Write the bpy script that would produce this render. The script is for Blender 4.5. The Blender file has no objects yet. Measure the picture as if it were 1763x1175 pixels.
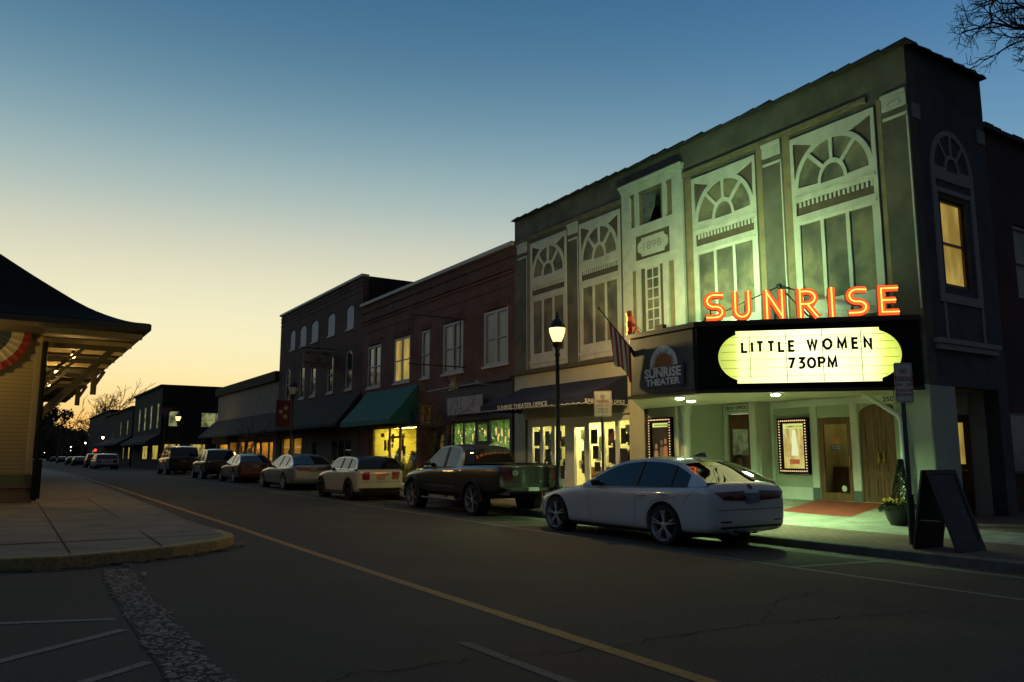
import bpy, bmesh, math, random
from mathutils import Vector, Matrix
from mathutils.geometry import tessellate_polygon
from mathutils.bvhtree import BVHTree
from math import sin, cos, pi, radians, sqrt, atan, atan2
random.seed(7)
scene = bpy.context.scene
COL = scene.collection

# ---------------------------------------------------------------- camera
FPX, CXP, CYP, HOR, VPX, CAMH = 1355.0, 881.5, 587.5, 785.0, 5.0, 1.4
pit = atan((HOR - CYP) / FPX); yaw = atan((CXP - VPX) / math.hypot(FPX, HOR - CYP))
Fv = Vector((sin(yaw) * cos(pit), cos(yaw) * cos(pit), sin(pit)))
Rv = Vector((cos(yaw), -sin(yaw), 0)); Uv = Rv.cross(Fv)
cd = bpy.data.cameras.new('camera'); cam = bpy.data.objects.new('camera', cd); COL.objects.link(cam)
cam.matrix_world = Matrix((( Rv.x, Uv.x, -Fv.x, 0), (Rv.y, Uv.y, -Fv.y, 0), (Rv.z, Uv.z, -Fv.z, CAMH), (0, 0, 0, 1)))
cd.sensor_width = 36; cd.lens = FPX / 1763 * 36; cd.clip_end = 5000; cd.clip_start = 0.05
scene.camera = cam
scene.view_settings.view_transform = 'Standard'; scene.view_settings.look = 'None'
scene.view_settings.exposure = 0; scene.view_settings.gamma = 1

# ---------------------------------------------------------------- sky at dusk
def s2l(c):
    return tuple(((x / 255) / 12.92 if x / 255 <= .04045 else ((x / 255 + .055) / 1.055) ** 2.4) for x in c)
world = bpy.data.worlds.new('World'); scene.world = world; world.use_nodes = True
nt = world.node_tree; N = nt.nodes; L = nt.links; N.clear()
wo = N.new('ShaderNodeOutputWorld'); bg = N.new('ShaderNodeBackground'); L.new(bg.outputs[0], wo.inputs[0])
tc = N.new('ShaderNodeTexCoord'); sx = N.new('ShaderNodeSeparateXYZ'); L.new(tc.outputs['Generated'], sx.inputs[0])
def ramp(stops, inp, tree=None):
    T = tree or nt
    r = T.nodes.new('ShaderNodeValToRGB'); T.links.new(inp, r.inputs[0]); e = r.color_ramp.elements
    while len(e) < len(stops): e.new(.5)
    for k, (p, c) in enumerate(stops): e[k].position = p; e[k].color = (*c, 1)
    return r
SUN_AZ = radians(9)                       # where the afterglow is centred, right of +Y
elev = sx.outputs['Z']
glow = ramp([(0, s2l((250, 165, 70))), (.045, s2l((255, 208, 118))), (.085, s2l((254, 238, 175))), (.14, s2l((250, 244, 200))), (.19, s2l((240, 236, 200))),
             (.245, s2l((217, 216, 193))), (.30, s2l((178, 196, 190))), (.37, s2l((130, 165, 178))), (.45, s2l((84, 129, 156))), (.54, s2l((58, 106, 144))), (.68, s2l((58, 94, 126))), (1, s2l((74, 88, 104)))], elev)
away = ramp([(0, s2l((190, 200, 194))), (.10, s2l((178, 197, 197))), (.20, s2l((152, 184, 198))), (.30, s2l((118, 163, 192))), (.40, s2l((88, 138, 180))), (.50, s2l((62, 112, 160))),
             (.62, s2l((46, 92, 144))), (.78, s2l((62, 92, 122))), (1, s2l((74, 88, 104)))], elev)
night = ramp([(0, s2l((48, 48, 58))), (.25, s2l((58, 64, 78))), (.6, s2l((76, 88, 106))), (1, s2l((74, 88, 104)))], elev)
for r_ in (glow, away, night): r_.color_ramp.interpolation = 'B_SPLINE'
dot = N.new('ShaderNodeVectorMath'); dot.operation = 'DOT_PRODUCT'
hz = N.new('ShaderNodeVectorMath'); hz.operation = 'MULTIPLY'; L.new(tc.outputs['Generated'], hz.inputs[0]); hz.inputs[1].default_value = (1, 1, 0)
nz = N.new('ShaderNodeVectorMath'); nz.operation = 'NORMALIZE'; L.new(hz.outputs[0], nz.inputs[0])
L.new(nz.outputs[0], dot.inputs[0]); dot.inputs[1].default_value = (sin(SUN_AZ), cos(SUN_AZ), 0)
def mr(inp, a, b, tree=None):
    T = tree or nt
    m = T.nodes.new('ShaderNodeMapRange'); T.links.new(inp, m.inputs[0]); m.inputs[1].default_value = a; m.inputs[2].default_value = b
    m.interpolation_type = 'SMOOTHSTEP'; return m.outputs[0]
m1 = N.new('ShaderNodeMixRGB'); L.new(mr(dot.outputs['Value'], .45, 1.05), m1.inputs[0]); L.new(away.outputs[0], m1.inputs[1]); L.new(glow.outputs[0], m1.inputs[2])
m2 = N.new('ShaderNodeMixRGB'); L.new(mr(dot.outputs['Value'], -.5, .55), m2.inputs[0]); L.new(night.outputs[0], m2.inputs[1]); L.new(m1.outputs[0], m2.inputs[2])
sky = N.new('ShaderNodeTexSky'); sky.sky_type = 'NISHITA'; sky.sun_disc = False; sky.sun_elevation = radians(.3); sky.sun_rotation = SUN_AZ
ad = N.new('ShaderNodeMixRGB'); ad.blend_type = 'ADD'; ad.inputs[0].default_value = .01; L.new(m2.outputs[0], ad.inputs[1]); L.new(sky.outputs[0], ad.inputs[2])
L.new(ad.outputs[0], bg.inputs[0]); bg.inputs[1].default_value = .95

# ---------------------------------------------------------------- materials
MATS = {}
def mat(name, col, rough=.7, metal=0, emit=None, es=0, coat=0, noise=0, nscale=8, bump=0, bscale=60, spec=.5, col2=None, trans=0, stretch=None):
    if name in MATS: return MATS[name]
    m = bpy.data.materials.new(name); m.use_nodes = True; t = m.node_tree; b = t.nodes['Principled BSDF']
    b.inputs['Base Color'].default_value = (*col, 1); b.inputs['Roughness'].default_value = rough; b.inputs['Metallic'].default_value = metal
    b.inputs['Coat Weight'].default_value = coat; b.inputs['Coat Roughness'].default_value = .04; b.inputs['Specular IOR Level'].default_value = spec
    if trans: b.inputs['Transmission Weight'].default_value = trans
    if emit: b.inputs['Emission Color'].default_value = (*emit, 1); b.inputs['Emission Strength'].default_value = es
    if noise or bump:
        c = t.nodes.new('ShaderNodeTexCoord'); mp = t.nodes.new('ShaderNodeMapping'); t.links.new(c.outputs['Object'], mp.inputs[0])
        if stretch: mp.inputs['Scale'].default_value = stretch
    if noise:
        n = t.nodes.new('ShaderNodeTexNoise'); n.inputs['Scale'].default_value = nscale; n.inputs['Detail'].default_value = 6; n.inputs['Roughness'].default_value = .62
        t.links.new(mp.outputs[0], n.inputs['Vector'])
        c2 = col2 or tuple(x * (1 - noise) for x in col)
        r = ramp([(.36, c2), (.66, col)], n.outputs['Fac'], t); t.links.new(r.outputs[0], b.inputs['Base Color'])
    if bump:
        n = t.nodes.new('ShaderNodeTexNoise'); n.inputs['Scale'].default_value = bscale; n.inputs['Detail'].default_value = 4
        t.links.new(mp.outputs[0], n.inputs['Vector'])
        bp = t.nodes.new('ShaderNodeBump'); bp.inputs['Strength'].default_value = bump; bp.inputs['Distance'].default_value = .02
        t.links.new(n.outputs['Fac'], bp.inputs['Height']); t.links.new(bp.outputs[0], b.inputs['Normal'])
    MATS[name] = m; return m

def brick_mat(name, c1, c2, mortar, axis='x', bw=.21, bh=.075, rough=.9):
    """running bond brick; axis = the normal of the wall ('x','y') or 'z' for paving"""
    if name in MATS: return MATS[name]
    m = bpy.data.materials.new(name); m.use_nodes = True; t = m.node_tree; b = t.nodes['Principled BSDF']; b.inputs['Roughness'].default_value = rough
    g = t.nodes.new('ShaderNodeNewGeometry'); s = t.nodes.new('ShaderNodeSeparateXYZ'); t.links.new(g.outputs['Position'], s.inputs[0])
    cb = t.nodes.new('ShaderNodeCombineXYZ')
    a, bb = {'x': ('Y', 'Z'), 'y': ('X', 'Z'), 'z': ('X', 'Y')}[axis]
    t.links.new(s.outputs[a], cb.inputs[0]); t.links.new(s.outputs[bb], cb.inputs[1])
    br = t.nodes.new('ShaderNodeTexBrick'); t.links.new(cb.outputs[0], br.inputs[0])
    br.inputs['Color1'].default_value = (*c1, 1); br.inputs['Color2'].default_value = (*c2, 1); br.inputs['Mortar'].default_value = (*mortar, 1)
    br.inputs['Scale'].default_value = 1; br.inputs['Mortar Size'].default_value = .012; br.inputs['Brick Width'].default_value = bw; br.inputs['Row Height'].default_value = bh
    n = t.nodes.new('ShaderNodeTexNoise'); n.inputs['Scale'].default_value = .8; n.inputs['Detail'].default_value = 8; t.links.new(g.outputs['Position'], n.inputs['Vector'])
    mx = t.nodes.new('ShaderNodeMixRGB'); mx.blend_type = 'MULTIPLY'; mx.inputs[0].default_value = 1
    r = ramp([(.3, (.55, .55, .55)), (.7, (1.15, 1.1, 1.1))], n.outputs['Fac'], t)
    t.links.new(br.outputs[0], mx.inputs[1]); t.links.new(r.outputs[0], mx.inputs[2]); t.links.new(mx.outputs[0], b.inputs['Base Color'])
    bp = t.nodes.new('ShaderNodeBump'); bp.inputs['Strength'].default_value = .6; bp.inputs['Distance'].default_value = .01; bp.invert = True
    t.links.new(br.outputs['Fac'], bp.inputs['Height']); t.links.new(bp.outputs[0], b.inputs['Normal'])
    MATS[name] = m; return m

# ---------------------------------------------------------------- mesh helpers
class MB:
    def __init__(s): s.v = []; s.f = []; s.m = []
    def add(s, vs, fs, mi=0):
        o = len(s.v); s.v += [tuple(v) for v in vs]; s.f += [tuple(i + o for i in f) for f in fs]; s.m += [mi] * len(fs); return s
    def box(s, x0, y0, z0, x1, y1, z1, mi=0):
        v = [(x0, y0, z0), (x1, y0, z0), (x1, y1, z0), (x0, y1, z0), (x0, y0, z1), (x1, y0, z1), (x1, y1, z1), (x0, y1, z1)]
        return s.add(v, [(0, 3, 2, 1), (4, 5, 6, 7), (0, 1, 5, 4), (1, 2, 6, 5), (2, 3, 7, 6), (3, 0, 4, 7)], mi)
    def obox(s, c, r, u, n, w, h, d, mi=0):
        """box centred at c with axes r,u,n and sizes w,h,d"""
        c, r, u, n = Vector(c), Vector(r).normalized() * w / 2, Vector(u).normalized() * h / 2, Vector(n).normalized() * d / 2
        v = [c - r - u - n, c + r - u - n, c + r + u - n, c - r + u - n, c - r - u + n, c + r - u + n, c + r + u + n, c - r + u + n]
        return s.add(v, [(0, 3, 2, 1), (4, 5, 6, 7), (0, 1, 5, 4), (1, 2, 6, 5), (2, 3, 7, 6), (3, 0, 4, 7)], mi)
    def bar(s, a, b, w, h=None, mi=0):
        a, b = Vector(a), Vector(b); d = (b - a); n = d.normalized(); up = Vector((0, 0, 1)) if abs(n.z) < .95 else Vector((1, 0, 0))
        r = n.cross(up).normalized(); u = r.cross(n)
        return s.obox((a + b) / 2, r, u, n, w, h or w, d.length, mi)
    def tube(s, pts, rad, n=8, mi=0, cap=True):
        pts = [Vector(p) for p in pts]; R = rad if isinstance(rad, (list, tuple)) else [rad] * len(pts)
        rings = []; prev = None
        for i, p in enumerate(pts):
            d = (pts[min(i + 1, len(pts) - 1)] - pts[max(i - 1, 0)]).normalized()
            if prev is None:
                up = Vector((0, 0, 1)) if abs(d.z) < .9 else Vector((1, 0, 0)); r = d.cross(up).normalized()
            else: r = (prev - d * prev.dot(d)).normalized()
            prev = r; u = d.cross(r)
            rings.append([p + (r * cos(2 * pi * k / n) + u * sin(2 * pi * k / n)) * R[i] for k in range(n)])
        o = len(s.v); s.v += [tuple(q) for g in rings for q in g]
        for i in range(len(pts) - 1):
            for k in range(n): s.f.append((o + i * n + k, o + i * n + (k + 1) % n, o + (i + 1) * n + (k + 1) % n, o + (i + 1) * n + k)); s.m.append(mi)
        if cap:
            s.f.append(tuple(o + k for k in range(n))[::-1]); s.m.append(mi)
            s.f.append(tuple(o + (len(pts) - 1) * n + k for k in range(n))); s.m.append(mi)
        return s
    def lathe(s, prof, c=(0, 0, 0), n=16, axis='z', mi=0, a0=0):
        o = len(s.v); c = Vector(c)
        for r, h in prof:
            for k in range(n):
                a = a0 + 2 * pi * k / n; p = (r * cos(a), r * sin(a), h)
                if axis == 'x': p = (h, r * cos(a), r * sin(a))
                if axis == 'y': p = (r * cos(a), h, r * sin(a))
                s.v.append(tuple(c + Vector(p)))
        for i in range(len(prof) - 1):
            for k in range(n): s.f.append((o + i * n + k, o + i * n + (k + 1) % n, o + (i + 1) * n + (k + 1) % n, o + (i + 1) * n + k)); s.m.append(mi)
        return s
    def plate(s, outer, holes, fn, t, mi=0):
        """flat plate with holes; fn(a, b, d) maps plate coordinates and depth to the world, thickness t"""
        loops = [outer] + list(holes)
        tri = tessellate_polygon([[Vector((a, b, 0)) for a, b in lp] for lp in loops])
        flat = [p for lp in loops for p in lp]; o = len(s.v); n = len(flat)
        s.v += [tuple(fn(a, b, 0)) for a, b in flat] + [tuple(fn(a, b, t)) for a, b in flat]
        for f in tri:
            f = tuple(f)
            s.f.append(tuple(o + i for i in f)); s.m.append(mi); s.f.append(tuple(o + n + i for i in reversed(f))); s.m.append(mi)
        k = 0
        for lp in loops:
            m_ = len(lp)
            for i in range(m_): a, b = k + i, k + (i + 1) % m_; s.f.append((o + a, o + b, o + n + b, o + n + a)); s.m.append(mi)
            k += m_
        return s
    def ribbon(s, pts, w, fn, t, mi=0):
        """mitred stroke of width w along a 2-D polyline, extruded by t"""
        P = [Vector((a, b)) for a, b in pts]; Lf = []; Rt = []
        for i, p in enumerate(P):
            d0 = (p - P[i - 1]).normalized() if i else None; d1 = (P[i + 1] - p).normalized() if i < len(P) - 1 else None
            if d0 is None: d0 = d1
            if d1 is None: d1 = d0
            nn = Vector((-(d0 + d1).y, (d0 + d1).x)); nn = nn.normalized() if nn.length > 1e-6 else Vector((-d0.y, d0.x))
            k = w / 2 / max(.35, nn.dot(Vector((-d0.y, d0.x)))); Lf.append(p + nn * k); Rt.append(p - nn * k)
        o = len(s.v); n = len(P)
        for q in (0, t):
            s.v += [tuple(fn(p.x, p.y, q)) for p in Lf] + [tuple(fn(p.x, p.y, q)) for p in Rt]
        for i in range(n - 1):
            s.f += [(o + i, o + i + 1, o + n + i + 1, o + n + i), (o + 2 * n + i, o + 3 * n + i, o + 3 * n + i + 1, o + 2 * n + i + 1),
                    (o + i, o + 2 * n + i, o + 2 * n + i + 1, o + i + 1), (o + n + i, o + n + i + 1, o + 3 * n + i + 1, o + 3 * n + i)]; s.m += [mi] * 4
        s.f += [(o, o + n, o + 3 * n, o + 2 * n), (o + n - 1, o + 3 * n - 1, o + 4 * n - 1, o + 2 * n - 1)]; s.m += [mi] * 2
        return s

def wloc(o):
    v = Vector((0, 0, 0))
    while o is not None: v += o.location; o = o.parent
    return v
def obj(name, mb, mats, parent=None, local=False, smooth=False, bevel=0, label=None, fixn=True):
    me = bpy.data.meshes.new(name); me.from_pydata(mb.v, [], mb.f)
    mats = mats if isinstance(mats, (list, tuple)) else [mats]
    for m in mats: me.materials.append(m)
    me.polygons.foreach_set('material_index', mb.m)
    if fixn:
        b = bmesh.new(); b.from_mesh(me); bmesh.ops.recalc_face_normals(b, faces=b.faces); b.to_mesh(me); b.free()
    if smooth:
        me.polygons.foreach_set('use_smooth', [True] * len(me.polygons))
        try: me.set_sharp_from_angle(angle=radians(35))
        except Exception: pass
    o = bpy.data.objects.new(name, me); COL.objects.link(o)
    if parent is not None:
        o.parent = parent
        if not local: o.location = -wloc(parent)
    if bevel: md = o.modifiers.new('bevel', 'BEVEL'); md.width = bevel; md.segments = 2; md.limit_method = 'ANGLE'
    if label: o['label'] = label
    return o
def clusters(mb, gap):
    """group the faces of a builder into pieces that touch (boxes closer than gap)"""
    par = list(range(len(mb.v)))
    def find(i):
        while par[i] != i: par[i] = par[par[i]]; i = par[i]
        return i
    for f in mb.f:
        a = find(f[0])
        for q in f[1:]: par[find(q)] = a
    comp = {}
    for i, v in enumerate(mb.v): comp.setdefault(find(i), []).append(i)
    bx = []
    for k, ids in comp.items():
        vs = [mb.v[i] for i in ids]; bx.append([[min(v[a] for v in vs) - gap for a in range(3)], [max(v[a] for v in vs) + gap for a in range(3)], {k}])
    ch = True
    while ch:
        ch = False; out = []
        for b in bx:
            for o in out:
                if all(b[0][a] <= o[1][a] and o[0][a] <= b[1][a] for a in range(3)):
                    o[0] = [min(o[0][a], b[0][a]) for a in range(3)]; o[1] = [max(o[1][a], b[1][a]) for a in range(3)]; o[2] |= b[2]; ch = True; break
            else: out.append(b)
        bx = out
    res = []
    for b in bx:
        m = MB(); mp = {}
        for f, mi in zip(mb.f, mb.m):
            if find(f[0]) in b[2]:
                for i in f:
                    if i not in mp: mp[i] = len(m.v); m.v.append(mb.v[i])
                m.f.append(tuple(mp[i] for i in f)); m.m.append(mi)
        if m.f: res.append(m)
    return res
def objs(name, mb, mats, parent=None, gap=.02, **kw): return [obj(name, m, mats, parent, **kw) for m in clusters(mb, gap)]
def thing(name, label, cat, loc=(0, 0, 0), group=None, rz=0):
    o = bpy.data.objects.new(name, None); COL.objects.link(o); o.location = loc; o.rotation_euler.z = rz; o.empty_display_size = .2
    return tag(o, label, cat, group)
def tag(o, label=None, cat=None, group=None, kind=None):
    if label: o['label'] = label
    if cat: o['category'] = cat
    if group: o['group'] = group
    if kind: o['kind'] = kind
    return o
def kids(o): return [c for c in bpy.data.objects if c.parent == o]
def copy_tree(o, parent=None):
    c = o.copy(); COL.objects.link(c)
    if parent is not None: c.parent = parent
    for ch in kids(o): copy_tree(ch, c)
    return c
SERIF = None
def text_mb(mb, s, h, fn, t=.006, wid=None, mi=0, spacing=1.0, bold=0, align='CENTER', shear=0):
    """text centred at plate coordinate 0,0 with cap height h (mapped by fn(a, b, d))"""
    cu = bpy.data.curves.new('t', 'FONT'); cu.body = s; cu.size = 1; cu.align_x = align; cu.align_y = 'BOTTOM_BASELINE'; cu.space_character = spacing
    cu.offset = bold; cu.resolution_u = 3; cu.shear = shear
    o = bpy.data.objects.new('t', cu); COL.objects.link(o); dg = bpy.context.evaluated_depsgraph_get(); dg.update()
    me = o.evaluated_get(dg).to_mesh(); vs = [v.co.copy() for v in me.vertices]; fs = [tuple(p.vertices) for p in me.polygons]
    ed = {}
    for f in fs:
        for i in range(len(f)):
            a, b = f[i], f[(i + 1) % len(f)]; ed[(a, b)] = 1
    xs = [v.x for v in vs]; k = h / .69; kx = k
    if wid: kx = wid / (max(xs) - min(xs))
    xm = (max(xs) + min(xs)) / 2 if align == 'CENTER' else min(xs)
    n = len(vs); o0 = len(mb.v)
    mb.v += [tuple(fn((v.x - xm) * kx, v.y * k, 0)) for v in vs] + [tuple(fn((v.x - xm) * kx, v.y * k, t)) for v in vs]
    for f in fs: mb.f.append(tuple(o0 + i for i in f)); mb.f.append(tuple(o0 + n + i for i in reversed(f))); mb.m += [mi, mi]
    for (a, b) in ed:
        if (b, a) not in ed: mb.f.append((o0 + a, o0 + b, o0 + n + b, o0 + n + a)); mb.m.append(mi)
    o.evaluated_get(dg).to_mesh_clear(); bpy.data.objects.remove(o); bpy.data.curves.remove(cu)
    return mb
def frame_fn(origin, r, out, up=(0, 0, 1)):
    """plate coordinates: a along r, b along up, d along out, from origin"""
    O, r, u, n = Vector(origin), Vector(r).normalized(), Vector(up).normalized(), Vector(out).normalized()
    return lambda a, b, d: O + r * a + u * b + n * d
def rect(a0, b0, a1, b1): return [(a0, b0), (a1, b0), (a1, b1), (a0, b1)]
def shift(fn, a0, b0, d0=0): return lambda a, b, d: fn(a + a0, b + b0, d + d0)
def interp(tab, x):
    if x <= tab[0][0]: return tab[0][1]
    for (a, p), (b, q) in zip(tab, tab[1:]):
        if x <= b: return p + (q - p) * (x - a) / (b - a)
    return tab[-1][1]

# ---------------------------------------------------------------- terrain
def base(y): return interp([(12, 0), (20, .03), (28, .06), (36, .10), (48, .12), (70, .12), (104, -.1), (200, -.3), (2000, -.3)], y)
def zroad(x, y): return base(y) + interp([(-60, -.02), (4, 0), (9, -.05), (11.05, -.10), (60, -.10)], x)
def zwalk(x, y): return base(y) * (1 if y < 60 else 1) + interp([(11.05, .05), (15.1, .13), (16, .15), (30, .15)], x)
KERB = 11.05
M_asph = mat('asphalt', (.048, .043, .042), .88, noise=.35, nscale=.6, bump=.5, bscale=140, spec=.3)
M_asph2 = M_asph
def grid(xs, ys, zf, off=0):
    mb = MB(); n = len(ys)
    mb.v = [(x, y, zf(x, y) + off) for x in xs for y in ys]
    for i in range(len(xs) - 1):
        for j in range(n - 1): mb.f.append((i * n + j, (i + 1) * n + j, (i + 1) * n + j + 1, i * n + j + 1)); mb.m.append(0)
    return mb
def lin(a, b, n): return [a + (b - a) * i / (n - 1) for i in range(n)]
YS = [-40, -10] + lin(-5, 60, 40) + [66, 72, 80, 90, 104, 120, 150, 200, 300, 500, 900, 2000]
XS = [-1500, -400, -60, -10, -2, 0, 2, 4, 5, 6, 7, 8, 9, 10, 10.6, 11.05, 12, 16, 30, 60, 300, 1500]
# asphalt with patches, wear and cracks
def asphalt_nodes():
    t = M_asph.node_tree; b = t.nodes['Principled BSDF']
    c = t.nodes.new('ShaderNodeTexCoord')
    n1 = t.nodes.new('ShaderNodeTexNoise'); n1.inputs['Scale'].default_value = .35; n1.inputs['Detail'].default_value = 6; t.links.new(c.outputs['Object'], n1.inputs['Vector'])
    n2 = t.nodes.new('ShaderNodeTexNoise'); n2.inputs['Scale'].default_value = 95; n2.inputs['Detail'].default_value = 3; t.links.new(c.outputs['Object'], n2.inputs['Vector'])
    r1 = ramp([(.3, (.064, .042, .036)), (.5, (.052, .045, .037)), (.72, (.082, .060, .049))], n1.outputs['Fac'], t)
    r2 = ramp([(.32, (.55, .55, .55)), (.5, (.95, .95, .95)), (.68, (1.75, 1.7, 1.6))], n2.outputs['Fac'], t)
    m = t.nodes.new('ShaderNodeMixRGB'); m.blend_type = 'MULTIPLY'; m.inputs[0].default_value = 1
    t.links.new(r1.outputs[0], m.inputs[1]); t.links.new(r2.outputs[0], m.inputs[2]); t.links.new(m.outputs[0], b.inputs['Base Color'])
asphalt_nodes()
tag(obj('ground', grid(XS, YS, zroad), M_asph, fixn=False), kind='structure')
def strip(name, pts, w, m, zf, off, kind='structure', jag=0):
    mb = MB(); P = [Vector(p) for p in pts]; Q = []
    for a, b in zip(P, P[1:]):
        k = max(1, int((b - a).length / 1.0)); Q += [a + (b - a) * i / k for i in range(k)]
    Q.append(P[-1]); 
    for i, p in enumerate(Q):
        d = (Q[min(i + 1, len(Q) - 1)] - Q[max(i - 1, 0)]).normalized(); n = Vector((-d.y, d.x)); ww = w * (1 + random.uniform(-jag, jag))
        for q in (p - n * ww / 2, p + n * ww / 2): mb.v.append((q.x, q.y, zf(q.x, q.y) + off))
    for i in range(len(Q) - 1): mb.f.append((2 * i, 2 * i + 1, 2 * i + 3, 2 * i + 2)); mb.m.append(0)
    return tag(obj(name, mb, m), kind=kind)
def worn(name, col, wearc, lo=.36, hi=.5):
    m = mat(name, col, .8); t = m.node_tree; b = t.nodes['Principled BSDF']; c = t.nodes.new('ShaderNodeTexCoord')
    n = t.nodes.new('ShaderNodeTexNoise'); n.inputs['Scale'].default_value = 22; n.inputs['Detail'].default_value = 8; n.inputs['Roughness'].default_value = .8
    t.links.new(c.outputs['Object'], n.inputs['Vector']); r = ramp([(lo, wearc), (hi, col)], n.outputs['Fac'], t); t.links.new(r.outputs[0], b.inputs['Base Color']); return m
M_yel = worn('yellow_road_paint', (.30, .15, .03), (.09, .06, .04))
M_wht = worn('white_road_paint', (.19, .175, .165), (.07, .055, .05), .4, .6)
M_wht2 = worn('faded_road_paint', (.085, .078, .075), (.05, .045, .045), .42, .6)
yl = [(3.82, -2), (3.82, 3.7), (3.84, 6), (3.88, 9.5), (3.96, 16), (4.0, 28), (4.1, 50), (4.2, 90), (4.2, 150)]
strip('centre_line_marking', yl, .13, M_yel, zroad, .004)
wl = [(8.82, -2), (8.82, 12), (8.86, 24), (8.9, 40), (8.9, 70)]
strip('parking_lane_marking', wl, .10, M_wht, zroad, .004)
strip('parking_stall_marking', [(8.88, 6.98), (10.75, 6.9)], .10, M_wht, zroad, .005)
strip('parking_stall_marking', [(8.9, 15.0), (10.75, 15.0)], .10, M_wht, zroad, .005)
strip('parking_stall_marking', [(8.9, 22.4), (10.75, 22.4)], .10, M_wht, zroad, .005)
strip('faded_lane_marking', [(3.04, 5.45), (3.09, 3.9), (3.1, 2.0)], .09, M_wht2, zroad, .004)
strip('stall_marking', [(-.9, 8.5), (.09, 8.14), (.93, 7.82)], .09, M_wht, zroad, .004)
strip('stall_marking', [(-.9, 5.95), (.09, 6.67), (.94, 7.31)], .10, M_wht, zroad, .005)
strip('stall_marking', [(0.1, 5.45), (.55, 5.8), (.95, 6.1)], .09, M_wht, zroad, .004)
strip('stop_bar_marking', [(6.1, 62.5), (7.6, 62.5)], .5, M_wht, zroad, .004)
M_crack = mat('road_crack', (.014, .012, .012), 1, spec=0)
def crack(pts, seed, w=.007):
    random.seed(seed); P = []
    for (a, b) in zip(pts, pts[1:]):
        for i in range(14): u = i / 14; P.append((a[0] + (b[0] - a[0]) * u + random.uniform(-.035, .035), a[1] + (b[1] - a[1]) * u + random.uniform(-.05, .05)))
    P.append(pts[-1]); mb = MB()
    for i, p in enumerate(P):
        ww = w * random.uniform(.25, 1); mb.v += [(p[0], p[1] - ww, zroad(*p) + .007), (p[0], p[1] + ww, zroad(*p) + .007)]
    for i in range(len(P) - 1): mb.f.append((2 * i, 2 * i + 2, 2 * i + 3, 2 * i + 1)); mb.m.append(0)
    tag(obj('road_crack', mb, M_crack), kind='structure')
crack([(1.3, 4.9), (1.98, 5.03), (2.78, 4.94), (3.82, 4.72), (5.49, 4.74), (7.1, 4.38), (8.0, 4.21)], 3)
crack([(5.6, 4.74), (6.4, 5.3), (7.6, 5.6)], 5, .006)
random.seed(11)

# right-hand pavement: kerb, brick band, concrete flags
M_conc = mat('pavement_concrete', (.34, .33, .28), .85, noise=.4, nscale=2.2, bump=.25, bscale=80)
M_kerb = mat('kerb_concrete', (.13, .12, .105), .85, noise=.4, nscale=6, bump=.3, bscale=60)
M_brickp = brick_mat('brick_paving', (.20, .12, .085), (.15, .09, .065), (.09, .07, .055), 'z', .2, .1)
YW = lin(-6, 60, 45) + [66, 70]
mb = MB()
for y0, y1 in zip(YW, YW[1:]):
    for x0, x1, za, zb in ((KERB - .45, KERB, 0, 0),):
        pass
    a0, a1 = zwalk(KERB, y0), zwalk(KERB, y1)
    mb.add([(KERB, y0, -.3), (KERB, y1, -.3), (KERB + .02, y1, a1 - .02), (KERB + .02, y0, a0 - .02), (KERB + .05, y0, a0), (KERB + .05, y1, a1), (KERB + .18, y1, a1), (KERB + .18, y0, a0)],
           [(0, 1, 2, 3), (3, 2, 5, 4), (4, 5, 6, 7)])
tag(obj('kerb', mb, M_kerb), kind='structure')
gut = grid([KERB - .5, KERB - .001], YW, zroad, .004)
tag(obj('gutter', gut, mat('gutter_concrete', (.13, .125, .105), .85, noise=.4, nscale=5, bump=.2)), kind='structure')
tag(obj('brick_pavement', grid([KERB + .18, 12, 12.85], YW, zwalk), M_brickp), kind='structure')
tag(obj('pavement', grid([12.85, 14, 15.05], [9.0] + [y for y in YW if y > 9.05] , zwalk), M_conc), kind='structure')
tag(obj('pavement', grid([12.85, 14, 14.5], [y for y in YW if y < 9] + [9.0], zwalk), M_conc), kind='structure')
tag(obj('brick_pavement', grid([14.5, 15.05], [-6, 0, 6, 8.999], lambda x, y: zwalk(x, y)), M_brickp), kind='structure')
tag(obj('brick_pavement', grid([15.05, 15.9, 18, 30], [-6, 0, 6, 9.9], lambda x, y: zwalk(x, y)), M_brickp), kind='structure')
MJ = mat('pavement_joint', (.06, .055, .045), 1, spec=0)
for y in [1.6, 3.4, 5.2, 7.0, 8.8, 10.4, 12, 13.7, 15.5, 17.3, 19, 21, 23, 25, 27, 29, 31]:
    strip('pavement_joint', [(12.86, y), (14.5, y)], .014, MJ, zwalk, .004)
strip('pavement_joint', [(14.0, 8.0), (14.0, 31)], .012, MJ, zwalk, .0045)
# lobby floor under the marquee, red carpet paint
def zlob(x, y): return interp([(15.05, .13), (17.1, .33)], x)
tag(obj('lobby_floor', grid([14.9, 15.06, 16, 17.2], lin(9.2, 17.3, 6), lambda x, y: zlob(x, y) + (.0005 if x > 15 else -.002)), M_conc), kind='structure')
def zany(x, y): return zlob(x, y) if x > 15.05 else zwalk(x, y)
mb = MB(); A, B, C_, D = (15.15, 12.25), (15.02, 10.35), (16.95, 10.7), (16.95, 12.55); n = 8
for i in range(n + 1):
    for j in range(2):
        u = i / n; p = (A[0] + (D[0] - A[0]) * u, A[1] + (D[1] - A[1]) * u) if j else (B[0] + (C_[0] - B[0]) * u, B[1] + (C_[1] - B[1]) * u)
        mb.v.append((p[0], p[1], zany(*p) + .006))
for i in range(n): mb.f.append((2 * i, 2 * i + 2, 2 * i + 3, 2 * i + 1)); mb.m.append(0)
tag(obj('red_floor_paint', mb, mat('red_floor_paint', (.30, .05, .035), .7, noise=.3, nscale=5)), kind='structure')

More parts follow.
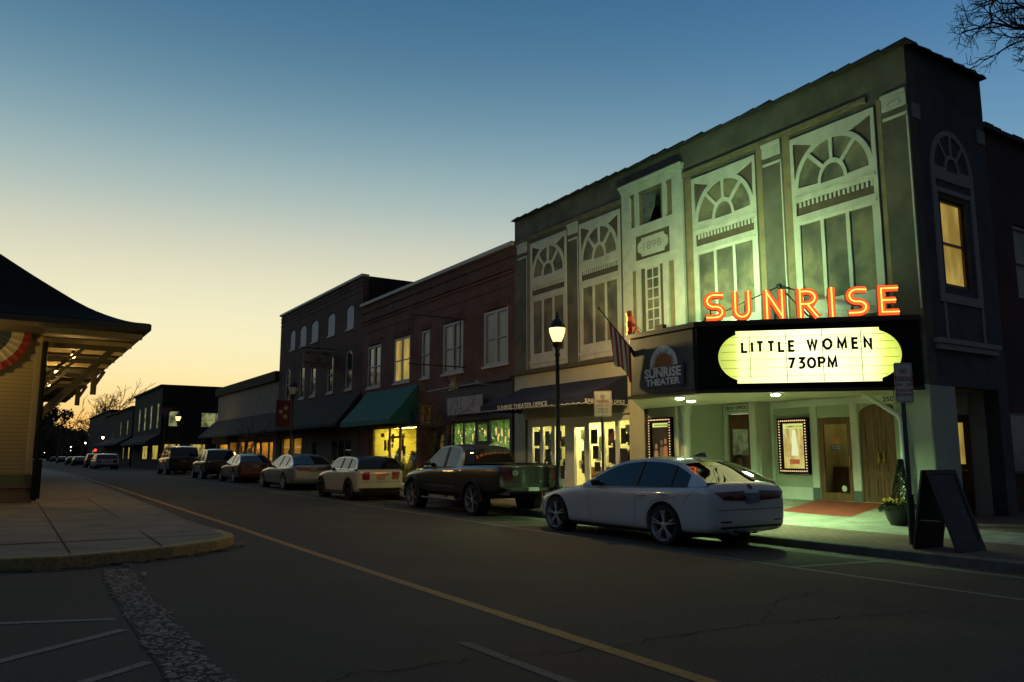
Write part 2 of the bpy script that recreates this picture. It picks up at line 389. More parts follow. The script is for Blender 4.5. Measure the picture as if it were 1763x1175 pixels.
# left-hand island: kerbed pavement with painted nose
isl = [(-30, 12.3), (-3, 12.0), (.07, 11.78), (.68, 11.65), (1.36, 11.8), (2.12, 12.11), (2.8, 12.6), (3.08, 12.95), (3.2, 13.2), (3.25, 13.5), (3.22, 14.2), (3.15, 15.3), (3.12, 16.8), (3.2, 18.7), (3.25, 24), (3.35, 30), (3.5, 45), (3.6, 70), (3.7, 140)]
def zi(x, y): return base(y) + .15
M_isl = mat('island_concrete', (.17, .145, .12), .85, noise=.45, nscale=1.4, bump=.25, bscale=70)
mb = MB(); left = [(-60, y) for (_, y) in isl]
inner = [(x - .16 if y > 13 else x - .02, y + (.16 if y < 13.3 else 0)) for x, y in isl]
for i in range(len(inner) - 1):
    a, b = inner[i], inner[i + 1]
    mb.add([(-60, a[1] if i > 8 else 13.5, zi(*a)), (*a, zi(*a)), (*b, zi(*b)), (-60, b[1] if i > 8 else 13.5, zi(*b))] if i > 8 else [(*a, zi(*a)), (*b, zi(*b)), (b[0], 13.5, zi(*b)), (a[0], 13.5, zi(*a))], [(0, 1, 2, 3)])
tag(obj('island_pavement', mb, M_isl), kind='structure')
mbk = [MB(), MB()]
for i in range(len(isl) - 1):
    a, b, c, d = isl[i], isl[i + 1], inner[i + 1], inner[i]
    k = 1 if (2 <= i <= 9) else 0
    mbk[k].add([(*a, -.3), (*b, -.3), (*b, zi(*b) - .02), (*a, zi(*a) - .02), (b[0] + (c[0] - b[0]) * .15, b[1] + (c[1] - b[1]) * .15, zi(*b)), (a[0] + (d[0] - a[0]) * .15, a[1] + (d[1] - a[1]) * .15, zi(*a)), (*c, zi(*c)), (*d, zi(*d))], [(0, 1, 2, 3), (3, 2, 4, 5), (5, 4, 6, 7)])
tag(obj('island_kerb', mbk[0], M_kerb), kind='structure')
M_ykerb = worn('yellow_kerb_paint', (.34, .24, .08), (.12, .10, .065), .36, .58)
tag(obj('yellow_kerb', mbk[1], M_ykerb), kind='structure')
for p in ([(.85, 23.8), (.83, 11.85)], [(2.1, 27), (2.03, 17.6)], [(2.02, 14.6), (1.97, 12.1)], [(-3, 13.6), (2.95, 13.4)], [(-3, 17.6), (3.0, 17.6)], [(-1, 22), (3.1, 22)]):
    strip('pavement_joint', p, .02, MJ, zi, .004)
strip('bay_marking', [(1.12, 28.9), (3.2, 27.6)], .14, M_wht, zi, .004)
strip('bay_marking', [(1.62, 48), (3.3, 47)], .3, M_wht, zi, .004)

# cobble strip in the car park, stones set in one bed
M_cob = mat('cobble_stone', (.29, .22, .17), .8, noise=.5, nscale=9)
bed = MB(); c0 = [(1.29, 11.3), (1.27, 10.5), (1.2, 9.0), (1.17, 7.5), (1.15, 5.6), (1.13, 4.4), (1.13, 3)]
strip('cobble_bed', c0, .33, mat('cobble_mortar', (.035, .028, .025), 1), zroad, .006)
mb = MB(); y = 3.2
random.seed(4)
for k in range(1650):
    y = random.uniform(3.4, 11.1); cx = interp([(3, 1.13), (5.6, 1.15), (9, 1.2), (11.3, 1.29)], y); x = cx + random.uniform(-1, 1) * (.165 + .02 * sin(y * 5) + .012 * sin(y * 17))
    r = random.uniform(.012, .030); h = r * .4; a = random.uniform(0, pi); e = random.uniform(.55, .9)
    o = len(mb.v); nn = 6
    for rr, hh in ((1, 0), (.75, .8), (0.0, 1)):
        for q in range(nn if rr else 1):
            t_ = a + 2 * pi * q / nn; u, v = r * rr * cos(t_), r * rr * e * sin(t_)
            mb.v.append((x + u * cos(a) - v * sin(a), y + u * sin(a) + v * cos(a), zroad(x, y) + .007 + h * hh))
    for q in range(nn):
        mb.f.append((o + q, o + (q + 1) % nn, o + nn + (q + 1) % nn, o + nn + q)); mb.f.append((o + nn + q, o + nn + (q + 1) % nn, o + 2 * nn)); mb.m += [0, 0]
tag(obj('cobbles', mb, M_cob, smooth=True), 'strip of small pale cobbles crossing the dark car park', 'cobbles', kind='stuff')
strip('kerb_dirt', [(-3, 11.9), (.07, 11.70), (.68, 11.57), (1.36, 11.72), (2.12, 12.03), (2.85, 12.5), (3.22, 13.0), (3.34, 13.5)], .17, worn('kerb_dirt', (.035, .026, .020), (.07, .05, .038), .35, .5), zroad, .006, jag=.5)
strip('kerb_dirt', [(KERB - .12, 2), (KERB - .1, 6), (KERB - .13, 9), (KERB - .1, 14)], .16, MATS['kerb_dirt'], zroad, .009, jag=.5)
# fallen leaves and grit along the kerbs
mb = MB()
for k in range(900):
    if k >= 520: k = 5
    if k < 200: u = random.uniform(.3, 3.3); x = u; y = interp([(.07, 11.7), (.68, 11.6), (1.36, 11.75), (2.12, 12.05), (2.8, 12.5), (3.2, 13.0)], u) - abs(random.gauss(0, .09)) - .02; z = zroad(x, y) + .01
    elif k < 330: x = random.uniform(10.7, 11.0); y = random.gauss(8.3, .8); z = zroad(x, y) + .012
    elif k < 450: x = random.uniform(11.3, 17); y = random.uniform(9.3, 14.5); z = zany(x, y) + .012
    else: x = random.uniform(15.8, 16.95); y = random.gauss(12.6, .5); z = zany(x, y) + .012
    r = random.uniform(.008, .024) * (1.9 if x < 4 else 1.2); a = random.uniform(0, 6)
    mb.add([(x + r * cos(a), y + r * sin(a), z), (x - r * sin(a) * .6, y + r * cos(a) * .6, z + random.uniform(0, .01)), (x - r * cos(a), y - r * sin(a), z + random.uniform(0, .012)), (x + r * sin(a) * .6, y - r * cos(a) * .6, z)], [(0, 1, 2, 3)])
tag(obj('leaf_litter', mb, mat('dead_leaf', (.26, .16, .09), .9, noise=.8, nscale=5)), 'scattered dry leaves and grit along the kerbs and pavement', 'leaves', kind='stuff')
mb = MB(); mb.lathe([(.0, .05), (.022, .04), (.032, .02), (.028, 0)], (1.5, 10.35, .0), 12)
tag(obj('paper_cup', mb, mat('cup_white', (.42, .42, .38), .6), smooth=True), 'small crumpled white cup beside the cobble strip', 'litter')
mb = MB(); mb.lathe([(.0, .05), (.05, .04), (.07, .0)], (1.43, 11.3, .0), 7)
tag(obj('small_rock', mb, M_kerb), 'small grey rock below the painted kerb', 'rock')

# ================================================================ buildings
def fX(X): return lambda a, b, d: (X - d, a, b)      # plate facing the street (a = Y, b = Z)
def fY(Y): return lambda a, b, d: (a, Y - d, b)      # plate facing the camera end of the street (a = X, b = Z)
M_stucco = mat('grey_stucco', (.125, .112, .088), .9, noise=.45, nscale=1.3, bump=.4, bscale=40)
M_parapet = mat('dark_parapet', (.105, .095, .078), .9, noise=.6, nscale=2.4, bump=.4, bscale=30)
M_trim = mat('painted_trim', (.52, .50, .44), .75, noise=.22, nscale=3, bump=.1, bscale=50)
M_tan = mat('tan_paint', (.24, .18, .10), .85, noise=.3, nscale=3)
M_cream = mat('cream_wall', (.50, .44, .33), .85, noise=.15, nscale=1.5)
M_green = mat('pale_lobby_wall', (.40, .42, .33), .85, noise=.12, nscale=1.2)
M_white = mat('white_trim_paint', (.70, .69, .64), .6, noise=.1, nscale=4)
M_brown = mat('brown_spandrel', (.105, .075, .05), .85, noise=.3, nscale=4)
M_black = mat('black_paint', (.007, .007, .007), .75, spec=.15)
M_dark = mat('dark_void', (.006, .006, .006), .9)
M_glass = mat('dark_window_glass', (.015, .018, .02), .06, spec=.6)
M_curt = mat('net_curtain', (.24, .23, .20), .35, noise=.45, nscale=1.3, spec=.6, stretch=(1, 1, .3))
M_wood = mat('stained_oak', (.19, .085, .035), .45, noise=.5, nscale=3, stretch=(6, 6, .5))
M_wood2 = mat('dark_red_wood', (.13, .04, .022), .4, noise=.4, nscale=3, stretch=(6, 6, .5))
M_brass = mat('brass', (.6, .45, .15), .3, metal=1)
M_metal = mat('dark_metal', (.03, .03, .03), .45, metal=.6)
M_galv = mat('galvanised_metal', (.35, .35, .34), .45, metal=.7)
M_gwhite = mat('gutter_white', (.78, .79, .74), .5)

def shopglass():
    m = bpy.data.materials.new('shop_glass'); m.use_nodes = True; t = m.node_tree; t.nodes.clear()
    o = t.nodes.new('ShaderNodeOutputMaterial'); mx = t.nodes.new('ShaderNodeMixShader'); tr = t.nodes.new('ShaderNodeBsdfTransparent'); gl = t.nodes.new('ShaderNodeBsdfGlossy')
    fr = t.nodes.new('ShaderNodeFresnel'); fr.inputs[0].default_value = 1.45; gl.inputs['Roughness'].default_value = .02
    ml = t.nodes.new('ShaderNodeMath'); ml.operation = 'MULTIPLY'; ml.inputs[1].default_value = .55; t.links.new(fr.outputs[0], ml.inputs[0]); t.links.new(ml.outputs[0], mx.inputs[0]); t.links.new(tr.outputs[0], mx.inputs[1]); t.links.new(gl.outputs[0], mx.inputs[2]); t.links.new(mx.outputs[0], o.inputs[0]); return m
M_shop = shopglass()
def lit(name, c, s, c2=None, scale=2, stretch=None):
    """a lit surface; the optional second colour breaks it up as blinds, goods and shelves do"""
    if name in MATS: return MATS[name]
    m = mat(name, (.1, .1, .1), .9, emit=c, es=s)
    if c2:
        t = m.node_tree; b = t.nodes['Principled BSDF']; g = t.nodes.new('ShaderNodeTexCoord'); mp = t.nodes.new('ShaderNodeMapping'); t.links.new(g.outputs['Object'], mp.inputs[0])
        if stretch: mp.inputs['Scale'].default_value = stretch
        n = t.nodes.new('ShaderNodeTexNoise'); n.inputs['Scale'].default_value = scale; n.inputs['Detail'].default_value = 3; t.links.new(mp.outputs[0], n.inputs['Vector'])
        r = ramp([(.38, c2), (.62, c)], n.outputs['Fac'], t); t.links.new(r.outputs[0], b.inputs['Emission Color'])
    return m
L_warm = lit('lit_blind', (1, .72, .16), .42, (.55, .36, .06), 2.2, (1, 1, .35))
L_dim = lit('dim_interior', (.85, .55, .14), .16, (.10, .06, .02), 1.6)
L_far = lit('lit_office_window', (.85, .9, .35), .30, (.2, .2, .06), 1.4)
L_shop = lit('lit_shop_interior', (1, .8, .16), .55, (.25, .15, .02), 2.4, (1, 1, .5))

def arc(cx, cz, rx, rz, a0, a1, n): return [(cx + rx * cos(radians(a0 + (a1 - a0) * i / n)), cz + rz * sin(radians(a0 + (a1 - a0) * i / n))) for i in range(n + 1)]
def arch_outline(a0, b0, a1, b1, rise, n=10):
    c = (a0 + a1) / 2; return [(a0, b0), (a1, b0)] + arc(c, b1 - rise, (a1 - a0) / 2, rise, 0, 180, n)
def sash(parent, fn, a0, b0, a1, b1, m, glass, mull=1, name='window', depth=.09, arch=0, sill=None, fw=.07, rail=True):
    """double-hung window set back in an opening: frame > pane, sill"""
    f2 = shift(fn, 0, 0, -depth); mb = MB()
    out = arch_outline(a0, b0, a1, b1, arch) if arch else rect(a0, b0, a1, b1)
    holes = []; zs = b0 + (b1 - b0) * .49; cols = mull + 1; w = (a1 - a0 - fw * (2 + mull * 1.6)) / cols
    for k in range(cols):
        x0 = a0 + fw + k * (w + fw * 1.6)
        top = b1 - arch - fw if arch else b1 - fw
        if rail:
            holes.append(rect(x0, b0 + fw, x0 + w, zs - .025)); top_out = rect(x0, zs + .025, x0 + w, top)
            if arch and cols == 1: top_out = [(x0, zs + .025), (x0 + w, zs + .025)] + arc((a0 + a1) / 2, b1 - arch, w / 2, arch - fw, 0, 180, 8)
            holes.append(top_out)
        else: holes.append(rect(x0, b0 + fw, x0 + w, top))
    mb.plate(out, holes, f2, .05)
    w_ = obj(name, mb, m, parent)
    pm = MB(); g0 = shift(fn, 0, 0, -depth - .02); pm.plate([(a0 + (a - a0) * .995, b) for a, b in out], [], g0, .012); obj('pane', pm, glass, w_)
    if sill:
        sm = MB(); c0 = fn(a0 - .08, b0 - .09, .06); c1 = fn(a1 + .08, b0, -depth); sm.box(min(c0[0], c1[0]), min(c0[1], c1[1]), b0 - .09, max(c0[0], c1[0]), max(c0[1], c1[1]), b0 - .002); obj('sill', sm, sill, w_)
    return w_

# ---------------------------------------------------------------- theatre
XF = 15.1; YN = 8.5; YF = 23.4
TH = thing('theater_building', 'two storey corner theater with painted arched windows and a 1898 plaque', 'theater', (XF, YN, 0))
fn = fX(XF)
mb = MB()
outer = [(YN, -.3), (9.2, -.3), (9.2, 2.8), (16.68, 2.8), (16.68, -.3), (17.3, -.3), (17.3, 2.62), (22.72, 2.62), (22.72, -.3), (YF, -.3), (YF, 9.0), (YN, 9.0)]
bayhole = rect(15.66, 8.0, 16.66, 9.0 - .02)
mb.plate(outer, [rect(15.68, 8.02, 16.64, 8.96)], fn, -.3)
obj('front_wall', mb, M_stucco, TH)
fs = fY(YN); mb = MB()
sw = [(15.4, -.3), (16.0, -.3), (16.0, 2.78), (17.7, 2.78), (17.7, -.3), (18.1, -.3), (18.1, 9.0), (15.4, 9.0)]
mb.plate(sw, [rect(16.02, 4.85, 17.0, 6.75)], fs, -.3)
obj('side_wall', mb, mat('shaded_side_stucco', (.085, .082, .09), .9, noise=.4, nscale=1.6, bump=.4, bscale=40), TH)  # same paint as the front wall, with this side's shade put into the colour
mb = MB(); mb.plate([(YN, 9.001), (YF, 9.001), (YF, 9.84), (YN, 9.84)], [], fX(XF - .003), -.36); obj('parapet', mb, M_stucco, TH)
mb = MB(); mb.box(XF + .36, YN - .003, 9.001, 18.1, YN + .3, 9.84); obj('side_parapet', mb, MATS['shaded_side_stucco'], TH)
mb = MB(); mb.box(XF - .06, 9.4, 8.98, XF - .004, YF - .1, 9.05); mb.box(XF - .04, 9.4, 8.92, XF - .004, YF - .1, 8.978)
obj('string_course', mb, mat('weathered_tan', (.20, .155, .09), .85, noise=.4, nscale=3), TH)
mb = MB(); random.seed(5)
y = YN - .15
while y < YF:                                     # lumpy tile coping
    w = random.uniform(.42, .7); h = random.uniform(.06, .10); y1 = min(y + w, YF + .1); z = 9.84 + random.uniform(-.01, .01)
    mb.add([(XF - .17, y, z), (XF + .32, y, z), (XF + .32, y1, z), (XF - .17, y1, z), (XF - .13, y + .03, z + h), (XF + .3, y + .03, z + h), (XF + .3, y1 - .03, z + h * .55), (XF - .13, y1 - .03, z + h * .55)],
           [(0, 3, 2, 1), (4, 5, 6, 7), (0, 1, 5, 4), (1, 2, 6, 5), (2, 3, 7, 6), (3, 0, 4, 7)]); y = y1
x = XF + .34
while x < 18.1:
    w = random.uniform(.3, .5); x1 = min(x + w, 18.22); z = 9.842; h = random.uniform(.08, .14)
    mb.add([(x, YN - .17, z), (x1, YN - .17, z), (x1, YN + .33, z), (x, YN + .33, z), (x + .02, YN - .13, z + h * .6), (x1 - .03, YN - .13, z + h), (x1 - .03, YN + .3, z + h), (x + .02, YN + .3, z + h * .6)],
           [(0, 3, 2, 1), (4, 5, 6, 7), (0, 1, 5, 4), (1, 2, 6, 5), (2, 3, 7, 6), (3, 0, 4, 7)]); x = x1
obj('coping', mb, mat('dark_clay_tile', (.025, .022, .022), .8, noise=.5, nscale=4), TH)
mb = MB(); mb.box(XF + .31, YN + .31, 8.9, 18.1, YF - .01, 9.3); mb.box(17.8, YN + .31, 2.9, 18.1, YF - .01, 8.89); mb.box(XF + .3, YF - .3, -.3, 18.1, YF - .005, 8.88)
obj('roof', mb, M_parapet, TH)

# trompe l'oeil glass: smoky blotched paint
def painted_glass():
    m = bpy.data.materials.new('painted_glass'); m.use_nodes = True; t = m.node_tree; b = t.nodes['Principled BSDF']; b.inputs['Roughness'].default_value = .8
    g = t.nodes.new('ShaderNodeTexCoord'); n = t.nodes.new('ShaderNodeTexNoise'); n.inputs['Scale'].default_value = 1.5; n.inputs['Detail'].default_value = 6; n.inputs['Distortion'].default_value = .4
    t.links.new(g.outputs['Object'], n.inputs['Vector'])
    r = ramp([(.30, (.055, .055, .045)), (.48, (.11, .10, .075)), (.62, (.20, .17, .10)), (.8, (.10, .10, .08))], n.outputs['Fac'], t)
    t.links.new(r.outputs[0], b.inputs['Base Color']); return m
M_pg = painted_glass()
def painted_window(parent, f, a0, a1, zb=4.35, zt=8.77, m=M_trim, dark=M_brown, small=False):
    """painted arched window: three tall lights, dark dentilled band, fanlight, spandrels"""
    c = (a0 + a1) / 2; hw = (a1 - a0) / 2; k = hw / 1.07; mb = MB(); e = .012
    holes = []
    pw = (2 * hw - .16 * 2 * k - .10 * 2 * k) / 3
    for i in range(3):
        x0 = a0 + .17 * k + i * (pw + .09 * k); holes.append(rect(x0, 4.84, x0 + pw, 6.65))
    band = rect(a0 + .10 * k, 6.88, a1 - .10 * k, 7.2); holes.append(band)
    cz = 7.48; RX, RZ = .89 * k, .98; rx, rz = .34 * k, .46; bw = .045 * k
    inner = arc(c, cz, rx - .05 * k, rz - .06, 0, 180, 12); holes.append(inner)
    lim = [(3, 47), (53, 87), (93, 127), (133, 177)]
    for g0, g1 in lim:
        holes.append(arc(c, cz, RX, RZ, g0, g1, 8) + arc(c, cz, rx + .03 * k, rz + .04, g1 - (3 if g1 < 177 else 0), g0 + (3 if g0 > 3 else 0), 6))
    for s in (1, -1):
        RX2, RZ2 = 1.0 * k, 1.10; pts = [(c + s * .98 * k, 8.66)] + [(c + s * RX2 * cos(radians(a)), cz + RZ2 * sin(radians(a))) for a in range(14, 63, 6)]
        pts[0] = (c + s * .985 * k, 8.64); holes.append(pts if s > 0 else pts[::-1])
    mb.plate(rect(a0, zb, a1, zt), holes, f, .04)
    w = obj('painted_window', mb, m, parent)
    g = MB(); g.plate(rect(a0 + .05, 4.7, a1 - .05, 6.75), [], f, .006); g.plate([(c + .96 * k, 7.3), (c - .96 * k, 7.3)] + arc(c, cz, .94 * k, 1.02, 180, 0, 20), [], f, .008); obj('painted_pane', g, M_pg, w)
    g = MB(); g.plate(rect(a0 + .04, 6.8, a1 - .04, 7.26), [], f, .005); 
    for s in (1, -1):
        pts = [(c + s * 1.02 * k, 8.7), (c + s * .3 * k, 8.7)] + [(c + s * .955 * k * cos(radians(a)), cz + 1.05 * sin(radians(a))) for a in range(70, 5, -6)] + [(c + s * 1.02 * k, 7.6)]
        g.plate(pts, [], f, .005)
    obj('spandrel', g, dark, w)
    g = MB(); n = 17; wd = (2 * hw - .24 * k) / n
    for i in range(n): x0 = a0 + .12 * k + i * wd; g.plate(rect(x0, 7.07, x0 + wd * .52, 7.19), [], shift(f, 0, 0, .008), .02)
    obj('dentils', g, m, w)
    g = MB(); g.plate(rect(a0 - .02, 4.5, a1 + .02, 4.6), [], shift(f, 0, 0, .0405), .035); g.plate(rect(a0 + .06, 6.70, a1 - .06, 6.76), [], shift(f, 0, 0, .0405), .02); g.plate(rect(a0 + .05, 7.28, a1 - .05, 7.34), [], shift(f, 0, 0, .0405), .02)
    objs('moulding', g, m, w)
    return w
for a0, a1 in ((9.24, 11.39), (12.43, 14.57), (17.55, 19.55), (20.25, 22.35)): painted_window(TH, fn, a0, a1)
# pilaster caps and edges, tan pilaster shadows
mb = MB(); 
for a0, a1 in ((8.52, 9.06), (11.67, 12.21), (19.65, 20.16), (22.6, 23.2)):
    mb.plate(rect(a0, 8.56, a1, 8.84), [], fn, .035); mb.plate(rect(a0 - .01, 8.841, a1 + .01, 8.915), [], fn, .06); mb.plate(rect(a0, 8.36, a1, 8.42), [], fn, .02)
    for s in (-1, 1): mb.ribbon([((a0 + a1) / 2 + s * (.06 + .07 * cos(q)), 8.66 + .07 * sin(q)) for q in [x * .5 - 1.6 for x in range(9)]], .022, shift(fn, 0, 0, .036), .015)
objs('pilaster_cap', mb, M_trim, TH, gap=.06)
mb = MB()
for a0, a1 in ((8.52, 9.06), (11.67, 12.21), (19.65, 20.16), (22.6, 23.2)): mb.plate(rect(a0, 4.3, a0 + .035, 8.34), [], fn, .008)
objs('pilaster_line', mb, M_trim, TH)
mb = MB()
for a0, a1 in ((11.42, 11.62), (14.6, 14.84), (22.4, 22.56), (12.25, 12.4), (9.1, 9.2)): mb.plate(rect(a0, 4.3, a1, 8.9), [], fn, .004)
objs('tan_pilaster_edge', mb, M_tan, TH)
# bay with broken upper opening, date plaque, slim sash
b0, b1 = 14.9, 17.4; mb = MB()
mb.plate(rect(b0, 4.3, b1, 9.14), [rect(15.28, 8.0, 15.52, 9.02), rect(15.66, 8.0, 16.66, 9.02), rect(16.83, 8.0, 17.03, 9.02), rect(15.42, 6.98, 16.86, 7.72), rect(15.28, 4.86, 15.52, 6.72), rect(15.72, 4.86, 16.66, 6.72), rect(16.83, 4.86, 17.03, 6.72)], fn, .07)
bay = obj('bay', mb, M_trim, TH)
mb = MB(); mb.box(XF - .10, b0 - .01, 9.14, XF, b1 + .01, 9.22); mb.box(XF - .13, b0 - .03, 9.222, XF, b1 + .03, 9.29); mb.box(XF - .165, b0 - .05, 9.292, XF, b1 + .05, 9.36)
obj('bay_cornice', mb, M_trim, bay)
mb = MB(); mb.plate(rect(15.4, 6.96, 16.88, 7.74), [], fn, .012); mb.plate(rect(15.7, 4.86, 16.68, 6.74), [], fn, .010); objs('bay_panel', mb, M_brown, bay)
mb = MB()
for a0, a1, z0, z1 in ((15.27, 15.53, 7.99, 9.03), (16.82, 17.04, 7.99, 9.03), (15.27, 15.53, 4.85, 6.73), (16.82, 17.04, 4.85, 6.73)): mb.plate(rect(a0, z0, a1, z1), [], fn, .011)
mb.plate(rect(15.66, 8.0, 15.76, 9.02), [], fn, .03); mb.plate(rect(16.56, 8.0, 16.66, 9.02), [], fn, .03)
objs('bay_reveal', mb, M_tan, bay)
mb = MB(); mb.plate([(16.56, 8.02), (16.56, 9.0), (15.95, 9.0), (16.0, 8.85), (16.05, 8.5), (16.3, 8.02)], [], fn, -.02); obj('torn_sheeting', mb, mat('torn_sheeting', (.13, .14, .12), .6, noise=.5, nscale=4), bay)
mb = MB(); mb.plate(rect(15.6, 7.9, 16.7, 9.0), [], fX(XF + .32), -.02); obj('dark_opening', mb, M_dark, bay)
# plaque with notched ends
pc = (16.14, 7.35); po = [(-.46, -.27), (.46, -.27), (.46, -.2), (.6, -.12), (.62, 0), (.6, .12), (.46, .2), (.46, .27), (-.46, .27), (-.46, .2), (-.6, .12), (-.62, 0), (-.6, -.12), (-.46, -.2)]
mb = MB(); mb.plate([(pc[0] + a, pc[1] + b) for a, b in po], [], shift(fn, 0, 0, .0125), .03); pq = obj('date_plaque', mb, M_trim, bay)
mb = MB(); text_mb(mb, '1898', .22, frame_fn((XF - .0435, pc[0], pc[1] - .11), (0, -1, 0), (-1, 0, 0)), .006, wid=.74); mb.plate(arc(pc[0] + .46, pc[1], .015, .015, 0, 330, 8), [], shift(fn, 0, 0, .0435), .006); mb.plate(arc(pc[0] - .46, pc[1], .015, .015, 0, 330, 8), [], shift(fn, 0, 0, .0435), .006)
obj('plaque_lettering', mb, mat('plaque_grey', (.26, .26, .23), .8), bay)
mb = MB(); hl = []
for i in range(2):
    for j in range(6): hl.append(rect(15.94 + i * .25, 4.92 + j * .295, 16.16 + i * .25, 5.18 + j * .295))
mb.plate(rect(15.88, 4.86, 16.48, 6.72), hl, fn, .035); obj('slim_window', mb, M_trim, bay)
mb = MB(); mb.plate(rect(15.9, 4.88, 16.46, 6.7), [], fn, .014); obj('slim_pane', mb, M_pg, bay)
# ledge under the upper floor, cream shop wall, office frontage
mb = MB(); mb.box(XF - .16, 17.42, 4.18, XF - .002, YF - .05, 4.27); mb.box(XF - .10, 17.42, 4.27, XF - .002, YF - .05, 4.32); obj('ledge', mb, M_brown, TH)
mb = MB(); mb.plate([(17.3, 2.62), (22.72, 2.62), (22.72, 4.17), (17.3, 4.17)], [], fn, .012); mb.plate(rect(16.69, -.2, 17.29, 4.17), [], fn, .014); obj('cream_band', mb, M_cream, TH)
mb = MB(); mb.plate(rect(22.73, -.2, YF - .01, 4.17), [], fn, .012); mb.plate(rect(YN + .01, -.2, 9.19, 2.79), [], fn, .012); mb.box(XF - .012, YN - .012, -.2, 15.99, YN - .001, 2.77); objs('pier_facing', mb, M_green, TH)
# office shopfront
def shopfront(parent, fn, a0, a1, z0, z1, panes, m, glass=M_shop, name='shopfront'):
    mb = MB(); mb.plate(rect(a0, z0, a1, z1), [rect(*p) for p in panes], shift(fn, 0, 0, -.14), .06); s = obj(name, mb, m, parent)
    g = MB(); g2 = shift(fn, 0, 0, -.11)
    for p in panes: g.add([g2(p[0] - .01, p[1] - .01, 0), g2(p[2] + .01, p[1] - .01, 0), g2(p[2] + .01, p[3] + .01, 0), g2(p[0] - .01, p[3] + .01, 0)], [(0, 1, 2, 3)])
    objs('shop_pane', g, glass, s); return s
def room(parent, a0, a1, z0, z1, depth, wallm, light, power, X=XF):
    """lit interior behind a shopfront: shell and a ceiling lamp"""
    mb = MB(); x0, x1 = X + .2, X + depth
    mb.box(x1, a0, z0, x1 + .05, a1, z1); mb.box(x0, a0 - .05, z0, x1, a0, z1); mb.box(x0, a1, z0, x1, a1 + .05, z1); mb.box(x0, a0, z1, x1, a1, z1 + .05); mb.box(x0, a0, z0 - .05, x1, a1, z0)
    r = obj('interior', mb, wallm, parent)
    k = MB(); k.box(x0 + (x1 - x0) * .3, a0 + .4, z1 - .06, x0 + (x1 - x0) * .6, a1 - .4, z1 - .03); obj('ceiling_lamp', k, lit('lamp_' + parent.name + str(round(a0)), light, power), r)
    return r
M_room = mat('interior_wall', (.62, .58, .42), .9, noise=.15, nscale=2)
ofp = [(21.35, .75, 22.42, 2.40), (20.62, .75, 21.2, 2.40), (20.2, .75, 20.48, 2.40), (19.5, .25, 20.02, 2.28), (18.72, .5, 19.3, 2.40), (18.06, .5, 18.6, 2.40), (17.42, .5, 17.92, 2.42)]
ofp = [(21.95, .75, 22.42, 2.36), (21.3, .75, 21.8, 2.36), (20.55, .75, 21.12, 2.36), (19.5, .25, 20.02, 2.28), (18.72, .5, 19.3, 2.40), (18.06, .5, 18.6, 2.40), (17.42, .5, 17.92, 2.42)]
shopfront(TH, fn, 17.3, 22.72, .05, 2.62, ofp, M_white)
rm = room(TH, 17.3, 22.7, .2, 2.6, 1.3, M_room, (1, .96, .34), 30)
random.seed(21)
def posters(parent, X, spans, z0, z1, n, cols, wr=(.16, .4), hr=(.2, .5), thick=.012):
    for i in range(n):
        a0, a1 = random.choice(spans); w = random.uniform(*wr); h = random.uniform(*hr)
        if a1 - a0 < w: w = (a1 - a0) * .9
        a = random.uniform(a0, a1 - w); z = random.uniform(z0, z1 - h); mb = MB(); mb.box(X + i * .004, a, z, X + i * .004 + thick * .3, a + w, z + h)
        c = random.choice(cols); obj('poster', mb, mat('poster_%02d' % (cols.index(c) + 1), c, .5, noise=.55, nscale=9, col2=(c[1] * .5, c[2] * .5, c[0] * .5)), parent)
PC = [(.02, .02, .02), (.05, .03, .02), (.5, .48, .4), (.35, .10, .05), (.10, .22, .20), (.03, .03, .05), (.45, .40, .15), (.02, .015, .02)]
posters(rm, XF + .16, [(21.95, 22.42), (21.3, 21.8), (20.55, 21.1), (19.5, 20.0), (18.75, 19.3), (18.06, 18.6), (17.42, 17.9)], .7, 2.34, 46, PC + [(.30, .32, .30), (.16, .05, .04), (.5, .42, .2)], (.15, .34), (.2, .5))
for a0_, a1_ in [(21.97, 22.40), (21.32, 21.78), (20.57, 21.1), (18.75, 19.27), (18.08, 18.58), (17.44, 17.9)]:
    z_ = 2.2
    while z_ > 1.0:
        h_ = random.uniform(.28, .48); w_ = random.uniform(.22, .33); a_ = random.uniform(a0_, max(a0_ + .01, a1_ - w_)); mb = MB(); mb.box(XF + .075, a_, z_ - h_, XF + .08, a_ + w_, z_); q_ = random.choice([0, 1, 5, 7, 3, 4]); obj('poster', mb, mat('poster_%02d' % (q_ + 1), PC[q_], .5, noise=.55, nscale=9), rm); z_ -= h_ + random.uniform(.04, .25)
mb = MB(); mb.box(15.9, 19.3, .2, 16.3, 20.3, 1.0); mb.box(15.85, 19.25, 1.0, 16.35, 20.35, 1.05); obj('counter', mb, M_wood, rm)
mb = MB(); mb.plate(rect(19.44, .16, 20.08, 2.36), [rect(19.5, .25, 20.02, 2.28)], fX(XF + .075), .03); dr = obj('office_door', mb, M_white, TH)
mb = MB(); mb.tube([(XF + .02, 19.47, 1.0), (XF - .02, 19.47, 1.05), (XF - .02, 19.47, 1.3), (XF + .02, 19.47, 1.35)], .015, 6); obj('handle', mb, M_metal, dr)

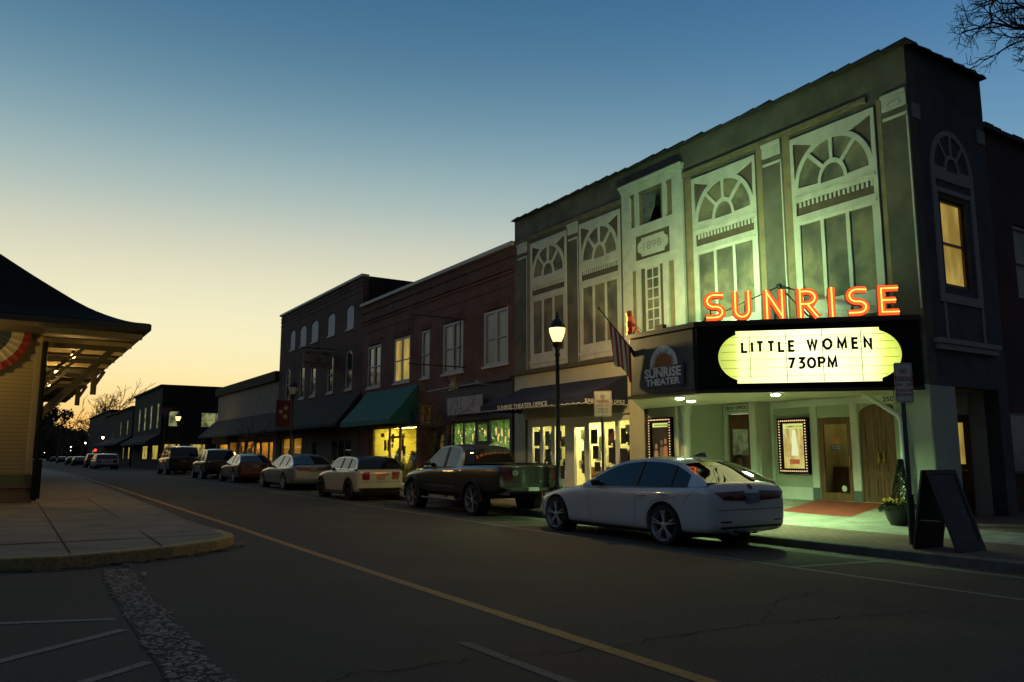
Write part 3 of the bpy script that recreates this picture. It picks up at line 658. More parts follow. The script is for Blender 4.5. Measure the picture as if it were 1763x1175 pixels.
# ---- awnings
def awning(parent, y0, y1, zt, xo, zf, val, m, scal=0, X=XF, name='awning', trim=None, flare=.0):
    mb = MB(); x1 = X - .02; T = .02; n = 12
    # sloped cover with slight sag, side gussets, hanging valance
    for i in range(n):
        ya, yb = y0 + (y1 - y0) * i / n, y0 + (y1 - y0) * (i + 1) / n
        sag = lambda q: .0
        mb.add([(x1, ya, zt), (x1, yb, zt), ((x1 + xo) / 2, yb, (zt + zf) / 2 - .03), ((x1 + xo) / 2, ya, (zt + zf) / 2 - .03), (xo, yb, zf), (xo, ya, zf)], [(0, 1, 2, 3), (3, 2, 4, 5)])
    for y in (y0, y1): mb.add([(x1, y, zt), ((x1 + xo) / 2, y, (zt + zf) / 2 - .03), (xo, y, zf), (x1, y, zf)], [(0, 1, 2, 3)])
    def vz(u): return -val + (scal * abs(sin(u * pi / .26)) if scal else 0)
    k = int((y1 - y0) / .065) if scal else 1
    for i in range(k):
        ya, yb = y0 + (y1 - y0) * i / k, y0 + (y1 - y0) * (i + 1) / k
        mb.add([(xo - .005, ya, zf), (xo - .005, yb, zf), (xo - .005, yb, zf + vz(yb - y0)), (xo - .005, ya, zf + vz(ya - y0))], [(0, 1, 2, 3)])
    k = int((x1 - xo) / .065) if scal else 1
    for y in (y0, y1):
        for i in range(k):
            xa, xb = xo + (x1 - xo) * i / k, xo + (x1 - xo) * (i + 1) / k
            mb.add([(xa, y, zf), (xb, y, zf), (xb, y, zf + vz(xb - xo)), (xa, y, zf + vz(xa - xo))], [(0, 1, 2, 3)])
    a = obj(name, mb, m, parent, fixn=False)
    if trim:
        t = MB(); 
        k = int((y1 - y0) / .045)
        for i in range(k):
            ya, yb = y0 + (y1 - y0) * i / k, y0 + (y1 - y0) * (i + 1) / k; za, zb = zf + vz(ya - y0), zf + vz(yb - y0)
            t.add([(xo - .012, ya, za - .002), (xo - .012, yb, zb - .002), (xo - .012, yb, zb + .016), (xo - .012, ya, za + .016)], [(0, 1, 2, 3)])
        k = int((x1 - xo) / .045)
        for i in range(k):
            xa, xb = xo + (x1 - xo) * i / k, xo + (x1 - xo) * (i + 1) / k; za, zb = zf + vz(xa - xo), zf + vz(xb - xo)
            t.add([(xa, y0 - .006, za - .002), (xb, y0 - .006, zb - .002), (xb, y0 - .006, zb + .016), (xa, y0 - .006, za + .016)], [(0, 1, 2, 3)])
        obj('awning_piping', t, trim, a)
    return a
M_navy = mat('navy_canvas', (.010, .011, .040), .8, noise=.2, nscale=2, bump=.15, bscale=30)
aw = awning(TH, 17.35, 22.9, 3.72, 13.4, 3.06, .24, M_navy, .04, trim=M_white)
mb = MB(); text_mb(mb, 'SUNRISE THEATER OFFICE', .13, frame_fn((13.393, 20.4, 2.87), (0, -1, 0), (-1, 0, 0)), .006, wid=2.8, bold=.01); text_mb(mb, 'SUNRISE THEATER OFFICE', .10, frame_fn((14.23, 17.343, 2.88), (1, 0, 0), (0, -1, 0)), .004, wid=1.45, bold=.01)
obj('awning_lettering', mb, M_white, aw)

# ---- lobby under the marquee
XD = 17.0
mb = MB(); dw = [(9.2, .0), (13.98, .0), (13.98, 2.8), (9.2, 2.8)]
archd = [(10.28, .0 + .01), (11.33, .01), (11.33, 2.36)] + arc(10.805, 2.36, .525, .24, 0, 180, 12)[1:-1] + [(10.28, 2.36)]
mb.plate(dw, [rect(11.56, .01, 12.46, 2.33), archd], fX(XD), -.2); obj('lobby_wall', mb, M_green, TH)
mb = MB(); mb.plate([(13.98, .0), (15.1, 0), (15.1, 2.8), (13.98, 2.8)], [rect(14.2, .01, 14.95, 2.52)], fX(16.55), -.15); mb.box(16.56, 13.98 - .1, .0, 16.99, 13.98 - .002, 2.8)
mb.add([(16.55, 15.101, 0), (15.25, 15.25, 0), (15.25, 15.25, 2.8), (16.55, 15.101, 2.8)], [(0, 1, 2, 3)]); mb.box(15.22, 15.26, -.1, 15.45, 16.68, 2.8); obj('box_office_wall', mb, M_green, TH)
mb = MB()
for a0, a1 in ((13.8, 13.975), (12.47, 12.66), (11.34, 11.545)): mb.plate(rect(a0, .0, a1, 2.8), [], fX(XD - .001), .03)
mb.plate(rect(9.2, 2.62, 13.97, 2.79), [], fX(XD - .032), .01)
mb.plate(rect(14.97, .0, 15.08, 2.8), [], fX(16.549), .04); mb.plate(rect(13.99, .0, 14.19, 2.8), [], fX(16.549), .04); mb.plate(rect(14.191, 2.54, 14.969, 2.79), [], fX(16.549), .035)
mb.box(15.15, 15.42, 0, 15.218, 15.53, 2.78); objs('lobby_trim', mb, M_white, TH)
mb = MB(); mb.plate(rect(12.7, .28, 13.78, .62), [], fX(XD - .001), .02); obj('skirting', mb, M_white, TH)
mb = MB(); mb.plate(rect(12.47, .2, 12.66, .62), [], fX(XD - .032), .006); mb.plate(rect(11.34, .2, 11.545, .58), [], fX(XD - .032), .006); mb.plate(rect(13.8, .2, 13.97, .62), [], fX(XD - .032), .006); objs('grey_plinth', mb, mat('grey_plinth', (.10, .12, .12), .8), TH)
# round column
mb = MB(); mb.lathe([(.0, .1), (.15, .1), (.15, .3), (.115, .34), (.105, .4), (.095, 2.42), (.12, 2.46), (.12, 2.52), (.15, 2.56), (.15, 2.8), (0, 2.8)], (15.13, 15.1, 0), 20); obj('column', mb, M_white, TH, smooth=True)
mb = MB(); mb.box(15.13, 9.2, 2.8, 17.2, 16.68, 2.86); obj('lobby_ceiling', mb, M_cream, TH)
mb = MB(); mb.box(17.05, 9.2, -.2, 17.1, 10.27, 2.8); obj('lobby_inner', mb, M_dark, TH)
# glazed oak door
mb = MB(); mb.plate(rect(11.565, .30, 12.455, 2.32), [rect(11.68, .52, 12.33, 2.16)], fX(XD + .06), .05); d1 = obj('glazed_door', mb, M_wood, TH)
mb = MB(); g2 = fX(XD + .04); mb.add([g2(11.67, .5, 0), g2(12.35, .5, 0), g2(12.35, 2.18, 0), g2(11.67, 2.18, 0)], [(0, 1, 2, 3)]); obj('pane', mb, M_shop, d1)
mb = MB(); mb.box(XD - .03, 11.60, 1.15, XD + .01, 11.63, 1.4); obj('handle', mb, M_brass, d1)
mb = MB(); mb.lathe([(.0, -.004), (.07, -.004), (.07, 0)], (XD + .035, 11.84, .62), 14, 'x'); obj('round_sticker', mb, M_white, d1)
mb = MB(); fd = frame_fn((XD + .036, 12.0, 1.62), (0, -1, 0), (-1, 0, 0)); mb.plate(rect(-.14, -.09, .14, .06), [], fd, .003); obj('door_sticker', mb, mat('sticker_purple', (.05, .035, .12), .6), d1)
mb = MB(); text_mb(mb, 'SUNRISE', .045, shift(fd, 0, -.01, .0031), .002, wid=.24); text_mb(mb, 'THEATER', .045, shift(fd, 0, -.07, .0031), .002, wid=.24); obj('sticker_lettering', mb, M_white, d1)
mb = MB(); mb.plate([(-.12, .061), (.12, .061)] + arc(0, .061, .12, .15, 0, 180, 10)[1:-1], [], fd, .003); obj('sticker_sun', mb, mat('sun_orange', (.45, .16, .03), .6), d1)
# little lobby room seen through it
mb = MB(); mb.box(18.4, 11.3, .28, 18.45, 12.9, 2.8); mb.box(17.2, 12.9, .28, 18.4, 12.95, 2.8); mb.box(17.2, 11.25, .28, 18.4, 11.3, 2.8); mb.box(17.2, 11.3, 2.7, 18.4, 12.9, 2.75); mb.box(17.2, 11.3, .2, 18.4, 12.9, .28); rm2 = obj('foyer', mb, M_room, TH)
mb = MB(); mb.box(17.6, 12.0, 2.62, 18.0, 12.4, 2.68); obj('foyer_lamp', mb, lit('foyer_lamp_glow', (1, .8, .25), 2.6), rm2)
mb = MB(); mb.box(18.0, 11.8, .28, 18.35, 12.8, 1.12); obj('foyer_desk', mb, M_wood, rm2)
mb = MB(); mb.box(18.36, 12.15, 1.75, 18.39, 12.4, 2.1); mb.box(18.36, 12.2, 1.3, 18.39, 12.42, 1.66); objs('picture_frame', mb, M_brown, rm2)
mb = MB(); mb.box(18.35, 11.35, 1.1, 18.38, 11.95, 2.6); obj('inner_door', mb, M_wood, rm2)
# arched double doors
mb = MB()
for a0, a1 in ((10.29, 10.80), (10.81, 11.32)):
    s = 1 if a0 > 10.5 else -1
    top = [(a1, 2.36), *[(10.805 + .515 * cos(radians(q)), 2.36 + .235 * sin(radians(q))) for q in (range(10, 90, 16) if s > 0 else [])]] if s > 0 else [(a1, 2.59)]
    if s > 0: ol = [(a0, .30), (a1, .30), (a1, 2.36)] + [(10.805 + .515 * cos(radians(q)), 2.36 + .235 * sin(radians(q))) for q in range(12, 90, 13)] + [(a0, 2.595)]
    else: ol = [(a0, .30), (a1, .30), (a1, 2.595)] + [(10.805 + .515 * cos(radians(q)), 2.36 + .235 * sin(radians(q))) for q in range(97, 170, 13)] + [(a0, 2.36)]
    mb.plate(ol, [], fX(XD + .1), .06)
    c = (a0 + a1) / 2
    for z0, z1 in ((.42, .92), (1.02, 1.28), (1.38, 2.2)):
        mb.plate(rect(c - .17, z0, c + .17, z1), [rect(c - .14, z0 + .03, c + .14, z1 - .03)], fX(XD + .0405), .02); mb.plate(rect(c - .10, z0 + .07, c + .10, z1 - .07), [], fX(XD + .0405), .015)
d2 = obj('arched_double_door', mb, M_wood, TH)
mb = MB()
for y in (10.74, 10.87): mb.box(XD - .02, y - .012, 1.22, XD + .036, y + .012, 1.5); mb.lathe([(0, -.05), (.035, -.05), (.03, 0)], (XD + .03, y, 1.3), 8, 'x')
obj('handle', mb, M_brass, d2)
mb = MB(); mb.box(XD - .06, 10.29, .30, XD + .03, 11.32, .335); mb.box(XD - .06, 11.565, .30, XD + .0, 12.455, .33); objs('threshold', mb, M_brass, TH)
# box office door and wreath
mb = MB(); fb = fX(16.62); mb.plate(rect(14.21, .25, 14.94, 2.5), [rect(14.30, 1.42, 14.85, 2.1)], fb, .05); 
for z0, z1 in ((.4, .78), (.86, 1.3)):
    for a0, a1 in ((14.3, 14.54), (14.6, 14.84)): mb.plate(rect(a0, z0, a1, z1), [rect(a0 + .03, z0 + .03, a1 - .03, z1 - .03)], shift(fb, 0, 0, .0505), .015)
d3 = obj('box_office_door', mb, M_wood2, TH)
mb = MB(); mb.plate(rect(14.3, 1.42, 14.85, 2.1), [], shift(fb, 0, 0, .01), .01); obj('ticket_window', mb, lit('ticket_window_glow', (.6, .75, .3), .13, (.12, .14, .05), 5), d3)
mb = MB()
for i in range(64):
    a = 2 * pi * i / 64; 
    for k in range(4): r = .17 + random.uniform(-.045, .045); mb.obox((16.52 - random.uniform(0, .03), 14.58 + r * cos(a), 1.22 + r * sin(a)), (random.random(), random.random(), random.random()), (random.random(), -random.random(), .3), (0, 1, .4), .05, .012, .01)
tag(obj('wreath', mb, mat('wreath_green', (.02, .03, .015), .9)), 'dark evergreen wreath hanging on the box office door', 'wreath')
mb = MB(); mb.box(16.50, 14.0, 1.42, 16.508, 14.1, 1.74); obj('notice', mb, M_white, TH)
# sign over the box office
mb = MB(); fsg = frame_fn((16.505, 14.58, 2.66), (0, -1, 0), (-1, 0, 0)); mb.plate([(-.4, -.09), (.4, -.09), (.4, .13), (-.4, .13)], [], fsg, .02)
bo = tag(thing('box_office_sign', 'cream BOX OFFICE sign over the small red wooden door', 'sign', (16.505, 14.58, 2.66)))
obj('sign_board', mb, M_white, bo)
mb = MB(); text_mb(mb, 'BOX  OFFICE', .085, shift(fsg, 0, -.03, .0202), .005, wid=.66, bold=.010); mb.plate(rect(-.385, -.078, .385, .118), [rect(-.375, -.068, .375, .108)], shift(fsg, 0, 0, .0202), .003); obj('sign_lettering', mb, M_black, bo)
# address plate
ad_ = thing('address_sign', 'cream address plate reading 250 above the arched doors', 'sign', (16.95, 10.7, 2.62))
fa = frame_fn((16.957, 10.62, 2.62), (0, -1, 0), (-1, 0, 0)); mb = MB(); mb.plate(rect(-.42, -.03, .42, .17), [], fa, .02); obj('sign_board', mb, M_white, ad_)
mb = MB(); text_mb(mb, '250', .11, shift(fa, .1, .01, .0202), .005, wid=.26, bold=.010); obj('sign_lettering', mb, M_black, ad_)

# lit film poster cases with bulb borders
def poster_case(label, X, a0, a1, z0, z1, art):
    c = (a0 + a1) / 2; t = thing('poster_case', label, 'poster case', (X, c, z0), 'lit film poster cases')
    f = frame_fn((X, c, 0), (0, -1, 0), (-1, 0, 0)); w = (a1 - a0) / 2
    mb = MB(); mb.plate(rect(-w, z0, w, z1), [rect(-w + .13, z0 + .13, w - .13, z1 - .13)], f, .10); obj('case_frame', mb, M_black, t)
    mb = MB(); nb = 13; hb = int(nb * (z1 - z0) / (2 * w)) 
    for s in (-1, 1):
        for i in range(hb): zc = z0 + .07 + (z1 - z0 - .14) * i / (hb - 1); mb.obox(f(s * (w - .065), zc, .105), (0, 1, 0), (0, 0, 1), (1, 0, 0), .03, .026, .012)
    for z in (z0 + .065, z1 - .065):
        for i in range(1, nb): q = -w + .07 + (2 * w - .14) * i / nb; mb.obox(f(q, z, .105), (0, 1, 0), (0, 0, 1), (1, 0, 0), .026, .03, .012)
    objs('bulb', mb, lit('bulb_warm', (1, .62, .32), 1.25), t, gap=.001)
    mb = MB(); mb.plate(rect(-w + .131, z0 + .131, w - .131, z1 - .131), [], f, .03); obj('poster_sheet', mb, art[0], t)
    mb = MB(); mb.plate(rect(-w + .15, z1 - .26, w - .15, z1 - .15), [], shift(f, 0, 0, .0305), .006); obj('header', mb, lit('header_glow', (.9, 1, .25), .75), t)
    mb = MB(); text_mb(mb, art[1], .05, shift(f, .02, z1 - .235, .037), .003, wid=2 * w - .42, bold=.010); obj('header_lettering', mb, M_black, t)
    art[2](t, f, w, z0, z1); return t
def artwork_material(name, stops, es, scale, stretch):
    m = mat(name, (.02, .02, .02), .6, emit=(1, 1, 1), es=es); t = m.node_tree; b = t.nodes['Principled BSDF']; g = t.nodes.new('ShaderNodeTexCoord'); mp = t.nodes.new('ShaderNodeMapping'); mp.inputs['Scale'].default_value = stretch
    n = t.nodes.new('ShaderNodeTexNoise'); n.inputs['Scale'].default_value = scale; n.inputs['Detail'].default_value = 5; n.inputs['Distortion'].default_value = .8
    t.links.new(g.outputs['Object'], mp.inputs[0]); t.links.new(mp.outputs[0], n.inputs['Vector']); r = ramp(stops, n.outputs['Fac'], t); t.links.new(r.outputs[0], b.inputs['Emission Color']); return m
def art_dark(t, f, w, z0, z1):
    for k, (x, h, c) in enumerate(((-.20, .52, (.40, .20, .08)), (.02, .66, (.14, .07, .03)), (.17, .70, (.55, .14, .03)))):
        mb = MB(); mb.plate([(x - .09, z0 + .16), (x + .09, z0 + .16), (x + .07, z0 + .2 + h * .6), (x + .045, z0 + .2 + h * .66), (x - .045, z0 + .2 + h * .66), (x - .07, z0 + .2 + h * .6)], [], shift(f, 0, 0, .031 + k * .003), .002)
        mb.plate(arc(x, z0 + .27 + h * .74, .05, .075, 0, 345, 14), [], shift(f, 0, 0, .031 + k * .003), .002); obj('poster_figure', mb, lit('poster_skin_%s' % 'abc'[k], c, .55), t)
def art_gold(t, f, w, z0, z1):
    mb = MB(); mb.plate(rect(-.16, z0 + .24, .14, z0 + .36), [], shift(f, 0, 0, .031), .002); obj('poster_title', mb, lit('poster_title_red', (.8, .16, .06), .45), t)
    mb = MB(); mb.plate([(-.10, z0 + .45), (.12, z0 + .45), (.05, z1 - .3), (-.05, z1 - .3)], [], shift(f, 0, 0, .031), .002); obj('poster_light', mb, lit('poster_pale', (1, 1, .55), .8), t)
    for s in (-1, 1):
        mb = MB(); mb.plate([(s * .13, z0 + .42), (s * (w - .17), z0 + .42), (s * (w - .15), z1 - .4), (s * .17, z1 - .55)], [], shift(f, 0, 0, .0335), .002); obj('poster_trees', mb, lit('poster_gold', (.85, .5, .08), .5, (1, .85, .3), 8), t)
poster_case('lit poster case with dark film poster of figures left of the column', 15.215, 15.66, 16.60, 1.0, 2.44, (artwork_material('dark_poster_art', [(.3, (.004, .003, .002)), (.6, (.03, .012, .006)), (.75, (.16, .05, .02))], .6, 3, (1, 1, 1)), 'NOW SHOWING', art_dark))
poster_case('lit poster case with golden film poster beside the glazed door', XD - .002, 12.7, 13.62, .95, 2.35, (artwork_material('gold_poster_art', [(.3, (.5, .3, .05)), (.5, (.9, .75, .2)), (.7, (1, 1, .5))], .65, 3, (1, 2, .5)), 'COMING SOON', art_gold))

# ---- side entrance alcove, upper side window, mural on the side
mb = MB(); mb.box(17.7, YN + .302, -.1, 17.74, 9.8, 2.78); mb.box(15.96, YN + .302, -.1, 15.999, 9.8, 2.78); mb.box(16.0, YN + .302, 2.78, 17.7, 9.8, 2.82); obj('alcove_wall', mb, M_green, TH)
mb = MB(); mb.plate(rect(16.0, -.1, 17.7, 2.78), [], fY(9.78), -.05); obj('alcove_back', mb, M_green, TH)
fj = fX(17.699); mb = MB(); mb.plate(rect(9.15, .16, 9.74, 2.28), [rect(9.27, 1.22, 9.62, 2.12)], fj, .04); d4 = obj('side_door', mb, M_wood, TH)
mb = MB(); mb.plate(rect(9.26, 1.21, 9.63, 2.13), [], fj, .01); obj('door_light', mb, L_warm, d4)
mb = MB(); mb.box(17.60, 9.2, 1.06, 17.65, 9.62, 1.11); obj('push_bar', mb, M_brass, d4)
mb = MB(); mb.plate(rect(9.15, 2.29, 9.74, 2.76), [], fj, .02); obj('transom_panel', mb, M_white, TH)
mb = MB(); mb.box(15.35, YN - .13, 3.62, 17.75, YN - .002, 3.72); mb.box(15.4, YN - .09, 3.5, 17.7, YN - .002, 3.618); obj('side_ledge', mb, mat('side_trim', (.26, .26, .25), .8), TH)
MS = MATS['side_trim']
sash(TH, fs, 16.03, 4.87, 16.99, 6.74, M_wood, L_warm, 0, depth=.12, fw=.06)
c = 16.55; mb = MB()
ofan = [(15.72, 4.5), (17.38, 4.5), (17.38, 7.3)] + arc(c, 7.3, .83, .98, 0, 180, 16)[1:] + [(15.72, 7.3)][:0]
hs = [rect(15.9, 4.68, 17.2, 6.85), rect(15.86, 6.95, 17.24, 7.12), arc(c, 7.36, .22, .3, 0, 180, 8)]
for g0, g1 in ((4, 46), (52, 87), (93, 128), (134, 176)): hs.append(arc(c, 7.36, .68, .8, g0, g1, 6) + arc(c, 7.36, .3, .38, g1 - 3, g0 + 3, 4))
mb.plate(ofan, hs, fs, .03); mb.plate(rect(15.2, 8.3, 15.5, 8.62), [], fs, .02); mb.plate(rect(17.75, 8.3, 18.08, 8.62), [], fs, .02); mb.plate(rect(15.85, 3.74, 15.93, 4.49), [], fs, .02); mb.plate(rect(17.3, 3.74, 17.38, 4.49), [], fs, .02); objs('side_mural', mb, MS, TH)

# ---- downspout
mb = MB(); mb.tube([(14.98, 9.85, 2.66), (14.98, 9.72, 2.6), (14.98, 9.12, 2.2), (14.98, 9.06, 2.08), (14.98, 9.06, .3)], .05, 10); obj('downspout', mb, M_gwhite, TH, smooth=True)

# ---------------------------------------------------------------- marquee
MQ = thing('marquee', 'black angled theater marquee with glowing oval sign board under red neon letters', 'marquee', (13, 12.6, 2.69))
foot = [(12.0, 11.6), (15.06, 8.59), (15.06, 16.76), (12.0, 13.7)]
mb = MB(); T = [(x, y, 4.12) for x, y in foot]; Bm = [(x, y, 2.72) for x, y in foot]
mb.add(T + Bm, [(0, 1, 2, 3), (0, 3, 7, 4), (1, 0, 4, 5), (3, 2, 6, 7)]); obj('fascia', mb, M_black, MQ)
gr = mat('marquee_grey_panel', (.085, .08, .072), .7, noise=.35, nscale=3)
fF = frame_fn((12.0, 13.7, 0), (0, -1, 0), (-1, 0, 0)); dB = Vector((3.06, -3.01, 0)).normalized(); oB = Vector((-dB.y, dB.x, 0)) * 1
if oB.x > 0: oB = -oB
fB = frame_fn((12.0, 11.6, 0), dB, oB)
mb = MB(); mb.plate(rect(.03, 2.76, 2.0, 4.05), [], fF, .012); obj('grey_panel', mb, gr, MQ)
mb = MB(); mb.add([(x, y, 2.70) for x, y in foot], [(0, 1, 2, 3)]); mb.box(12.06, 11.75, 2.66, 12.16, 13.55, 2.698); so = obj('soffit', mb, M_cream, MQ)
mb = MB()                                             # metal edge trims on the three faces
LB = Vector((3.06, -3.01, 0)).length
for f_, l_ in ((fF, 2.1), (fB, LB)):
    mb.plate(rect(-.02, 4.06, l_, 4.16), [], shift(f_, 0, 0, .02), .05); mb.plate(rect(-.02, 2.67, l_, 2.74), [], shift(f_, 0, 0, .02), .05)
obj('edge_trim', mb, mat('bronze_trim', (.05, .045, .035), .4, metal=.6), MQ)
# oval board with stepped ends
def oval(g=0):
    a, b, c_, d = .42 + -g, 3.93 + g, 2.86 - g, 3.94 + g; xc0, xc1 = .98, 3.36; m_ = (c_ + d) / 2; rz = (d - c_) / 2 - .04
    return [(xc0 - .2 - g, c_), (xc1 + .18 + g, c_), (xc1 + .18 + g, c_ + .05)] + arc(xc1, m_, b - xc1, rz, -70, 70, 18) + [(xc1 + .18 + g, d - .05), (xc1 + .18 + g, d), (xc0 - .2 - g, d), (xc0 - .2 - g, d - .05)] + arc(xc0, m_, xc0 - a, rz, 110, 250, 18) + [(xc0 - .2 - g, c_ + .05)]
def board_mat():
    m = bpy.data.materials.new('lit_sign_face'); m.use_nodes = True; t = m.node_tree; b = t.nodes['Principled BSDF']; b.inputs['Base Color'].default_value = (.6, .6, .4, 1)
    g = t.nodes.new('ShaderNodeNewGeometry'); s = t.nodes.new('ShaderNodeSeparateXYZ'); t.links.new(g.outputs['Position'], s.inputs[0])
    # fluorescent tubes inside: even in the middle, falling off towards both rounded ends
    n = t.nodes.new('ShaderNodeTexNoise'); n.inputs['Scale'].default_value = 1.3; t.links.new(g.outputs['Position'], n.inputs['Vector'])
    a = t.nodes.new('ShaderNodeMapRange'); t.links.new(s.outputs['X'], a.inputs[0]); a.inputs[1].default_value = 12.3; a.inputs[2].default_value = 14.78
    r = ramp([(0, (.30, .36, .05)), (.09, (.52, .58, .10)), (.115, (.86, .88, .34)), (.5, (1, .99, .52)), (.84, (.92, .93, .40)), (.93, (.52, .62, .08)), (1, (.34, .40, .05))], a.outputs[0], t)
    k = ramp([(.3, (.86, .88, .80)), (.7, (1.12, 1.1, 1.15))], n.outputs['Fac'], t); x = t.nodes.new('ShaderNodeMixRGB'); x.blend_type = 'MULTIPLY'; x.inputs[0].default_value = 1
    t.links.new(r.outputs[0], x.inputs[1]); t.links.new(k.outputs[0], x.inputs[2]); t.links.new(x.outputs[0], b.inputs['Emission Color']); b.inputs['Emission Strength'].default_value = 1.7; return m
mb = MB(); mb.plate(oval(), [], fB, .02); bd = obj('sign_board', mb, board_mat(), MQ)
mb = MB(); mb.plate(oval(.05), [oval(.001)], fB, .04); obj('board_rim', mb, M_black, bd)
mb = MB(); f3 = shift(fB, 0, 0, .021)
for x in (1.05, 1.76, 2.46, 3.19): mb.plate(rect(x - .006, 2.87, x + .006, 3.93), [], f3, .004)
for z in (3.0, 3.17, 3.34, 3.51, 3.66, 3.81):
    q = sqrt(max(0, 1 - ((z - 3.4) / .5) ** 2)) * .54; mb.plate(rect(.98 - q + .02, z - .004, 3.36 + q - .02, z + .004), [], shift(f3, 0, 0, .0045), .003)
obj('letter_track', mb, mat('track_grey', (.25, .27, .1), .5), bd)
mb = MB(); f4 = shift(fB, 0, 0, .032)
SL = {'L': ([[(0, 1), (0, 0), (.5, 0)]], .5), 'I': ([[(0, 0), (0, 1)]], 0), 'T': ([[(0, 1), (.6, 1)], [(.3, 1), (.3, 0)]], .6), 'E': ([[(.5, 1), (0, 1), (0, 0), (.5, 0)], [(0, .52), (.45, .52)]], .5),
      'W': ([[(0, 1), (.22, 0), (.44, .95), (.66, 0), (.88, 1)]], .88), 'O': ([arc(.38, .5, .38, .48, 0, 360, 18)], .76), 'M': ([[(0, 0), (0.04, 1), (.37, .15), (.70, 1), (.74, 0)]], .74), 'N': ([[(0, 0), (0, 1), (.58, 0), (.58, 1)]], .58),
      '7': ([[(0, 1), (.55, 1), (.2, 0)]], .55), '3': ([[(.02, 1), (.5, 1), (.22, .6)] + arc(.22, .3, .3, .3, 80, -130, 10)], .52), '0': ([arc(.34, .5, .34, .48, 0, 360, 18)], .68), 'P': ([[(0, 0), (0, 1), (.28, 1)] + arc(.28, .75, .25, .25, 80, -90, 8) + [(0, .5)]], .53)}
def board_text(nm, txt, x0, x1, zb, H_=.195):
    tw = sum(SL[c][1] for c in txt) * H_; gap = (x1 - x0 - tw) / max(1, len(txt) - 1); x = x0
    for c in txt:
        m_ = MB()
        for q, st in enumerate(SL[c][0]): m_.ribbon([(x + a * H_, zb + b * H_) for a, b in st], .05, shift(f4, 0, 0, q * .001), .012)
        x += SL[c][1] * H_ + gap; obj(nm, m_, M_black, bd)
board_text('title_letter', 'LITTLE', .90, 1.92, 3.505); board_text('title_letter', 'WOMEN', 2.18, 3.37, 3.53)
board_text('time_letter', '7', 1.79, 1.89, 3.15); board_text('time_letter', '30PM', 1.99, 2.70, 3.155)
# logo plaque
M_purp = mat('logo_purple', (.035, .028, .095), .6, noise=.15, nscale=4); M_lw = mat('logo_white', (.66, .64, .58), .7)
mb = MB(); f5 = shift(fF, 0, 0, .013)
mb.plate([(.69, 3.2), (1.55, 3.2)] + arc(1.12, 3.33, .43, .45, -5, 185, 20), [], f5, .02); lg = obj('logo_disc', mb, M_lw, MQ)
sun = []
random.seed(3)
for i in range(37):
    a = -10 + 200 * i / 36; r = .225 if i % 2 == 0 else random.uniform(.29, .39); sun.append((1.12 + r * cos(radians(a)) * 1.05, 3.36 + r * sin(radians(a)) * .92))
mb = MB(); mb.plate(sun, [], shift(f5, 0, 0, .021), .01); obj('logo_sun', mb, mat('logo_sun_brown', (.34, .12, .03), .7), lg)
wave = [(1.77 - 1.27 * i / 12, 3.36 - .0 * i - .04 * sin(i / 12 * pi) - .05 * i / 12) for i in range(13)]
mb = MB(); mb.plate([(.5, 2.88), (1.74, 2.88)] + wave, [], shift(f5, 0, 0, .032), .02); lp = obj('logo_banner', mb, M_purp, MQ)
mb = MB(); text_mb(mb, 'SUNRISE', .19, shift(f5, 1.12, 3.1, .0525), .008, wid=1.13, bold=.035); text_mb(mb, 'THEATER', .135, shift(f5, 1.12, 2.925, .0525), .008, wid=1.06, bold=.035); obj('logo_lettering', mb, M_lw, lp)
# downlights under the soffit
def downlight(x, y, z=2.69, i=0):
    mb = MB(); mb.lathe([(0, .0), (.085, .0), (.095, -.03), (.10, -.05), (.085, -.05), (.08, -.02), (0, -.02)], (x, y, z), 16); d = obj('downlight', mb, M_gwhite, MQ, smooth=True)
    mb = MB(); mb.lathe([(0, -.075), (.07, -.068), (.10, -.05), (.10, -.04)], (x, y, z), 16); obj('lamp_lens', mb, lit('downlight_glow', (.80, 1, .66), 26), d, smooth=True)
    l = bpy.data.lights.new('downlight_beam', 'SPOT'); l.energy = 700; l.color = (.58, 1, .42); l.spot_size = radians(150); l.spot_blend = .9; l.shadow_soft_size = .08
    o = bpy.data.objects.new('downlight_beam', l); COL.objects.link(o); o.location = (x, y, z - .16); return o
for p in ((12.45, 12.6), (13.3, 13.1), (13.35, 10.75)): downlight(*p)

# ---- neon letters, each a channel letter with a glowing tube
def letter_strokes(ch):
    def ar(cx, cz, rx, rz, a0, a1, n=8): return arc(cx, cz, rx, rz, a0, a1, n)
    if ch == 'S': return [ar(.20, .425, .155, .125, 35, 180, 8)[:0] + [(.38, .53), (.2, .54)] + ar(.2, .415, .14, .125, 90, 270, 8)[1:] + ar(.22, .18, .14, .115, 90, -90, 8)[0:] + [(.04, .065)]]
    if ch == 'U': return [[(.06, .6), (.06, .22)] + ar(.2, .20, .14, .14, 180, 360, 9) + [(.34, .6)]]
    if ch == 'N': return [[(.06, 0), (.06, .6)], [(.06, .56), (.36, .04)], [(.36, 0), (.36, .6)]]
    if ch == 'R': return [[(.06, 0), (.06, .6)], [(.06, .54), (.2, .54)] + ar(.2, .41, .14, .13, 90, -90, 8)[1:] + [(.06, .28)], [(.18, .29), (.38, .0)]]
    if ch == 'I': return [[(.07, 0), (.07, .6)]]
    if ch == 'E': return [[(.38, .54), (.07, .54), (.07, .06), (.38, .06)], [(.07, .3), (.33, .3)]]
M_lface = mat('neon_letter_face', (.55, .06, .015), .5, emit=(1, .10, .018), es=1.25)
M_lside = mat('neon_letter_side', (.30, .03, .012), .6, emit=(1, .05, .01), es=.06)
M_tube = lit('neon_tube_glow', (1, .42, .07), 3.4)
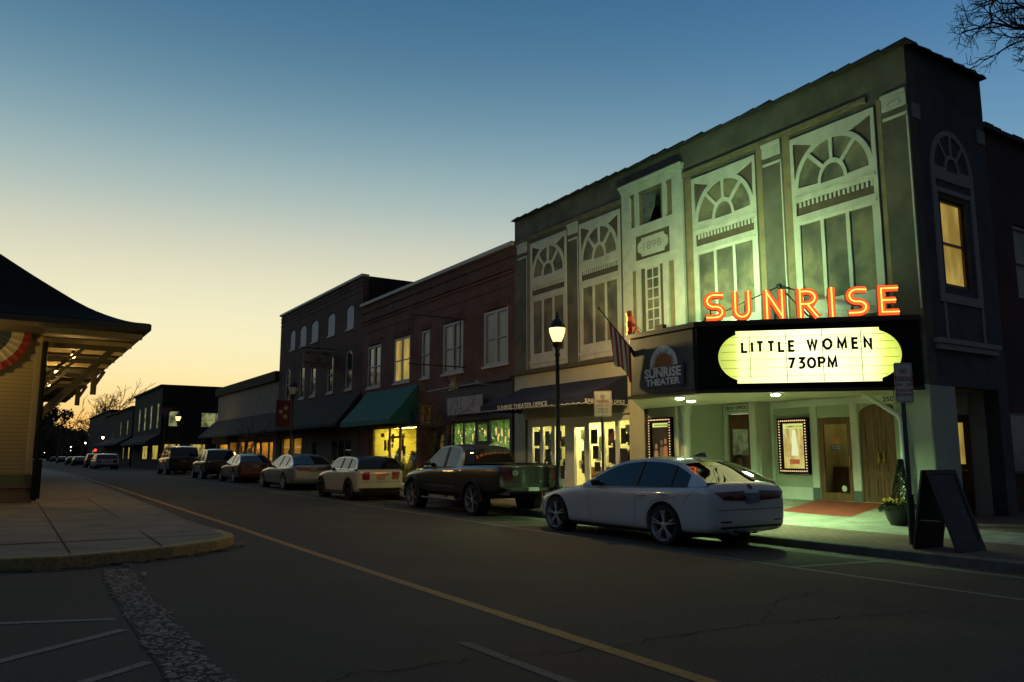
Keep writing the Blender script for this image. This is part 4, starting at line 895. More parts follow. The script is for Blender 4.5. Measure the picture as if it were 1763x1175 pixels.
def neon(label, f, t0, group):
    root = thing('neon_sign', label, 'neon sign', f(2, 4.16, 0), group)
    for ch, x0, w in (('S', .17, .43), ('U', .74, .40), ('N', 1.36, .42), ('R', 2.01, .43), ('I', 2.61, .14), ('S', 2.95, .43), ('E', 3.54, .43)):
        k = w / (.42 if ch != 'I' else .14); b = MB(); tb = MB(); fc = MB()
        for q, st in enumerate(letter_strokes(ch)):
            g = (lambda q_: lambda a, c, d: f(t0 + x0 + a * k, 4.17 + c, d + q_ * .003))(q)
            b.ribbon(st, .132, g, .10); fc.ribbon(st, .128, lambda a, c, d, g=g: g(a, c, d + .1005), .004); pts = [g(a, c, .13) for a, c in st]
            tb.tube(pts, .014, 6)
        L_ = obj('letter', b, M_lside, root); obj('letter_face', fc, M_lface, L_); obj('neon_tube', tb, M_tube, L_, smooth=True)
    mb = MB()
    for x in (.3, 1.0, 1.6, 2.3, 3.1, 3.8): mb.bar(f(x + t0, 4.13, -.05), f(x + t0, 4.5, -.03), .02); mb.bar(f(x + t0, 4.13, -.4), f(x + t0, 4.5, -.03), .015)
    obj('support_frame', mb, M_metal, root)
neon('row of red neon letters spelling SUNRISE above the glowing board', shift(fB, 0, 0, -.04), 0, 'SUNRISE neon letter rows')
dF = Vector((-3.06, -3.06, 0)).normalized(); oF = Vector((-1, 1, 0)).normalized()
neon('red neon letters seen edge on at the far side of the marquee', shift(frame_fn((15.06, 16.76, 0), dF, oF), 0, 0, -.04), .18, 'SUNRISE neon letter rows')
mb = MB()                                           # guy wires and bracket back to the wall
mb.tube([(15.09, 11.9, 5.35), (12.7, 12.9, 4.15)], .012, 5); mb.tube([(15.09, 11.9, 5.35), (13.9, 10.2, 4.2)], .02, 5); mb.tube([(15.09, 14.9, 4.9), (13.2, 14.0, 4.15)], .008, 5); mb.lathe([(0, 0), (.06, 0), (.06, -.05), (0, -.06)], (15.09, 11.9, 5.35), 8, 'x')
objs('guy_wire', mb, M_metal, MQ)
# floodlights on the marquee roof washing the wall
FL0 = None
def flood(x, y, tx, ty, tz, e, label):
    r = thing('floodlight', label, 'floodlight', (x, y, 4.13), 'floodlights on the marquee roof')
    mb = MB(); mb.box(x - .09, y - .12, 4.19, x + .03, y + .12, 4.33); mb.box(x - .05, y - .03, 4.13, x - .01, y + .03, 4.19); obj('housing', mb, M_metal, r)
    mb = MB(); mb.box(x + .031, y - .1, 4.2, x + .036, y + .1, 4.32); obj('lens', mb, lit('flood_glow', (.85, 1, .6), 3), r)
    l = bpy.data.lights.new('flood_beam', 'SPOT'); l.energy = e; l.color = (.56, 1, .44); l.spot_size = radians(140); l.spot_blend = 1; l.shadow_soft_size = .12
    o = bpy.data.objects.new('flood_beam', l); COL.objects.link(o); o.location = (x + .07, y, 4.27)
    o.rotation_euler = (Vector((tx, ty, tz)) - o.location).to_track_quat('-Z', 'Y').to_euler()
flood(12.35, 13.0, 15.1, 14.6, 7.4, 1000, 'small black floodlight behind the front corner of the marquee roof')
flood(12.55, 11.7, 15.1, 11.2, 7.4, 640, 'small black floodlight behind the glowing board')

# ---------------------------------------------------------------- brick annex behind the theatre
M_brd = brick_mat('dark_red_brick_end', (.11, .035, .03), (.08, .028, .025), (.07, .05, .045), 'y')
AX = thing('brick_annex', 'dark red brick building continuing behind the corner theater', 'building', (18.1, 8.9, 0))
fa_ = fY(8.9); mb = MB(); mb.plate([(18.12, -.3), (40, -.3), (40, 9.0), (18.12, 9.0)], [rect(19.9, 5.1, 21.1, 6.9)], fa_, -.3); mb.box(18.12, 9.21, 8.7, 40, 23, 8.9); obj('wall', mb, M_brd, AX)
sash(AX, fa_, 19.92, 5.12, 21.08, 6.88, M_trim, mat('pale_blind', (.45, .40, .32), .6, noise=.3, nscale=3), 0, depth=.1)
mb = MB(); x = 18.3; random.seed(9)
while x < 30: w = random.uniform(.35, .6); h = random.uniform(.1, .16); mb.box(x, 8.76, 9.0, x + w - .01, 9.3, 9.0 + h); x += w
obj('coping', mb, MATS['dark_clay_tile'], AX)
mb = MB(); mb.box(18.75, 8.84, 1.0, 19.55, 8.895, 2.35); nb = obj('notice_case', mb, M_metal, AX)
mb = MB(); mb.box(18.81, 8.825, 1.06, 19.49, 8.838, 2.29); obj('case_glass', mb, mat('case_glass', (.14, .16, .18), .2, noise=.5, nscale=2), nb)

# ---------------------------------------------------------------- middle brick shop building
M_br = brick_mat('red_brick', (.19, .058, .041), (.13, .043, .034), (.13, .10, .08), 'x')
M_br3 = brick_mat('brown_brick', (.145, .054, .038), (.10, .038, .029), (.085, .07, .06), 'x')
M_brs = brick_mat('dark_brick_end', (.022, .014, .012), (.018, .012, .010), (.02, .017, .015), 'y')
M_wf = mat('window_frame_paint', (.33, .33, .36), .6)
M_coping = mat('pale_coping', (.42, .40, .37), .6)
B2 = thing('brick_shop_building', 'red brick two storey building with teal awning and lantern-lit shop windows', 'shop building', (XF, YF, 0))
y0, y1 = YF + .01, 37.9
wins = [(23.85, 25.6, 1), (27.2, 28.95, 1), (30.15, 30.95, 0), (32.1, 33.85, 1), (35.4, 37.05, 1)]
mb = MB(); out = [(y0, 2.8), (y0, -.3), (23.68, -.3), (23.68, 2.74), (28.4, 2.74), (28.4, -.3), (28.75, -.3), (28.75, 2.6), (30.8, 2.6), (30.8, -.3), (31.2, -.3), (31.2, 2.76), (36.6, 2.76), (36.6, -.3), (y1, -.3), (y1, 9.0), (y0, 9.0)]
mb.plate(out, [arch_outline(a, 4.72, b, 6.86, .06, 6) for a, b, _ in wins], fn, -.3); obj('brick_wall', mb, M_br, B2)
for i, (a, b, mu) in enumerate(wins):
    sash(B2, fn, a + .01, 4.73, b - .01, 6.80, M_wf, L_warm if i == 3 else (M_curt if i in (0, 1, 2) else M_glass), mu, depth=.06, sill=M_coping, fw=.10)
mb = MB()
for a, b, _ in wins:                                    # rubbed brick lintels with stepped ends
    n = int((b - a + .3) / .11)
    for k in range(n): mb.box(XF - (.035 if k % 2 else .02), a - .15 + k * .11, 6.88, XF - .002, a - .15 + k * .11 + .085, 7.12)
objs('brick_lintel', mb, M_br, B2)
mb = MB()
for z, d, h in ((8.0, .05, .10), (8.14, .09, .08), (7.55, .03, .07), (8.62, .06, .08)): mb.box(XF - d, y0, z, XF - .002, y1, z + h)
obj('corbel_course', mb, M_br, B2)
mb = MB(); mb.box(XF - .14, y0, 9.0, XF + .35, y1 + .05, 9.14); obj('coping', mb, M_coping, B2)
mb = MB(); mb.box(XF + .31, y0, 8.6, 30, y1, 8.7); mb.box(XF + .36, y0 + .01, 8.71, 18, y0 + .2, 8.99); obj('roof', mb, M_parapet, B2)
# christmas shop
M_navyw = mat('navy_shop_paint', (.03, .028, .05), .6)
mb = MB(); mb.plate(rect(23.5, 2.76, 28.6, 4.1), [], fn, .05); mb.plate(rect(23.5, -.2, 23.67, 2.75), [], fn, .05); mb.plate(rect(28.41, -.2, 28.6, 2.75), [], fn, .05); mb.box(XF - .2, 23.45, 4.1, XF, 28.65, 4.2); obj('shop_fascia', mb, M_navyw, B2)
shopfront(B2, fn, 23.69, 28.39, -.1, 2.74, [(26.35, .7, 27.2, 2.66), (27.3, .7, 28.25, 2.66), (25.5, .3, 26.1, 1.75), (25.45, 1.95, 26.15, 2.6), (23.8, .7, 25.25, 2.7)], M_navyw)
rg = room(B2, 23.7, 28.4, .05, 2.9, 1.9, mat('green_room_wall', (.30, .52, .22), .9, noise=.9, nscale=4), (.9, 1, .40), 15)
random.seed(33); mbT = MB()
for k in range(9):                                       # little display firs
    cx, cy, h = random.uniform(15.5, 16.5), random.uniform(23.9, 28.2), random.uniform(1.2, 2.1)
    for q in range(150):
        u = random.random(); r = (1 - u) * .32 * random.uniform(.6, 1); a = random.uniform(0, 6.28); p = Vector((cx + r * cos(a), cy + r * sin(a), .2 + u * h)); d = Vector((cos(a), sin(a), -.3)); s = Vector((-sin(a), cos(a), 0)) * .03
        mbT.add([p - s, p + s, p + d * .12], [(0, 1, 2)])
objs('display_fir', mbT, mat('display_fir_green', (.02, .05, .02), .9), rg)
mb = MB()
for k in range(150):
    p = (random.uniform(15.35, 15.9), random.uniform(23.85, 28.2), random.uniform(.6, 2.5)); mb.obox(p, (1, 0, 0), (0, 1, 0), (0, 0, 1), .02, .02, .03)
obj('fairy_lights', mb, lit('fairy_glow', (1, .9, .45), 3.5), rg)
mb = MB()
for k, (yy, zz) in enumerate([(24.0, 2.2), (24.25, 2.35), (24.5, 2.1), (24.75, 2.38), (25.0, 2.2), (25.15, 2.45), (26.5, 2.1), (26.9, 2.25), (27.0, 1.9)]): mb.tube([(15.4, yy, zz), (15.4, yy, zz - .16), (15.4, yy, zz - .3)], [.02, .035, .008], 6)
for yy, zz in ((25.62, 2.2), (25.95, 2.28), (27.5, 2.3), (28.0, 2.35), (27.75, 1.85)):
    st = [(yy + (.12 if i % 2 == 0 else .05) * cos(i * pi / 5), zz + (.12 if i % 2 == 0 else .05) * sin(i * pi / 5)) for i in range(10)]; mb.plate(st, [], fX(15.4), .02)
objs('star_lanterns', mb, lit('lantern_glow', (1, .62, .22), 1.9), rg)
# recessed doorway
mb = MB(); mb.box(15.9, 28.75, -.2, 16.0, 30.8, 2.9); mb.box(15.4, 28.7, -.2, 15.9, 28.749, 2.9); mb.box(15.4, 30.801, -.2, 15.9, 30.85, 2.9); obj('doorway', mb, M_brown, B2)
mb = MB(); mb.plate(rect(29.2, .1, 29.5, 2.3), [], fX(15.89), .02); mb.plate(rect(30.2, .1, 30.5, 2.3), [], fX(15.89), .02); objs('side_light', mb, L_dim, B2)
# teal-awning shop
shopfront(B2, fn, 31.21, 36.59, -.1, 2.75, [(31.5, .5, 33.1, 2.66), (33.3, .15, 34.3, 2.2), (33.3, 2.3, 34.3, 2.66), (34.45, .5, 36.3, 2.66)], M_wood)
rs = room(B2, 31.2, 36.6, .1, 2.8, 2.6, mat('yellow_room_wall', (.72, .62, .22), .9, noise=.2, nscale=2), (1, .90, .18), 26)
random.seed(41); posters(rs, 15.5, [(31.4, 33.0), (33.4, 34.2), (34.5, 36.2)], .7, 2.5, 26, PC, (.16, .42), (.18, .55))
mb = MB()
for k in range(30): yy = random.uniform(31.4, 36.3); h = random.uniform(.5, 1.5); w = random.uniform(.12, .3); xx = random.uniform(15.7, 17.2); mb.lathe([(0, .2), (w * .6, .2), (w, .2 + h * .5), (w * .5, .2 + h * .8), (w * .2, .2 + h), (0, .2 + h)], (xx, yy, 0), 8)
objs('shop_goods', mb, mat('shop_goods', (.12, .07, .03), .7, noise=.8, nscale=3, col2=(.02, .05, .03)), rs)
mb = MB(); mb.tube([(15.6, 32.0 + .3 * cos(q), 1.1 + .38 * sin(q)) for q in [x * .35 for x in range(14)]], .05, 6); obj('display_hoop', mb, M_black, rs)
awning(B2, 31.15, 37.0, 4.5, 13.75, 2.98, .22, mat('teal_canvas', (.012, .125, .11), .8, noise=.15, nscale=1.5, bump=.1, bscale=20), 0)
for o_ in kids(B2):
    if o_.name.startswith('awning'): o_['label'] = 'teal canvas awning'
# small bits fixed to this facade
t = thing('blank_shop_sign', 'blank white board hung over the lantern-lit shop windows', 'sign', (XF - .06, 26.6, 3.2)); mb = MB(); mb.plate(rect(25.2, 2.98, 27.9, 3.66), [], fX(XF - .26), .05); mb.plate(rect(25.4, 2.99, 27.6, 3.12), [], fX(XF - .311), .002); obj('board', mb, mat('blank_board', (.30, .30, .36), .6, noise=.25, nscale=1.2), t)
t = thing('sign_bracket', 'empty black iron sign frame projecting over the brick front', 'bracket', (XF, 27, 4.85)); mb = MB()
for z in (6.75, 4.85): mb.bar((12.65, 27, z), (XF - .01, 27, z), .045)
for x in (12.8, 14.85): mb.bar((x, 27, 4.872), (x, 27, 6.728), .04)
obj('iron_frame', mb, mat('rusty_iron', (.05, .025, .022), .7, noise=.5, nscale=6), t)
t = thing('crown_ornament', 'silvery spiked ornament on a thin horizontal rod under the brick windows', 'ornament', (14.3, 26.5, 4.0)); mb = MB(); mb.tube([(14.4, 28.9, 4.0), (14.4, 24.6, 4.02)], .02, 6); mb.bar((14.4, 25.0, 4.02), (15.1, 25.0, 4.02), .03); mb.bar((14.4, 28.5, 4.0), (15.1, 28.5, 4.0), .03); obj('rod', mb, M_galv, t)
mb = MB(); mb.lathe([(0, -.16), (.05, -.14), (.13, -.05), (.16, .04), (.11, .10), (.17, .16), (.0, .17)], (14.4, 26.7, 4.05), 7)
for k in range(9): mb.tube([(14.4, 26.7 + (k - 4) * .035, 4.18), (14.35, 26.7 + (k - 4) * .085, 4.38 + .16 * (k % 2 == 0))], [.014, .003], 5)
mb.bar((14.4, 26.3, 3.96), (14.4, 27.1, 3.92), .03)
mb.lathe([(0, -.06), (.06, 0), (0, .06)], (14.4, 24.9, 4.1), 8); obj('crown', mb, mat('pale_metal', (.42, .38, .30), .4, metal=.4), t, smooth=True)
t = thing('hanging_shop_sign', 'small framed sign with a carved N hanging by the doorway', 'sign', (14.4, 29.6, 2.7)); fz = frame_fn((14.6, 29.5, 2.62), (1, 0, 0), (0, -1, 0)); mb = MB(); mb.plate(rect(-.25, 0, .25, .95), [], fz, .08); mb.bar((14.6, 29.46, 3.64), (15.1, 29.46, 3.64), .03); mb.bar((14.5, 29.46, 3.57), (14.5, 29.46, 3.64), .02); obj('board', mb, mat('carved_board', (.10, .07, .045), .7, noise=.3, nscale=6), t)
mb = MB(); f6 = shift(fz, 0, .2, .081); mb.ribbon([(-.13, 0), (-.13, .55), (.13, 0), (.13, .55)], .05, f6, .01); mb.plate(rect(-.2, -.08, .2, .63), [rect(-.17, -.05, .17, .6)], f6, .008); obj('letter_mark', mb, mat('gold_leaf', (.42, .28, .08), .5), t)

# ---------------------------------------------------------------- tall brick lodge
B3 = thing('brick_lodge_building', 'tall brown brick building with arched upper windows and dark shingle awning', 'building', (XF, 37.9, 0))
y0, y1 = 37.92, 52.4
up = [(39.15, 40.2), (42.0, 43.15), (44.8, 46.05), (47.0, 48.2), (49.2, 50.2)]; lo = [(39.15, 40.1), (42.0, 42.95), (44.95, 45.9), (47.0, 47.95), (49.9, 50.8)]
mb = MB(); out = [(y0, 4.0), (y0, -.3), (38.1, -.3), (38.1, 2.6), (51.6, 2.6), (51.6, -.3), (y1, -.3), (y1, 10.65), (y0, 10.65)]
mb.plate(out, [arch_outline(a, 8.12, b, 9.38, .22) for a, b in up] + [arch_outline(a, 4.86, b, 6.95, .22) for a, b in lo], fn, -.3); obj('brick_wall', mb, M_br3, B3)
for a, b in up:
    mb = MB(); mb.plate(arch_outline(a + .01, 8.13, b - .01, 9.36, .21), [], shift(fn, 0, 0, -.05), .03); w_ = obj('boarded_window', mb, mat('white_board', (.42, .43, .47), .6, noise=.1), B3)
    mb = MB(); mb.box(XF - .05, a - .05, 8.04, XF + .05, b + .05, 8.118); obj('sill', mb, M_coping, w_)
for a, b in lo: sash(B3, fn, a + .01, 4.87, b - .01, 6.94, M_wf, M_glass, 0, depth=.06, arch=.21, sill=M_coping, fw=.09)
mb = MB()
for a, b in up + lo:
    z1 = 9.38 if (a, b) in up else 6.95
    c = (a + b) / 2; mb.plate(arc(c, z1 - .22, (b - a) / 2 + .14, .36, 0, 180, 10) + arc(c, z1 - .22, (b - a) / 2 + .02, .235, 180, 0, 10), [], fn, .02)
objs('arch_bricks', mb, M_br3, B3)
mb = MB(); mb.box(XF - .12, y0 - .03, 10.65, XF + .3, y1 + .05, 10.78); obj('coping', mb, M_coping, B3)
mb = MB(); mb.box(XF + .31, y0, -.3, 35, y0 + .3, 10.7); mb.box(XF + .3, y0 + .3, 10.3, 35, y1, 10.4); mb.box(XF + .31, y1 - .3, -.3, 35, y1 - .01, 10.29); obj('side_wall', mb, M_brs, B3)
mb = MB()
for z in (9.9, 10.2, 10.4): mb.box(XF - .03 * (z - 9.2), y0, z, XF - .002, y1, z + .09)
obj('corbel_course', mb, M_br3, B3)
M_shin = mat('dark_shingle', (.022, .022, .024), .9, noise=.35, nscale=8, bump=.4, bscale=25)
awning(B3, 37.75, 50.2, 4.65, 13.75, 3.0, .14, M_shin, 0, name='shingle_awning')
M_stone = mat('grey_shopfront_stone', (.11, .10, .085), .85, noise=.3, nscale=2)
shopfront(B3, fn, 38.11, 51.59, -.1, 2.59, [(39.2, .3, 40.1, 2.2), (40.25, .3, 41.1, 2.2), (41.25, .7, 42.1, 2.2), (47.4, .5, 48.9, 2.45), (49.2, .5, 51.3, 2.45), (44.6, .3, 45.4, 2.2)], M_stone)
mb = MB(); mb.box(16.2, 38.1, -.1, 16.25, 46.5, 2.8); mb.box(15.5, 46.5, -.1, 16.2, 46.55, 2.8); obj('dark_interior', mb, M_dark, B3)
r3 = room(B3, 46.6, 51.6, .1, 2.62, 1.6, mat('ochre_room_wall', (.6, .42, .16), .9, noise=.4, nscale=2), (1, .70, .18), 14)
random.seed(8); posters(r3, 15.5, [(47.5, 48.8), (49.3, 51.2)], .8, 2.2, 8, [(.3, .12, .02), (.04, .03, .02), (.2, .22, .03)], (.2, .5), (.3, .9))
# lodge sign
t = thing('lodge_sign', 'pale double-sided lodge sign hanging from an iron arm on brown brick', 'sign', (14.2, 42, 6.1)); fz = frame_fn((14.17, 41.96, 6.12), (1, 0, 0), (0, -1, 0))
mb = MB(); mb.plate(rect(-.82, 0, .82, .98), [], fz, .07); bd2 = obj('board', mb, mat('aged_white_board', (.19, .19, .17), .7, noise=.25, nscale=3), t)
mb = MB(); f6 = shift(fz, 0, 0, .0705)
text_mb(mb, 'MASONIC TEMPLE', .11, shift(f6, 0, .80, 0), .006, wid=1.36, bold=.012); text_mb(mb, 'SOUTHERN PINES LODGE', .10, shift(f6, 0, .25, 0), .006, wid=1.4, bold=.012); text_mb(mb, '484 AF & AM', .08, shift(f6, 0, .09, 0), .006, wid=.9, bold=.012)
mb.ribbon([(-.15, .42), (0, .68), (.15, .42)], .03, f6, .006); mb.ribbon([(-.15, .56), (0, .40), (.15, .56)], .03, shift(f6, 0, 0, .003), .006); obj('lettering', mb, M_black, bd2)
mb = MB(); mb.bar((13.2, 41.92, 7.24), (15.09, 41.92, 7.24), .05); mb.bar((13.6, 41.92, 7.1), (13.6, 41.92, 7.23), .03); mb.bar((14.8, 41.92, 7.1), (14.8, 41.92, 7.23), .03); obj('arm', mb, M_metal, t)

# ---------------------------------------------------------------- low shop row
B4 = thing('low_shop_building', 'low pale-walled shop row with long dark shingle awning and amber windows', 'shop building', (XF, 52.5, 0))
y0, y1 = 52.42, 70.0
mb = MB(); mb.plate([(y0, -.3), (52.9, -.3), (52.9, 2.55), (69.4, 2.55), (69.4, -.3), (y1, -.3), (y1, 6.35), (y0, 6.35)], [], fn, -.3); obj('wall', mb, mat('pale_brick_paint', (.25, .21, .16), .9, noise=.2, nscale=2, bump=.3, bscale=30), B4)
mb = MB(); mb.box(XF - .25, y0, 6.352, XF + .4, y1 + .1, 7.0); mb.box(XF + .41, y0, 6.3, 30, y1, 6.4); mb.box(XF + .01, y1 - .25, -.3, 30, y1 - .01, 6.29); obj('parapet', mb, M_black, B4)
awning(B4, 50.4, 70.6, 4.28, 13.75, 2.98, .16, M_shin, 0, name='shingle_awning')
shopfront(B4, fn, 52.91, 69.39, -.1, 2.54, [(53.4, .6, 54.3, 2.3), (54.6, .6, 56.2, 2.3), (56.7, .2, 57.7, 2.3), (58.2, .6, 60.2, 2.4), (60.9, .6, 62.3, 2.4), (63.4, .3, 65.4, 2.4), (66.2, .6, 68.9, 2.3)], M_brown)
r4 = room(B4, 53, 69.3, .1, 2.6, 1.4, MATS['ochre_room_wall'], (1, .64, .15), 14)
random.seed(18); posters(r4, 15.5, [(53.4, 62), (63, 69)], .8, 2.3, 16, [(.3, .16, .04), (.03, .02, .01), (.5, .4, .1)], (.2, .8), (.4, 1.2))
mb = MB(); mb.lathe([(0, -.14), (.1, -.1), (.14, 0), (.1, .1), (0, .14)], (15.3, 64.4, 1.55), 8); obj('globe_lamp', mb, lit('globe_amber', (1, .75, .25), 3.5), r4)
for k, (x, y, z, w, h, lab, mm) in enumerate(((14.4, 66.0, 2.35, .95, .85, 'blank grey hanging sign at the far end of the shingle awning', (.20, .21, .22)), (14.3, 61.0, 2.42, .8, .6, 'small black hanging sign with a round emblem', (.012, .012, .012)), (14.5, 56.0, 2.62, 1.0, .72, 'cream hanging sign with a faint drawing under the shingle awning', (.30, .29, .24)))):
    t = thing('hanging_sign', lab, 'sign', (x, y, z), 'signs hanging under the long shingle awning'); fz = frame_fn((x, y, z), (1, 0, 0), (0, -1, 0)); mb = MB(); mb.plate(rect(-w / 2, 0, w / 2, h), [], fz, .05); obj('board', mb, mat('hanging_board_' + 'abc'[k], mm, .6, noise=.2), t)
    mb = MB(); mb.bar((x - w * .4, y - .02, z + h), (x - w * .4, y - .02, z + h + .3), .02); mb.bar((x + w * .4, y - .02, z + h), (x + w * .4, y - .02, z + h + .3), .02); obj('hanger', mb, M_metal, t)
    if k: mb = MB(); mb.plate(arc(0, h * .5, .2, .2, 0, 345, 16), [arc(0, h * .5, .16, .16, 0, 330, 12)], shift(fz, 0, 0, .0505), .005); obj('emblem', mb, M_brown, t)

# ---------------------------------------------------------------- buildings across the side street
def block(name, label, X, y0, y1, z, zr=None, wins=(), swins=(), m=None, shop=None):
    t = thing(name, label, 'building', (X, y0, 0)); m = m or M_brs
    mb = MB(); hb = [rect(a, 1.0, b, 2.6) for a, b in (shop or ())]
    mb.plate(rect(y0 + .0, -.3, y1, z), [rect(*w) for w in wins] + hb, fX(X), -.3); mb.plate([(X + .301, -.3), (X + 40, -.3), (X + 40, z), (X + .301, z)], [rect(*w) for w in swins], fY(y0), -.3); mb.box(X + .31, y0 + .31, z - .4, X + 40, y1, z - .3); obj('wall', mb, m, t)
    for w in wins: sash(t, fX(X), w[0] + .01, w[1] + .01, w[2] - .01, w[3] - .01, M_wf, L_far, 0, depth=.08)
    for w in swins: sash(t, fY(y0), w[0] + .01, w[1] + .01, w[2] - .01, w[3] - .01, M_wf, L_far, 1 if w[2] - w[0] > 1.5 else 0, depth=.08)
    for a, b in (shop or ()):
        mb = MB(); mb.plate(rect(a, 1.0, b, 2.6), [], fX(X + .2), .02); obj('shop_window', mb, L_shop, t)
    mb = MB(); mb.box(X - .25, y0 - .2, z, X + .35, y1 + .1, z + .22); mb.box(X + .351, y0 - .2, z, X + 40, y0 + .3, z + .22); obj('cornice', mb, M_black, t)
    return t
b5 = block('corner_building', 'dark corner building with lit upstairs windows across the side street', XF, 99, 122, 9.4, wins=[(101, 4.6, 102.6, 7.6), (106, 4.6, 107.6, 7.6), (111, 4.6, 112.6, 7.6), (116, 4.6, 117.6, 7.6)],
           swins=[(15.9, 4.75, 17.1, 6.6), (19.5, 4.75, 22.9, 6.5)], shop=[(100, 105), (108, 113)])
awning(b5, 98.5, 121, 4.0, XF - 1.6, 3.0, .3, M_shin, 0, name='flat_awning')
mb = MB(); fz = fY(98.8)
for a in (15.6, 18.4): mb.plate(rect(a, .9, a + 1.6, 2.7), [], shift(fz, 0, 0, .19), .02)
objs('side_shop_window', mb, L_shop, b5)
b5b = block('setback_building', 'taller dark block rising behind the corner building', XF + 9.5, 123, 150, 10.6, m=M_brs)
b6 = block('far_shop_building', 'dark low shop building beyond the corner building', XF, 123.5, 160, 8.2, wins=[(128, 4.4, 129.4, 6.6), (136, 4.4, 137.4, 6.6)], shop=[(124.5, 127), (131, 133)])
awning(b6, 123, 159, 4.2, XF - 1.8, 3.2, .3, M_shin, 0, name='flat_awning')
b7 = block('distant_shop_building', 'unlit flat-roofed building at the far end of the shop row', XF + 1, 162, 204, 9.6, shop=[(170, 172), (190, 194)])

# ---------------------------------------------------------------- railway depot on the left
DX, DY = .64, 24.25; EX, EY = 2.93, 21.75
DP = thing('depot_building', 'yellow clapboard depot with dark flared hip roof and deep bracketed eaves', 'depot', (DX, DY, .2))
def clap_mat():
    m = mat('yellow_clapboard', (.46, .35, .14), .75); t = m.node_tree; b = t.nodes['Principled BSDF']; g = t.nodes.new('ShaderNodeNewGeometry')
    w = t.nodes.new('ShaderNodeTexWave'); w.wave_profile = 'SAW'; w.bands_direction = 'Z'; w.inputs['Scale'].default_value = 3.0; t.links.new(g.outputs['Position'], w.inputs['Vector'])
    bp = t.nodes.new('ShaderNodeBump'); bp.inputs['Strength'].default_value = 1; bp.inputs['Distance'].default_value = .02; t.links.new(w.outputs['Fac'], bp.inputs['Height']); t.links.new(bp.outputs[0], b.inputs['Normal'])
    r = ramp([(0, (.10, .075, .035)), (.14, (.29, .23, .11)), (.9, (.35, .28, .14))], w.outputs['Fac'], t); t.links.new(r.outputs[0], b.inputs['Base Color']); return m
M_clap = clap_mat()
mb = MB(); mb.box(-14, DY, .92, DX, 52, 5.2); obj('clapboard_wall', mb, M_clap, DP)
mb = MB(); mb.box(-14.02, DY - .03, .62, DX + .03, 52.02, .918); obj('green_band', mb, mat('green_band_paint', (.07, .09, .045), .7), DP)
mb = MB(); mb.box(-14.05, DY - .07, -.2, DX + .07, 52.05, .58); mb.box(-14.1, DY - .11, .581, DX + .11, 52.1, .619); obj('brick_base', mb, brick_mat('base_brick', (.22, .13, .08), (.17, .10, .07), (.15, .12, .09), 'y'), DP)
M_dtrim = mat('depot_trim', (.34, .29, .16), .7); M_dgrn = mat('depot_dark_green', (.03, .03, .022), .6)
mb = MB(); mb.box(DX - .14, DY - .02, .93, DX + .02, DY + .16, 4.6); obj('corner_board', mb, M_dtrim, DP)
mb = MB(); mb.box(-1.0, DY - .03, 2.0, -.42, DY - .002, 4.2); obj('window_trim', mb, M_dgrn, DP)
prof = [(0, 4.74), (.54, 4.83), (1.37, 5.24), (2.58, 6.17), (3.43, 6.87), (5.5, 8.6), (8, 10.2)]
pd = []
for (a, p), (b, q) in zip(prof, prof[1:]):
    for i in range(4): pd.append(a + (b - a) * i / 4)
pd.append(8)
def smooth_prof(d): return sum(interp(prof, max(0, d + o)) for o in (-.3, -.15, 0, .15, .3)) / 5 if d > .1 else interp(prof, d)
mb = MB(); n = len(pd)
for d in pd: z = smooth_prof(d); mb.v += [(-16 + d, EY + d, z), (EX - d, EY + d, z), (EX - d, 54 - d, z)]
for i in range(n - 1): o = 3 * i; mb.f += [(o, o + 1, o + 4, o + 3), (o + 1, o + 2, o + 5, o + 4)]; mb.m += [0, 0]
obj('hip_roof', mb, mat('dark_roof_shingle', (.014, .014, .013), .95, noise=.3, nscale=5, bump=.5, bscale=30, spec=.1), DP, smooth=True)
mb = MB(); mb.box(-16, EY - .02, 4.57, EX + .02, EY + .05, 4.72); mb.box(EX - .05, EY + .051, 4.57, EX + .02, 54, 4.72); obj('fascia_board', mb, M_dgrn, DP)
M_soff = mat('soffit_boards', (.16, .13, .08), .8, noise=.2, nscale=3, stretch=(1, 8, 1))
mb = MB(); mb.add([(-16, EY + .05, 4.60), (EX - .05, EY + .05, 4.60), (EX - .05, 54, 4.60), (-16, 54, 4.60)], [(0, 1, 2, 3)]); obj('soffit', mb, M_soff, DP)
mb = MB(); 
for k in range(14): yy = EY + .9 + k * 2.05; mb.box(DX + .03, yy, 4.44, EX - .06, yy + .14, 4.598)
objs('eave_beam', mb, M_dtrim, DP)
for k in range(8):
    yy = DY + .12 + k * 3.6; mb = MB(); mb.bar((DX + .05, yy, 2.45), (EX - .55, yy, 4.36), .13, .16); mb.box(DX + .02, yy - .08, 2.2, DX + .15, yy + .08, 4.43); mb.box(DX + .16, yy - .07, 4.28, EX - .25, yy + .07, 4.42); mb.bar((DX + .1, yy, 3.5), (DX + 1.0, yy, 4.3), .08)
    if k in (2, 4): mb.box(EX - .5, yy - .09, 3.55, EX - .32, yy + .09, 4.43); mb.bar((EX - .45, yy, 3.75), (EX - .1, yy, 4.4), .12)
    obj('bracket', mb, M_dgrn if k else mat('bracket_paint', (.10, .085, .05), .7), DP)
mb = MB(); mb.tube([(DX + .1, DY - .1, 4.4), (DX + .1, DY - .1, 2.0), (DX + .12, DY - .1, .25)], .055, 8); mb.box(DX + .03, DY - .16, .3, DX + .24, DY - .02, 1.3); obj('downpipe', mb, M_black, DP)
